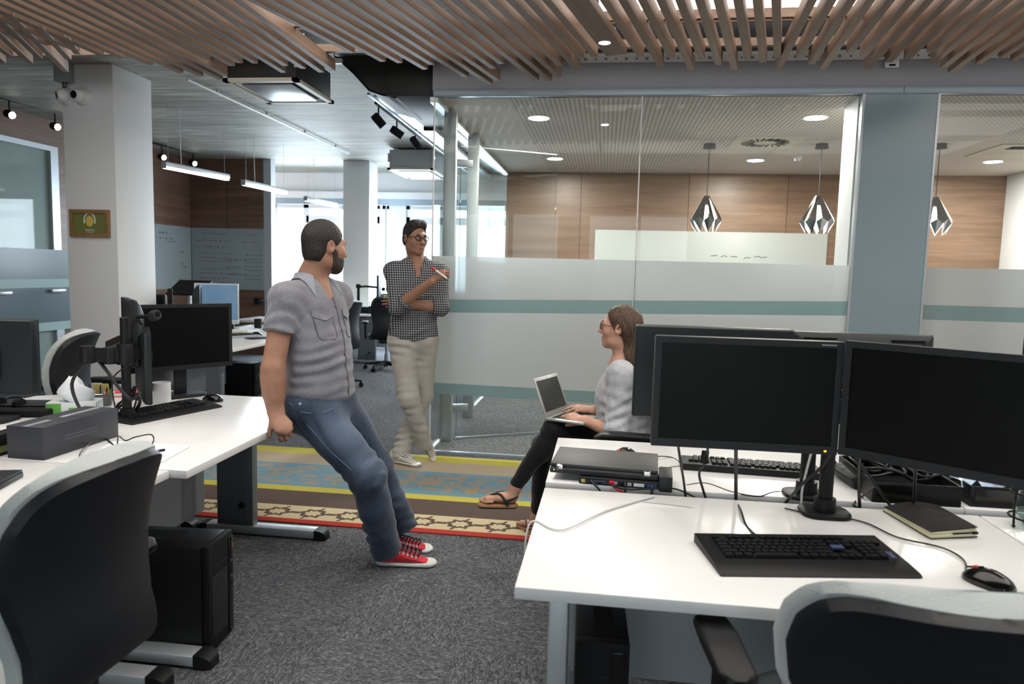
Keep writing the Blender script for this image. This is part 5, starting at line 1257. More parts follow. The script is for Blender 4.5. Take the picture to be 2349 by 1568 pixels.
# shirt
belly = V3(-1.265, 3.035, .98)
sh = [Ell(mid-up*.165+n_*.012, (.185, .125, .215), T.ax, .05), Ell(belly, (.172, .128, .20), T.ax, .08), Ell(V3(-1.262, 3.03, .86), (.178, .135, .10), T.ax, .06), Cone(SRp-up*.012+l_*.03, SLp-up*.012-l_*.03, .066, .066, .05),
      Cone(SRp+V3(0, 0, -.005), SRp+(elbR-SRp)*.62, .066, .070, .04), Cone(SLp, SLp+(elbL-SLp)*.62, .066, .068, .04)]
dsp = addf(wobble(.003, 26, 1), folds([((-1.21, 2.97, .90), (.3, 0, 1), .006, .055, .16), ((-1.36, 2.90, 1.18), (-.4, .5, 1), .004, .05, .10), ((-1.20, 3.0, 1.02), (.5, 0, .9), .004, .07, .14), (SRp, (1, 0, -.6), .003, .045, .09)]))
hem = [(V3(-1.27, 3.03, .805), nrm((.02, 0, -1)))]
sh = sh[:4]
sl = []
for s0, e0 in ((SRp, elbR), (SLp, elbL)):
    dr = nrm(e0-s0); sl.append(CutCone(s0-dr*.0, s0+dr*.22, .064, .069, .045, s0+dr*.152, dr)); sl.append(Cone(mid+up*.014-n_*.012, s0+up*.0, .050, .054, .05))
vn = [Cone(mid+up*.08+n_*.045, mid-up*.055+n_*.132, .045, .010, .008, sub=True)]
shirt = part('shirt', sdf_mesh('shirt', sh+sl+vn, .0036, cuts=hem, disp=dsp), 'shirt_grey', A)
for s0, e0 in ((SRp, elbR), (SLp, elbL)):
    dr = nrm(e0-s0); cf = MB(); r0 = Vector(dr).orthogonal().normalized(); b2 = Vector(dr).cross(r0)
    cf.tube([Vector(s0+dr*.146)+(r0*math.cos(a)+b2*math.sin(a))*.0665 for a in [2*PI*k/24 for k in range(25)]], .0042, 6); part('sleeve_hem', cf.mesh('sleeve_hem', 60), 'shirt_grey', shirt)
# collar: two folded leaves standing round the neck
def collar(C0, n, prims, R0, mat, parent, op=2.3, disp=None, tip=.075):
    N_ = 16; F_ = Frame(C0, n, (0, 0, 1))
    def zs(pt):
        zz = np.linspace(.16, -.25, 300).astype(F4); p = np.stack([np.full(300, pt[0]), np.full(300, pt[1]), C0[2]+zz], 1).astype(F4); v = sdf_eval(prims, p, (), disp); i = int(np.argmax(v < 0)); return C0[2]+zz[i]
    for sx in (-1, 1):
        rings = []
        for k in range(N_+1):
            t_ = k/N_; a = -.05+t_*op; nx, ny = sx*math.sin(a), -math.cos(a); rd = F_.r*nx+F_.f*ny
            fl = .030+.018*t_+(tip-.048)*max(0, (t_-.7)/.3)
            a0 = F_.o+rd*R0; z0 = zs(a0); b0 = F_.o+rd*(R0+fl); z1 = zs(b0); hgt = .034-.022*t_
            Pt = lambda q, z: np.array([q[0], q[1], z])
            rings.append([Pt(F_.o+rd*(R0-.004), z0+hgt-.004), Pt(F_.o+rd*(R0+.003), z0+hgt), Pt(F_.o+rd*(R0+fl*.5), max(zs(F_.o+rd*(R0+fl*.5))+.007, (z0+hgt+z1)/2)), Pt(b0, z1+.010), Pt(b0, z1+.006), Pt(F_.o+rd*(R0+.002), z0-.01), Pt(F_.o+rd*(R0-.004), z0-.01)])
        c = MB(); c.loft(rings); part('collar', c.mesh('collar', 45), mat, parent)
collar(mid-n_*.012, n_, sh+sl, .066, 'shirt_collar', shirt, 2.45, dsp)
def on_surface(prims, o, d, t0=0, t1=.5, disp=None):
    ts = np.linspace(t0, t1, 400).astype(F4); p = V3(*o)+ts[:, None]*V3(*d); v = sdf_eval(prims, p, (), disp); i = np.argmax(v > 0) if v[0] < 0 else np.argmax(v < 0); return p[i]
pl = [on_surface(sh, mid-up*z+n_*.0, n_, 0, .3, dsp) for z in np.linspace(.03, .47, 22)]
part('placket', MB().tube([Vector(p)+Vector(n_)*.0008 for p in pl], .0035, 5).mesh('placket', 60), 'shirt_seam', shirt) if 'shirt_seam' in MATS else None
for i in (2, 7, 12, 17, 20): button(shirt, pl[i]+n_*.004+l_*-.004, n_, .0048, 'shirt_seam')
for sx, lat in ((1, -.085), (-1, .085)):      # chest pockets with flap
    pts = []
    for (u, w) in ((-.045, -.085), (.045, -.085), (.045, -.20), (.03, -.212), (-.03, -.212), (-.045, -.20), (-.045, -.085)):
        o = mid+l_*(lat+u)+up*w; pts.append(Vector(on_surface(sh, o-n_*.02, n_, 0, .3, dsp))+Vector(n_)*.001)
    part('pocket', MB().tube(pts, .0022, 5).mesh('pocket', 60), 'shirt_seam', shirt)
    fl = [Vector(on_surface(sh, mid+l_*(lat+u)+up*w-n_*.02, n_, 0, .3, dsp))+Vector(n_)*.003 for (u, w) in ((-.048, -.085), (.048, -.085), (.048, -.112), (0, -.13), (-.048, -.112))]
    q = MB(); q.loft([fl, [p+Vector(n_)*.003 for p in fl]]); part('pocket_flap', q.mesh('pocket_flap', None), 'shirt_grey', shirt)
# jeans
hR, hL = V3(-1.285, 2.945, .80), V3(-1.225, 3.115, .80); kR, kL = V3(-1.025, 2.985, .505), V3(-1.06, 3.21, .475); aR, aL = V3(-.98, 3.165, .10), V3(-.955, 3.36, .14)
jn = [Ell(V3(-1.265, 3.025, .81), (.172, .135, .125), T.ax, .05), Cone(hR, kR, .105, .083, .05), CutCone(kR, aR+V3(-.01, 0, -.01), .080, .074, .04, aR+V3(0, 0, -.045), (.25, .1, -1)), Cone(hL, kL, .105, .080, .05), CutCone(kL, aL+V3(-.01, 0, -.01), .078, .072, .04, aL+V3(0, 0, -.03), (.3, .1, -1)), Ell(V3(-1.36, 3.03, .77), (.10, .11, .11), None, .06)]
jf = folds([(kR, (.6, 0, -1), .007, .05, .10), (kR+V3(.06, -.04, .02), (1, 0, -.4), .006, .06, .09), (aR+V3(-.02, -.02, .08), (.2, .1, 1), .010, .06, .12), (hR+V3(.08, 0, -.02), (1, 0, .35), .005, .05, .12), (aL+V3(0, 0, .08), (.2, .1, 1), .009, .06, .12), (kL, (.6, 0, -1), .006, .055, .10)], 2)
jeans = part('jeans', sdf_mesh('jeans', jn, .0038, cuts=[(V3(0, 0, .875), (0, 0, 1))], disp=addf(wobble(.003, 22, 9), jf)), 'denim', A)
sm = MB().tube([hR+V3(.0, -.105, .0), (hR+kR)/2+V3(-.01, -.094, -.01), kR+V3(-.01, -.084, 0), (kR+aR)/2+V3(-.01, -.078, 0), aR+V3(-.01, -.076, .03)], .0022, 5, 6); part('seam', sm.mesh('seam', 60), 'denim_seam', jeans)
pk = MB().tube([Vector(on_surface(jn, V3(-1.20+dx, 3.02, z), (0, -1, 0), 0, .4)) for dx, z in ((-.12, .835), (-.06, .80), (.02, .795), (.055, .82))], .0024, 5, 3); part('pocket_edge', pk.mesh('pocket_edge', 60), 'denim_seam', jeans)
button(jeans, on_surface(jn, V3(-1.27, 3.02, .835), (0, -1, 0), 0, .4), (0, -1, 0), .006, 'light_metal')
shoe(A, (-1.045, 3.185, 0), (-.752, 3.222, 0), (0, 0, 1), 'canvas_red', 'lace_navy'); shoe(A, (-1.05, 3.335, .004), (-.815, 3.395, .004), (-.1, -.25, 1), 'canvas_red', 'lace_navy')

# ------------------------------------------------------------------ man standing at the glass corner
B = thing('person', 'standing man with glasses, gingham shirt, pale trousers and white sneakers, arms crossed', 'person', (-1.36, 4.95, 0))
n_ = nrm((.35, -.937, 0)); l_ = np.array([.937, .35, 0], F4); SRp = V3(-1.500, 4.915, 1.400); SLp = V3(-1.185, 5.035, 1.398); mid = (SRp+SLp)/2+up*.034; T = Frame(mid, n_, up)
HB = Frame((-1.352, 4.945, 1.632), (.74, -.67, -.04), (.02, 0, 1), .93)
elbR, wrR, elbL, wrL = V3(-1.435, 4.80, 1.150), V3(-1.165, 4.715, 1.340), V3(-1.155, 4.945, 1.150), V3(-1.385, 4.815, 1.175)
hR_ = hand_prims(wrR, (.72, -.05, .55), (-.30, -.75, .55), -1, [(.7, 1.2, .7), (.8, 1.3, .7), (.9, 1.3, .7), (1.0, 1.3, .7)], .02, .98, (.6, .5, .6), .0088)
hL_ = hand_prims(wrL, (-1, -.12, .06), (-.1, -.95, .3), 1, [(.15, .3, .2)]*4, .06, .95, (.5, .6, .2))
body = head_prims(HB)+[Cone(HB(0, -.02, -.05), mid+up*.04-n_*.01, .055, .060, .03), Cone(SRp, SLp, .046, .046, .04), Ell(mid-up*.18, (.12, .08, .2), T.ax, .05), Cone(mid+up*.045+n_*.02, mid-up*.07+n_*.072, .047, .032, .02), Cone(SRp, elbR, .05, .043, .03), Cone(elbR, wrR, .043, .029, .02), Cone(SLp, elbL, .05, .043, .03), Cone(elbL, wrL, .044, .029, .02)]+hR_+hL_
part('body', sdf_mesh('body', body, .0034), 'skin', B)
hp = [Ell(HB(0, -.012, .046), [.081*.93, .102*.93, .098*.93], HB.ax, .02), Cone(HB(-.035, .045, .108), HB(.04, .04, .110), .030, .028, .03), Ell(HB(0, -.055, -.02), [.066*.93, .05*.93, .055*.93], HB.ax, .03)]
part('hair', sdf_mesh('hair', hp, .003, cuts=hair_cut(HB, .022, .62, -.06), disp=wobble(.002, 260, 7)), 'hair_black', B)
glasses(B, HB, 'gloss_black', True); eyes(B, HB, (.05, 1, 0))
mm = MB().tube([HB(-.02, .0985, -.0685), HB(0, .1015, -.067), HB(.02, .0985, -.0685)], .0022, 5, 3); part('mouth', mm.mesh('mouth', 60), 'lip', B)
sh = [Ell(mid-up*.17+n_*.01, (.170, .115, .22), T.ax, .05), Ell(V3(-1.36, 4.975, 1.07), (.165, .115, .2), T.ax, .08), Ell(V3(-1.365, 4.975, .95), (.178, .125, .12), T.ax, .06), Cone(SRp-up*.01+l_*.03, SLp-up*.01-l_*.03, .058, .058, .05)]
ds = addf(wobble(.003, 26, 11), folds([((-1.36, 4.87, 1.03), (0, 0, 1), .005, .06, .15), (mid-up*.2+n_*.1, (.5, 0, 1), .004, .06, .12)]))
sl = []
for s0, e0, w0, frac in ((SRp, elbR, wrR, .25), (SLp, elbL, wrL, .16)):
    fd = nrm(w0-e0); sl += [Cone(s0, e0, .060, .056, .045), Cone(mid+up*.012-n_*.012, s0, .046, .050, .05), CutCone(e0, e0+fd*.12, .057, .053, .03, e0+fd*(frac*.36), fd)]
vn = [Cone(mid+up*.08+n_*.04, mid-up*.075+n_*.122, .045, .010, .008, sub=True)]
shirt = part('shirt', sdf_mesh('shirt', sh+sl+vn, .0036, cuts=[(V3(-1.36, 4.975, .905), nrm((.10, 0, -1)))], disp=addf(ds, folds([(elbR+(SRp-elbR)*.25, (elbR-SRp), .004, .05, .1), (elbL+(SLp-elbL)*.25, (elbL-SLp), .004, .05, .1)]))), 'gingham', B)
for s0, e0, w0, frac in ((SRp, elbR, wrR, .25), (SLp, elbL, wrL, .16)):
    fd = nrm(w0-e0); r0 = Vector(fd).orthogonal().normalized(); r1 = Vector(fd).cross(r0); cf = MB()
    cf.tube([Vector(e0+fd*(frac*.36-.010))+(r0*math.cos(a)+r1*math.sin(a))*.051 for a in [2*PI*k/24 for k in range(25)]], .009, 8); part('rolled_cuff', cf.mesh('rolled_cuff', 60), 'gingham', shirt)
collar(mid-n_*.012, n_, sh+sl, .062, 'gingham', shirt, 2.5, ds)
pl = [on_surface(sh, mid-up*z, n_, 0, .3, ds) for z in np.linspace(.08, .5, 20)]
part('placket', MB().tube([Vector(p)+Vector(n_)*.0008 for p in pl], .0035, 5).mesh('placket', 60), 'gingham', shirt)
hR, hL = V3(-1.445, 4.945, .90), V3(-1.285, 5.01, .90); kR, kL = V3(-1.352, 4.835, .505), V3(-1.300, 5.03, .49); aR, aL = V3(-1.255, 4.985, .135), V3(-1.440, 4.925, .10)
tn = [Ell(V3(-1.365, 4.98, .91), (.165, .125, .12), T.ax, .05), Cone(hR, kR, .098, .075, .05), CutCone(kR, aR+V3(0, 0, -.04), .070, .060, .03, aR+V3(0, 0, -.03), (.3, 0, -1)), Cone(hL, kL, .095, .073, .05), CutCone(kL, aL+V3(0, 0, -.04), .069, .064, .03, aL+V3(0, 0, -.035), (.15, 0, -1))]
tf = folds([(kR, (0, .3, 1), .007, .05, .09), (hR+V3(.04, -.08, -.08), (.5, 0, 1), .006, .06, .12), (aR+V3(0, 0, .06), (0, 0, 1), .006, .05, .1), (aL+V3(0, 0, .06), (0, 0, 1), .007, .05, .1), (kR+V3(.03, .02, -.15), (.4, 0, 1), .005, .06, .12), (hL+V3(.02, -.07, -.1), (-.6, 0, 1), .005, .06, .12)], 4)
part('trousers', sdf_mesh('trousers', tn, .0038, cuts=[(V3(0, 0, .99), (0, 0, 1)), (V3(-1.44, 4.93, .055), nrm((.0, 0, -1)))], disp=addf(wobble(.003, 24, 19), tf)), 'trousers_stone', B)
shoe(B, (-1.512, 4.935, .008), (-1.262, 4.842, .008), (0, 0, 1), 'canvas_white', 'lace_white', eyelet=False); shoe(B, (-1.305, 5.02, .165), (-1.205, 5.025, -.0+.004), (.7, -.45, .35), 'canvas_white', 'lace_white', eyelet=False)
mk = thing('marker_pen', 'red capped marker in the standing man\'s raised hand', 'marker', wrR)
mc = Vector(hR_[0].b)+Vector((.0, -.03, .0)); md = Vector((.75, -.3, -.45)).normalized()
obj('barrel', MB().tube([mc-md*.05-Vector(wrR), mc+md*.06-Vector(wrR)], .0065, 10), 'white_plastic', mk); obj('cap', MB().tube([mc-md*.085-Vector(wrR), mc-md*.045-Vector(wrR)], .0075, 10), 'red_plastic', mk)

# ------------------------------------------------------------------ woman with the laptop
C_ = thing('person', 'seated woman with long brown hair, glasses and grey jumper typing on a laptop', 'person', (.1, 3.55, 0))
n_ = nrm((-.99, .10, 0)); SLp, SRp = V3(.090, 3.425, .945), V3(.115, 3.71, .945); mid = (SLp+SRp)/2; T = Frame(mid, n_, up); l_ = -T.r
HC = Frame((.083, 3.555, 1.150), (-.955, .27, .10), (.10, 0, 1), .88)
elbL, wrL = V3(.072, 3.365, .665), V3(-.070, 3.420, .705); elbR, wrR = V3(.04, 3.77, .70), V3(-.035, 3.605, .722)
hl = hand_prims(wrL, (-.88, .38, .12), (.1, -.45, .88), -1, [(.25, .45, .25), (.2, .4, .25), (.2, .45, .3), (.25, .5, .3)], .07, .88, (.75, .55, .15), .0078)
hr = hand_prims(wrR, (-.93, -.25, .12), (.05, -.25, .96), 1, [(.2, .45, .25), (.15, .4, .25), (.2, .45, .3), (.25, .5, .3)], .07, .88, (.75, .6, .15), .0078)
body = head_prims(HC, True)+[Cone(HC(0, -.022, -.05), mid+up*.05-n_*.005, .047, .054, .03), Cone(SRp, SLp, .045, .045, .04), Ell(mid-up*.02, (.09, .07, .09), T.ax, .05), Ell(mid-up*.2, (.11, .08, .2), T.ax, .05), Cone(SLp, elbL, .042, .038, .03), Cone(elbL, wrL, .038, .024, .02), Cone(SRp, elbR, .042, .036, .03), Cone(elbR, wrR, .036, .024, .02)]+hl+hr
fR, fL = V3(-.435, 3.435, .300), V3(-.36, 3.745, .07)
body_c = part('body', sdf_mesh('body', body, .0032), 'skin_fair', C_)
hp = [Ell(HC(0, -.012, .042), [.081*.88, .104*.88, .097*.88], HC.ax, .02), Cone(HC(0, -.06, .0), HC(0, -.085, -.17), .07*.88, .045*.88, .05, flat=(HC.f, .75)), Cone(HC(0, -.085, -.15), V3(.19, 3.54, .90), .045, .03, .04)]
hcut = [(HC(0, .052, .02), nrm(HC.f-.42*HC.u))]
part('hair', sdf_mesh('hair', hp, .003, cuts=hcut+[(HC(0, -.002, -.02), nrm(HC.f-.25*HC.u))] if False else [(HC(0, .028, .0), nrm(HC.f-.62*HC.u))], disp=wobble(.0016, 160, 23, (1, 1, .15))), 'hair_long_brown', C_)
glasses(C_, HC, 'tortoise'); eyes(C_, HC)
er = HC(-.082, .004, -.03); part('earring', MB().lathe([(0, -.003), (.003, 0), (0, .003)], Vector(HC(-.084, 0, -.036)), n=10).mesh('earring', 60), 'chrome', C_); part('earring', MB().lathe([(0, -.003), (.003, 0), (0, .003)], Vector(HC(.084, 0, -.036)), n=10).mesh('earring', 60), 'chrome', C_)
sh = [Ell(mid-up*.16+n_*.012, (.155, .105, .20), T.ax, .05), Ell(V3(.125, 3.565, .70), (.16, .115, .17), T.ax, .08), Ell(V3(.145, 3.565, .585), (.185, .145, .12), T.ax, .06), Ell(mid-up*.13+n_*.06, (.13, .06, .07), T.ax, .05), Cone(SRp-up*.012, SLp-up*.012, .05, .05, .05), Cone(mid+up*.012-n_*.01, SLp, .048, .046, .04), Cone(mid+up*.012-n_*.01, SRp, .048, .046, .04)]
ds = addf(wobble(.003, 26, 31), folds([((.1, 3.42, .68), (.3, 0, 1), .006, .055, .13), ((.06, 3.47, .82), (.6, .3, 1), .004, .05, .1)]))
sl = []; fl_ = []
for s0, e0, w0 in ((SLp, elbL, wrL), (SRp, elbR, wrR)):
    fd = nrm(w0-e0); sl += [Cone(s0, e0+(s0-e0)*.05, .055, .052, .045), CutCone(e0+V3(0, 0, .01), e0+fd*.08, .055, .050, .03, e0+fd*.03, nrm(fd+V3(0, 0, -.3)))]
    fl_ += [(e0+(s0-e0)*.22+V3(-.03, 0, 0), nrm(e0-s0)+V3(.35, .2, 0), .0045, .042, .075), (e0+(s0-e0)*.55+V3(.03, -.02, 0), nrm(e0-s0)+V3(-.5, .3, 0), .003, .06, .07)]
jp = part('jumper', sdf_mesh('jumper', sh+sl, .0036, cuts=[(V3(.1, 3.55, .50), (0, 0, -1))], disp=addf(ds, folds(fl_, 3))), 'knit_grey', C_)
tR0, kRr, aRr = V3(.12, 3.62, .555), V3(-.225, 3.475, .640), V3(-.398, 3.440, .365); tL0, kLl, aLl = V3(.12, 3.48, .535), V3(-.285, 3.585, .525), V3(-.315, 3.725, .14)
lg = [Ell(V3(.14, 3.56, .545), (.17, .14, .11), T.ax, .05), Cone(tR0, kRr, .080, .056, .04), Cone(kRr, aRr, .055, .036, .03), Cone(kRr+(aRr-kRr)*.3+V3(.02, 0, 0), kRr+(aRr-kRr)*.45+V3(.015, 0, 0), .050, .044, .03), Cone(tL0, kLl, .080, .056, .04), Cone(kLl, aLl, .055, .038, .03)]
ra = nrm(aRr-kRr)
part('leggings', sdf_mesh('leggings', lg, .0036, cuts=[], disp=addf(wobble(.002, 30, 41), folds([(kRr, (1, 0, .5), .003, .04, .07)]))), 'leggings_black', C_)
def bare_foot(ank, heel, toe, upv, near):
    """foot with five toes in a cork sandal"""
    H = Frame(heel, nrm(V3(*toe)-V3(*heel)), upv); s = float(np.linalg.norm(V3(*toe)-V3(*heel)))/.235
    q = [Cone(ank, H(0, .035*s, .045*s), .034, .032*s, .02), Cone(H(0, .03*s, .035*s), H(0, .1*s, .038*s), .028*s, .030*s, .02), Cone(H(0, .09*s, .040*s), H(0, .175*s, .022*s), .030*s, .030*s, .02, flat=(H.u, .62))]
    for i, (x, y, L, r) in enumerate(((.026, .178, .046, .0125), (.008, .188, .036, .0085), (-.006, .184, .032, .008), (-.019, .177, .028, .0078), (-.031, .168, .024, .0075))):
        q.append(Cone(H(near*x*s, (y-.02)*s, .018*s), H(near*x*s, (y+L*.5)*s, .016*s), r*s, r*s*.95, .004)); q.append(Cone(H(near*x*s, (y+L*.5)*s, .016*s), H(near*x*s, (y+L)*s, .011*s), r*s*.95, r*s*.85, .003))
    q2 = [Cone(H(0, .03*s, -.010), H(0, .2*s, -.010), .036*s, .043*s, .02, flat=(H.u, .55))]
    return q, q2, H, s
for (ank, heel, toe, upv, near, nm) in ((V3(-.405, 3.438, .345), (-.395, 3.432, .262), (-.588, 3.412, .262), (.12, -.05, 1), 1, 'right'), (aLl, (-.325, 3.715, .022), (-.43, 3.815, .022), (0, 0, 1), -1, 'left')):
    q, q2, H, s = bare_foot(ank, heel, toe, upv, near)
    part('foot', sdf_mesh('foot', q, .003), 'skin_fair', C_)
    so = part('sandal', sdf_mesh('sandal', q2, .003, cuts=[(H(0, 0, .003), H.u), (H(0, 0, -.0145), -H.u)], smooth=0), 'cork', C_)
    part('sole', sdf_mesh('sole', q2, .003, cuts=[(H(0, 0, -.014), H.u), (H(0, 0, -.024), -H.u)], smooth=0), 'strap_black', so)
    def strap(pts, r=.009): 
        b = MB().tube([H(*[c*s for c in p]) for p in pts], r*s, 6, 5); part('strap', b.mesh('strap', 60), 'strap_black', so)
    strap([(-.038, .055, .0), (-.036, .075, .035), (-.018, .105, .062), (.012, .15, .045), (.014, .195, .018)]); strap([(.038, .055, .0), (.036, .075, .035), (.02, .1, .062), (.012, .15, .045)])
    strap([(-.037, .06, .03), (-.034, .02, .045), (0, -.002, .05), (.034, .02, .045), (.037, .06, .03)], .007)
# laptop on her lap
hb0, hb1 = P(1250, 958, Z=.705), P(1303, 938, Z=.705); ax_ = (hb1-hb0); W0 = ax_.length; lo = thing('laptop', 'open silver laptop on the woman\'s lap', 'laptop', hb0, math.atan2(ax_.y, ax_.x))
dp = .205; tl = P(1216, 867, Y=hb0.y+.0); H0 = .20
obj('base', MB().bb(0, W0, -dp, 0, -.012, .0, .003), 'aluminium', lo)
obj('keyboard_well', MB().bb(W0*.08, W0*.92, -dp*.56, -dp*.12, 0, .001), 'panel_grey', lo)
for r_ in range(5):
    for k in range(12): obj('key', MB().bb(W0*(.09+.068*k), W0*(.09+.068*k+.056), -dp*(.14+.083*r_+.066), -dp*(.14+.083*r_), .001, .003), 'black_plastic', lo)
obj('trackpad', MB().bb(W0*.33, W0*.67, -dp*.95, -dp*.62, 0, .0008), 'panel_grey', lo)
# lid leans back beyond the hinge
an_ = math.radians(22); lid = MB().bb(0, W0, -.006, 0, 0, H0, .002); scr = MB().bb(W0*.07, W0*.93, -.008, -.0055, H0*.12, H0*.92); cam_ = MB().bb(W0*.5-.003, W0*.5+.003, -.0075, -.0055, H0*.95, H0*.97)
for b_, nm, mt in ((lid, 'lid', 'aluminium'), (scr, 'screen', 'laptop_screen'), (cam_, 'webcam', 'black_matte')):
    for v_ in b_.bm.verts: v_.co = RX(-an_) @ v_.co
    obj(nm, b_, mt, lo)
# ================================================================ SMALL THINGS
def Z(x, y, z=ZD): return P(x, y, Z=z)
# ---- left desk
g = thing('carton', 'long dark grey carton with tape strips on the left desk', 'box', (-1.96, 2.345, ZD), math.radians(-1))
obj('body', MB().bb(-.071, .071, -.185, .185, 0, .115, .002), 'cardboard_black', g)
for ya, yb in ((-.185, -.075), (-.02, .17)): obj('tape_strip', MB().bb(-.012, .010, ya, yb, .1152, .1158), 'clear_tape', g)
obj('lid_seam', MB().bb(-.0715, .0715, -.0005, .0005, .1151, .1155), 'black_matte', g)
for k in range(2): obj('printed_line', MB().bb(.0711, .0715, -.09, .07, .062-k*.012, .066-k*.012), 'panel_dark', g)
g = thing('black_carton', 'black carton with olive label at the left frame edge', 'box', (-2.09, 2.19, ZD), 0)
obj('body', MB().bb(-.045, .015, -.04, .16, 0, .075, .002), 'black_matte', g); obj('side_label', MB().bb(.0151, .0156, -.038, .1, .012, .035), 'olive_print', g)
def sheet(lb, pts, z, nm='paper_sheet'):
    q = [Z(x, y, z) for x, y in pts]; c = sum(q, Vector())/len(q); s = obj(nm, MB().loft([[p-c for p in q], [p-c+Vector((0, 0, .0012)) for p in q]]), 'paper', None, None, c); return tag(s, lb, 'paper', 'paper sheets on the left desk')
sheet('white paper sheet partly under the chair back', ((182, 1054), (262, 1012), (340, 1016), (300, 1062)), ZD+.0005); sheet('white paper sheet with the orange pen', ((262, 1032), (330, 1014), (436, 1024), (372, 1060)), ZD+.002)
g = thing('ballpoint_pen', 'orange pen with black cap on the paper sheet', 'pen', Z(345, 1036, ZD+.008)); e = Z(378, 1031, ZD+.008)-g.location; f = e.normalized()
obj('barrel', MB().tube([(0, 0, 0), e*.6], .004, 8), 'orange_plastic', g); obj('cap', MB().tube([e*.6, e], .0045, 8), 'black_plastic', g); obj('band', MB().tube([e*.5, e*.58], .0047, 8), 'blue_plastic', g)
g = thing('charging_cable', 'thin black cable with USB plug curling over the paper', 'cable', Z(265, 1020)); W_ = lambda x, y, h=0: Z(x, y, ZD+.006+h)-g.location
obj('wire', MB().tube([W_(183, 1063), W_(187, 1035, .005), W_(230, 1000), W_(265, 1022), W_(272, 1000, .03), W_(288, 1010), W_(310, 1002, .02), W_(345, 996, .02), W_(353, 1008, .02), W_(346, 1022, .005)], .0026, 6, 6), 'cable_black', g); obj('plug', MB().box(W_(344, 1024, .002), (.03, .014, .008), RZ(.6)), 'black_plastic', g)
c = Z(178, 945); g = thing('tissue_box', 'green and white tissue box with a white tissue pulled up', 'tissue box', c, .4)
obj('carton', MB().bb(-.11, .09, -.05, .06, 0, .055, .002), 'white_plastic', g); obj('print', MB().bb(-.111, -.05, -.0505, -.03, .005, .05), 'green_plastic', g); obj('print', MB().bb(-.02, .09, -.0508, -.049, .01, .03), 'green_plastic', g)
random.seed(2); rings = []
for k in range(7):
    z = .05+k*.018; r = (.05, .055, .06, .055, .045, .032, .014)[k]
    rings.append([(r*math.cos(a)*(1+.22*math.sin(3*a+k))*1.15-.01*k*.3, r*.8*math.sin(a)*(1+.2*math.cos(4*a+k*.7)), z+.012*math.sin(2*a+k)) for a in [2*PI*i/24 for i in range(24)]])
obj('tissue', MB().loft(rings), 'cloth_white', g, smooth=70)
c = Z(232, 928); g = thing('pen_holder', 'wire mesh pen basket with a yellow note and pens', 'pen holder', c)
def frustum(r0, r1, h, n=24, th=.002): return MB().lathe([(0, 0), (r0, 0), (r1, h), (r1-th, h), (r0-th, .003), (0, .003)], n=n)
obj('basket', frustum(.048, .055, .06), 'mesh_metal', g, smooth=40)
obj('rim', MB().tube([(.055*math.cos(a), .055*math.sin(a), .06) for a in [2*PI*k/24 for k in range(25)]], .002, 5), 'chrome', g)
for i, (x, y, dx, dy, m_, L) in enumerate(((-.02, -.01, -.02, -.01, 'orange_plastic', .10), (.01, -.02, .012, -.01, 'blue_plastic', .10), (.02, .01, .03, .0, 'green_plastic', .095), (0, .015, .0, .02, 'white_plastic', .10), (.026, -.012, .03, -.02, 'red_plastic', .09))):
    pn = thing('ballpoint_pen', ('orange', 'blue', 'green', 'white', 'red')[i]+' pen standing in the mesh basket', 'pen', (c.x+x, c.y+y, ZD+.004)); obj('barrel', MB().tube([(0, 0, 0), (dx, dy, L*.8)], .004, 8), m_, pn); obj('tip', MB().tube([(dx, dy, L*.8), (dx*1.2, dy*1.2, L)], [.004, .0015], 8), 'black_plastic', pn)
tag(obj('sticky_note', MB().box((0, 0, 0), (.07, .002, .05), RZ(.3) @ RX(.2)), 'note_yellow', None, None, (c.x-.012, c.y+.02, ZD+.075)), 'yellow sticky note leaning in the mesh basket', 'note')
q = [Z(258, 918), Z(350, 905), Z(340, 896), Z(262, 905)]; c = sum(q, Vector())/4
g = thing('book', 'red and white book lying behind the monitor pole', 'book', c, .2); obj('cover', MB().bb(-.09, .09, -.06, .06, 0, .004), 'red_plastic', g); obj('pages', MB().bb(-.088, .086, -.058, .058, .004, .02), 'paper', g); obj('cover', MB().bb(-.09, .09, -.06, .06, .02, .024), 'red_plastic', g)
def mug(lb, c, mat, r=.042, h=.095, handle=True, grp=None, a=0):
    g = thing('mug', lb, 'mug', c, a, grp); obj('cup', MB().lathe([(0, 0), (r*.9, 0), (r, .01), (r, h), (r-.004, h), (r-.004, .008), (0, .008)], n=28), mat, g, smooth=40)
    if handle: obj('handle', MB().tube([(r, 0, h*.8), (r+.022, 0, h*.75), (r+.026, 0, h*.45), (r, 0, h*.25)], .006, 8, 4), mat, g)
mug('white mug beside the left-desk keyboard', Z(371, 922), 'white_plastic', .043, .1, a=2.2)
g = thing('document_case', 'black leather folder lying on the far left desk', 'folder', Z(70, 946), .25); obj('cover', MB().bb(-.17, .12, -.11, .11, 0, .03, .008), 'black_matte', g); obj('flap', MB().bb(-.17, .12, -.02, .115, .03, .038, .003), 'dark_plastic', g)
g = thing('headset', 'black headset lying beside the folder', 'headset', Z(22, 945)); obj('band', MB().tube([(-.05, 0, .045), (-.03, .04, .06), (.03, .04, .06), (.05, 0, .045)], .005, 8, 5), 'cable_black', g)
for sx in (-1, 1): obj('ear_pad', MB().lathe([(0, -.012), (.03, -.012), (.03, .012), (0, .012)], (sx*.05, 0, .035), n=18, M=RY(PI/2)), 'black_matte', g)
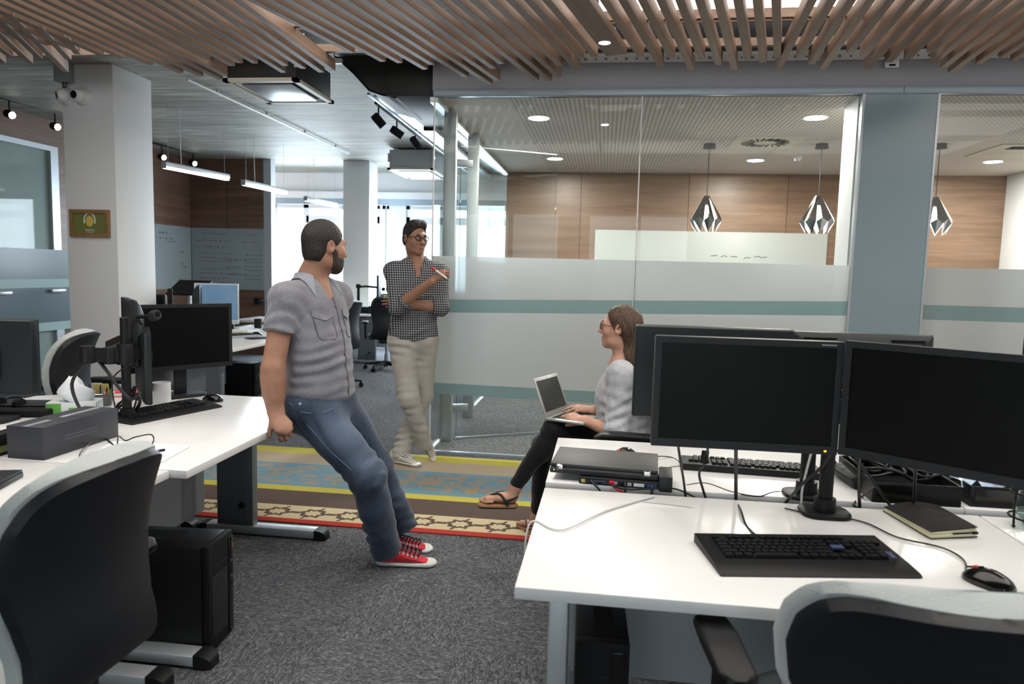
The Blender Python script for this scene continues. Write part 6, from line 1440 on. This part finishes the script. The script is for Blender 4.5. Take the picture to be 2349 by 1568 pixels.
g = thing('notebook_computer', 'corner of a black laptop on the near left desk', 'laptop', Z(0, 1115), .3); obj('base', MB().bb(-.28, .02, -.12, .10, 0, .018, .004), 'black_plastic', g); obj('hinge', MB().tube([(-.27, -.118, .012), (.02, -.118, .012)], .009, 10), 'dark_plastic', g); obj('lid', MB().bb(-.28, .018, -.118, .1, .018, .024, .003), 'dark_plastic', g)
# ---- middle distance
m_ = monitor('silver framed monitor glowing pale blue by the wood wall', .42, .40, (-3.92, 6.78, 1.02), math.radians(24), stand='foot', screen='screen_blue', silver=True, bez=.014); obj('silver_bar', MB().bb(-.21, .21, -.02, .0, -.215, -.17, .008), 'light_metal', m_)
monitor('black monitor seen edge-on in front of the pale blue screen', .40, .36, (-3.80, 6.28, 1.03), math.radians(118), stand='foot')
monitor('black monitor top edge showing beside the column', .46, .30, (-4.45, 6.35, .96), math.radians(8), stand='foot')
pole_stand('dark pole with pale clamp between the middle monitors', (-4.15, 6.35, ZD), .44, .022); g = bpy.data.objects['monitor_stand.003']; obj('clamp', MB().tube([(-.1, -.03, .26), (0, -.04, .25), (.1, -.02, .28)], .012, 8, 3), 'light_metal', g)
g = thing('lectern', 'grey reading stand before the marker board', 'lectern', (-5.35, 8.6, 0)); obj('post', MB().tube([(0, 0, 0), (0, 0, 1.05)], .025, 10), 'light_metal', g); obj('base', MB().lathe([(0, 0), (.2, 0), (.2, .02), (0, .025)]), 'light_metal', g); obj('top', MB().box((0, 0, 1.1), (.46, .36, .02), RX(.5)), 'dark_plastic', g)
def on(x, y): return Z(x, y)
g = thing('telephone', 'ivory desk block beside the silver keyboard', 'device', on(540, 768), .9); obj('body', MB().bb(-.11, .11, -.04, .04, 0, .05, .006), 'ivory_plastic', g); obj('top_plate', MB().bb(-.09, .09, -.03, .03, .05, .054, .002), 'white_plastic', g)
g = thing('tablet', 'black tablet near the edge of the middle desk', 'tablet', on(592, 776), .9); obj('body', MB().bb(-.1, .1, -.07, .07, 0, .008, .002), 'black_plastic', g); obj('screen', MB().bb(-.09, .09, -.06, .06, .008, .0085), 'gloss_black', g)
g = thing('power_adapter', 'black power adapter standing under the blue monitor', 'adapter', on(529, 756), .3); obj('body', MB().bb(-.035, .035, -.03, .03, 0, .08, .005), 'black_plastic', g); obj('cable', MB().tube([(0, 0, .08), (-.01, 0, .14), (.02, .05, .2)], .006, 6, 4), 'cable_black', g)
mug('dark pencil cup beside the ivory block', on(592, 752), 'black_plastic', .04, .1, False)
g = thing('hand_mirror', 'small round steel mirror tilted over the pencil cup', 'mirror', (-3.6, 7.45, ZD)); obj('disc', MB().lathe([(0, 0), (.055, 0), (.055, .006), (0, .006)], (0, 0, .17), n=24, M=RX(.5)), 'chrome', g); obj('stem', MB().tube([(0, .01, 0), (0, 0, .17)], .004, 6), 'chrome', g)
sheet('white paper sheet on the middle corner desk', ((545, 752), (575, 745), (598, 757), (572, 764)), ZD+.001)
g = thing('wall_camera', 'small black camera on the wood wall beside the leaning man', 'camera', P(598, 690, Y=YB-.005)); obj('body', MB().bb(-.06, .02, -.09, 0, -.05, .05, .006), 'black_plastic', g); obj('arm', MB().tube([(.02, -.03, .01), (.1, -.03, .015)], .008, 6), 'light_metal', g)
# ---- far desk
F = lambda x, y: Z(x, y)
c = Vector((-3.66, 10.25, ZD)); pole_stand('black far monitor arm pole on the far desk', c, .42, .022, True, [[(0, 0, .40), (.12, 0, .41), (.3, -.02, .40)]]); g = bpy.data.objects['monitor_stand.004']
obj('mount_plate', MB().bb(.30, .33, -.06, .06, .22, .58), 'black_plastic', g); obj('elbow', MB().lathe([(0, -.03), (.04, -.03), (.04, .03), (0, .03)], (0, 0, .41), n=16), 'black_plastic', g); obj('cable', MB().tube([(.3, 0, .3), (.24, 0, .18), (.17, 0, .02)], .006, 6, 3), 'cable_black', g); obj('lower_arm', MB().tube([(-.12, 0, .3), (-.07, 0, .05)], .014, 8), 'black_plastic', g)
def bag(lb, c, r, h, mat):
    random.seed(int(r*1000)); g = thing('bag', lb, 'bag', c); rings = []
    for k in range(8):
        t_ = k/7; rr_ = r*(1, 1.08, 1.05, .95, .8, .6, .5, .62)[k]; rings.append([(rr_*1.3*math.cos(a)*(1+.12*math.sin(5*a+k)), rr_*.7*math.sin(a)*(1+.12*math.cos(4*a+k*2)), h*t_+.012*math.sin(3*a+k)*(k > 0)) for a in [2*PI*i/26 for i in range(26)]])
    obj('body', MB().loft(rings), mat, g, smooth=60); obj('tie', MB().tube([(r*.68*math.cos(a), r*.38*math.sin(a), h*.82) for a in [2*PI*i/20 for i in range(21)]], .006, 6), mat, g)
bag('crumpled beige paper bag on the far desk', Vector((-3.96, 10.35, ZD)), .12, .25, 'bag_paper'); bag('white plastic bag on the far desk behind the leaning man', Vector((-4.30, 10.15, ZD)), .09, .22, 'cloth_white')
c = F(868, 708); c.y = 10.32; c = P(868, 708, Y=10.3); c.z = ZD
g = thing('paper_cup', 'red paper cup with white lid on the far desk', 'cup', (P(868, 700, Y=10.3).x, 10.3, ZD)); obj('cup', MB().lathe([(0, 0), (.035, 0), (.045, .13), (0, .13)]), 'red_plastic', g); obj('lid', MB().lathe([(0, .13), (.048, .13), (.046, .15), (.04, .16), (0, .16)]), 'white_plastic', g)
g = thing('pen_holder', 'dark pen cup with red pen beside the paper cup', 'pen holder', (P(852, 700, Y=10.32).x, 10.32, ZD)); obj('cup', frustum(.045, .048, .11), 'dark_plastic', g)
for i, (m2, dx) in enumerate((('red_plastic', .01), ('blue_plastic', -.02), ('black_plastic', .025))):
    pn = thing('ballpoint_pen', ('red', 'blue', 'black')[i]+' pen in the dark cup on the far desk', 'pen', (P(852, 700, Y=10.32).x+dx, 10.32, ZD+.005)); obj('barrel', MB().tube([(0, 0, 0), (dx*.5, 0, .15)], .006, 6), m2, pn); obj('cap', MB().tube([(dx*.5, 0, .15), (dx*.55, 0, .18)], .0065, 6), m2, pn)
g = thing('storage_box', 'dark box lying behind the cups on the far desk', 'box', (P(838, 700, Y=10.4).x, 10.4, ZD)); obj('body', MB().bb(-.09, .09, -.06, .06, 0, .08, .004), 'dark_plastic', g); obj('lid', MB().bb(-.095, .095, -.065, .065, .08, .095, .003), 'black_plastic', g)
g = thing('document_rack', 'green and black document rack by the window', 'rack', (P(876, 690, Y=10.45).x, 10.45, ZD)); obj('back', MB().bb(-.06, .12, .03, .05, 0, .3), 'green_plastic', g); obj('divider', MB().box((0, 0, .16), (.015, .1, .3), RY(.3)), 'black_plastic', g); obj('divider', MB().box((.07, 0, .16), (.015, .1, .3), RY(-.3)), 'white_plastic', g)
# ---- right desks
l0, l1 = Vector((-.150, 2.36, ZD)), Vector((.20, 2.335, ZD)); az = math.atan2(l1.y-l0.y, l1.x-l0.x)
dk = thing('docking_station', 'black docking station with ports under the closed laptop', 'docking station', Vector((-.06, 2.30, ZD)), az)
obj('body', MB().bb(0, .285, -.01, .10, 0, .022, .003), 'dark_plastic', dk); obj('wing', MB().bb(.258, .30, -.03, .10, 0, .05, .004), 'dark_plastic', dk)
for i, (x, w, m2) in enumerate(((.008, .012, 'yellow_print'), (.03, .008, 'black_matte'), (.05, .014, 'blue_plastic'), (.075, .014, 'blue_plastic'), (.112, .013, 'light_metal'), (.135, .014, 'black_matte'), (.158, .013, 'light_metal'), (.178, .034, 'white_plastic'), (.22, .03, 'blue_plastic'))): obj('port', MB().bb(x, x+w, -.0125, -.009, .006, .016), m2, dk)
lp = thing('closed_laptop', 'closed black laptop with steel hinges on the docking station', 'laptop', Vector((-.158, 2.345, ZD+.024)), az)
obj('base', MB().bb(0, .355, -.03, .215, 0, .018, .004), 'laptop_black', lp); obj('lid', MB().bb(0, .355, -.02, .215, .018, .031, .004), 'laptop_black', lp)
for x in (.022, .31): obj('hinge', MB().bb(x, x+.022, -.033, -.012, .012, .029, .002), 'chrome', lp)
obj('vent', MB().bb(.05, .24, -.0312, -.0295, .004, .013), 'dark_plastic', lp); obj('vent', MB().bb(.255, .3, -.0312, -.0295, .004, .013), 'dark_plastic', lp); obj('power_led', MB().bb(.013, .016, -.0312, -.0295, .010, .013), 'led_green', lp)
foot_ = MB()
for x in (.03, .32): obj('foot', MB().bb(x, x+.02, .15, .2, -.024, 0), 'black_matte', lp)
def cable(lb, pts, r=.003, mat='cable_black', k=6, plug=None):
    a = Vector(pts[0]); g = thing('cable', lb, 'cable', a); obj('wire', MB().tube([Vector(p)-a for p in pts], r, 7, k), mat, g)
    if plug: obj('plug', MB().box(Vector(pts[plug[0]])-a, plug[1], plug[2] if len(plug) > 2 else None, .002), plug[3] if len(plug) > 3 else mat, g)
    return g
U = lambda x, y, Y: P(x, y, Y=Y)
cable('black cable hanging from the front monitor left of its pole', [U(1556, 1025, 2.09), U(1562, 1065, 2.12), U(1568, 1100, 2.2), U(1573, 1140, 2.25)], .004)
g = cable('black video cable with round ferrite under the front monitor', [U(1624, 1025, 2.09), U(1618, 1060, 2.14), U(1604, 1085, 2.2), U(1612, 1120, 2.24), U(1620, 1145, 2.255)], .004); fc = U(1618, 1048, 2.12)-g.location; obj('ferrite', MB().tube([fc+Vector((0, 0, .018)), fc-Vector((0.004, 0, .018))], .011, 10), 'black_plastic', g)
cable('thin straight black cable dropping to the desk gap', [U(1688, 1028, 2.10), U(1688, 1090, 2.2), U(1688, 1150, 2.25)], .0055)
cable('keyboard cord running from the desk gap to the front keyboard', [U(1690, 1150, 2.255), Z(1700, 1172, ZD+.012), Z(1712, 1205), Z(1740, 1232, ZD+.01)], .0032)
cable('thin curled mouse cord behind the docked laptop', [Z(1500, 1056), Z(1512, 1046, ZD+.01), Z(1545, 1050), Z(1562, 1066), Z(1540, 1071), Z(1505, 1075)], .0022)
cable('white cable beside the rear pole', [U(1862, 1035, 2.22), U(1850, 1080, 2.235), U(1840, 1125, 2.25), U(1838, 1160, 2.25)], .0035, 'cable_white')
cable('diagonal black cable crossing in front of the poles', [U(1912, 1030, 2.10), U(1880, 1075, 2.11), U(1840, 1110, 2.16), U(1800, 1155, 2.25)], .0045)
cable('long flat black cord lying across the rear right desk', [Z(1575, 1112), Z(1620, 1108), Z(1680, 1128), Z(1740, 1138), Z(1775, 1128), Z(1840, 1125)], .0025)
cable('black cord dropping right of the poles under the angled monitor', [U(1972, 1045, 2.1), U(1970, 1100, 2.2), U(1972, 1165, 2.255)], .005)
cable('looping black cord in front of the first tray', [U(1960, 1050, 2.12), U(2000, 1100, 2.2), U(2035, 1150, 2.235), U(2045, 1162, 2.25)], .0045)
cable('black cord over the middle of the first tray', [U(2100, 1070, 2.0), U(2098, 1110, 2.14), U(2096, 1150, 2.23)], .005)
cable('black cord bent over the desk gap before the first tray', [U(2010, 1112, 2.22), Z(1975, 1140), Z(1958, 1156), U(1968, 1165, 2.255)], .004)
g = cable('red network cable plugged into the docking station', [Vector((.045, 2.28, ZD+.012)), Vector((.06, 2.262, ZD+.0)), Vector((.10, 2.255, ZD-.02)), Vector((.14, 2.254, ZD-.06))], .004, 'cable_red'); obj('plug', MB().box((.0, 0, 0), (.014, .024, .012), RZ(.2)), 'red_plastic', g)
g = cable('video cable with blue plug at the docking station', [Vector((.172, 2.288, ZD+.012)), Vector((.175, 2.262, ZD+.008)), Vector((.172, 2.252, ZD-.05))], .0045); obj('plug', MB().bb(-.018, .018, -.012, .018, -.006, .008, .002), 'blue_plastic', g)
cable('black dock cable looping to the left', [Vector((-.01, 2.29, ZD+.01)), Vector((-.02, 2.255, ZD+.02)), Vector((.01, 2.252, ZD-.01)), Vector((.02, 2.25, ZD-.06))], .0035)
cable('black dock cable bending down in the middle', [Vector((.085, 2.295, ZD+.01)), Vector((.09, 2.262, ZD+.012)), Vector((.09, 2.253, ZD-.05))], .004)
cable('long black cable lying along the front of the docking station', [Vector((-.04, 2.262, ZD+.015)), Vector((.02, 2.256, ZD+.02)), Vector((.08, 2.254, ZD+.002)), Vector((.16, 2.256, ZD+.006)), Vector((.25, 2.256, ZD+.012)), Vector((.33, 2.252, ZD-.02))], .003)
cable('white cord lying across the front desk corner', [Vector((-.16, 1.90, ZD+.003)), Z(1290, 1215, ZD+.004), Z(1380, 1175, ZD+.004), Z(1440, 1155, ZD+.004), Z(1500, 1138, ZD+.004)], .003, 'cable_white')
cable('white cable loop hanging off the left end of the front desk', [Vector((-.16, 1.90, ZD+.003)), Vector((-.182, 1.90, ZD-.005)), Vector((-.19, 1.88, ZD-.05)), Vector((-.185, 1.86, ZD-.12))], .003, 'cable_white')
g = thing('cable_tie', 'white cable tie lying on the front desk', 'cable tie', Z(1475, 1150, ZD+.002)); e = Z(1588, 1163, ZD+.002)-g.location; obj('strap', MB().tube([(0, 0, 0), e*.5+Vector((0, .004, 0)), e], .002, 6, 4), 'cable_white', g); obj('head', MB().box(e, (.009, .007, .006), RZ(-.1)), 'white_plastic', g)
def tray(lb, x0, x1, y0, y1, h):
    g = thing('desk_tray', lb, 'tray', ((x0+x1)/2, (y0+y1)/2, ZD)); w, d = (x1-x0)/2, (y1-y0)/2; t_ = .005
    obj('bottom', MB().bb(-w, w, -d, d, 0, .004), 'black_plastic', g)
    obj('front_wall', MB().bb(-w, w, -d, -d+t_, .004, h, .001), 'black_plastic', g); obj('back_wall', MB().bb(-w, w, d-t_, d, .004, h, .001), 'black_plastic', g); obj('side_wall', MB().bb(-w, -w+t_, -d+t_, d-t_, .004, h), 'black_plastic', g); obj('side_wall', MB().bb(w-t_, w, -d+t_, d-t_, .004, h), 'black_plastic', g)
    obj('front_panel', MB().bb(-w+.012, -w*.05, -d-.002, -d, .01, h-.008), 'gloss_black', g); return g
tray('black desk tray full of tangled cables', .855, 1.115, 2.29, 2.62, .065); tray('black desk tray with blue and red packets at the right edge', 1.15, 1.42, 2.31, 2.62, .065)
random.seed(21)
for k in range(9):
    cx, cy = random.uniform(.92, 1.06), random.uniform(2.38, 2.55); r1, r2 = random.uniform(.04, .07), random.uniform(.05, .09); ph = random.uniform(0, 6)
    pts = [(cx+r1*math.cos(a+ph)*(1+.1*math.sin(3*a)), cy+r2*math.sin(a+ph), ZD+.05+k*.005+.012*math.sin(2*a+k)) for a in [2*PI*i/12*1.15 for i in range(13)]]
    a0 = Vector(pts[0]); g = thing('cable', 'black cable coil tangled in the first desk tray', 'cable', a0, 0, 'coiled cables in the tray'); obj('wire', MB().tube([Vector(p)-a0 for p in pts], random.choice((.003, .004, .005)), 6, 4), 'cable_black', g)
g = thing('power_brick', 'black power brick leaning on the cable tray', 'power adapter', (.852, 2.50, ZD+.03), math.radians(96)); obj('body', MB().box((0, 0, 0), (.17, .055, .035), RX(-.35), .006), 'dark_plastic', g); obj('label', MB().box((0, -.028, .0), (.12, .001, .02), RX(-.35)), 'black_matte', g); obj('lead', MB().tube([(.085, 0, 0), (.12, .01, .04), (.11, -.05, .06), (.05, -.09, .04)], .005, 7, 4), 'cable_black', g)
g = thing('headphones', 'black headphones resting on the tangled cables', 'headphones', (.955, 2.5, ZD+.105)); obj('band', MB().tube([(-.07, 0, 0), (-.05, .06, .03), (.04, .07, .03), (.07, .02, 0)], .006, 8, 5), 'cable_black', g)
for sx in (-.07, .07): obj('ear_cup', MB().lathe([(0, -.014), (.03, -.014), (.032, 0), (.03, .014), (0, .014)], (sx, .01 if sx > 0 else -.005, -.012), n=18, M=RY(1.2)), 'black_matte', g, smooth=50)
g = thing('sachet', 'crumpled blue and white plastic wrapper in the second tray', 'wrapper', (1.215, 2.43, ZD+.055)); random.seed(9)
obj('film', MB().loft([[(x, y+random.uniform(-.02, .02), .012*math.sin(x*60+y*40)+random.uniform(-.01, .012)) for y in [-.07+.02*j for j in range(8)]] for x in [-.07+.02*i for i in range(9)]], closed=False), 'plastic_bag', g, smooth=40); obj('printed_patch', MB().bb(-.03, .03, -.02, .02, .016, .018), 'blue_plastic', g)
g = thing('packet', 'red flat packet in the second tray', 'packet', (1.32, 2.42, ZD+.058), .3); obj('front', MB().bb(-.06, .06, -.045, .045, 0, .008, .002), 'red_plastic', g); obj('side_print', MB().bb(-.06, .06, -.0455, -.045, .001, .004), 'paper', g)
g = thing('adapter', 'olive topped adapter among the tangled cables', 'power adapter', (1.04, 2.50, ZD+.06), .3); obj('body', MB().bb(-.05, .05, -.03, .03, 0, .03, .004), 'dark_plastic', g); obj('sticker', MB().bb(-.03, .03, -.015, .015, .03, .0308), 'olive_print', g)
# notebook
n0, n1, n2, n3 = Z(2025, 1172), Z(2135, 1237), Z(2243, 1232), Z(2150, 1168); c = (n0+n1+n2+n3)/4; c.z = ZD
g = thing('notebook', 'black notebook with cream pages bulging open', 'notebook', c); q = [Vector((p.x-c.x, p.y-c.y, 0)) for p in (n0, n1, n2, n3)]
obj('cover', MB().loft([[p for p in q], [p+Vector((0, 0, .002)) for p in q]]), 'cover_black', g)
obj('pages', MB().loft([[p*.97+Vector((0, 0, .002)) for p in q], [p*.97+Vector((0, 0, z)) for p, z in zip(q, (.006, .012, .014, .008))]]), 'page_cream', g)
obj('pages', MB().loft([[p*.96+Vector((0, 0, z+.001)) for p, z in zip(q, (.006, .012, .014, .008))], [p*.96+Vector((0, 0, z)) for p, z in zip(q, (.012, .018, .024, .012))]]), 'page_cream', g)
top0 = [p+Vector((0, 0, z)) for p, z in zip(q, (.013, .019, .028, .014))]
rows = []
for i in range(9):
    u = i/8; a, b_ = top0[0].lerp(top0[3], u), top0[1].lerp(top0[2], u); rows.append([a.lerp(b_, v/6)+Vector((0, 0, .014*math.sin(PI*u)*(1-v/8))) for v in range(7)])
ct = MB(); ct.loft(rows, closed=False); bmesh.ops.solidify(ct.bm, geom=ct.bm.faces[:], thickness=.0018); obj('cover', ct, 'cover_black', g, smooth=50)
pe = thing('ballpoint_pen', 'thin black pen clipped in the notebook pages', 'pen', c+q[1].lerp(q[2], .45)+Vector((0, -.003, .014))); obj('barrel', MB().tube([(0, 0, 0), (q[2]-q[1])*.5], .0022, 6), 'black_plastic', pe); obj('cap', MB().tube([(q[2]-q[1])*.42, (q[2]-q[1])*.52], .004, 6), 'black_matte', pe)
# wire stand with a glass vessel at the right frame edge
w0 = Z(2330, 1212); g = thing('wire_stand', 'black wire stand holding a glass at the right frame edge', 'stand', (w0.x+.05, w0.y+.02, ZD))
for k in range(3):
    a = 2*PI*k/3+3.4; obj('leg', MB().tube([(.055*math.cos(a), .055*math.sin(a), .006), (.058*math.cos(a), .058*math.sin(a), .07), (.05*math.cos(a), .05*math.sin(a), .14)], .003, 6, 3), 'black_matte', g); obj('foot', MB().lathe([(0, -.006), (.006, 0), (0, .006)], (.055*math.cos(a), .055*math.sin(a), .006), n=10), 'black_matte', g)
for z in (.03, .10): obj('ring', MB().tube([(.056*math.cos(a), .056*math.sin(a), z) for a in [2*PI*i/24 for i in range(25)]], .003, 6), 'black_matte', g)
gv = thing('glass_vessel', 'clear glass in the black wire stand', 'glass', (w0.x+.05, w0.y+.02, ZD+.008)); obj('bowl', MB().lathe([(0, 0), (.03, .0), (.045, .03), (.046, .06), (.038, .09), (.036, .09), (.043, .06), (.042, .032), (.028, .004), (0, .004)], n=24), 'glass_clear', gv, smooth=60); obj('liquid', MB().lathe([(0, .006), (.028, .006), (.040, .03), (.041, .04), (0, .04)], n=24), 'glass_green', gv, smooth=60)
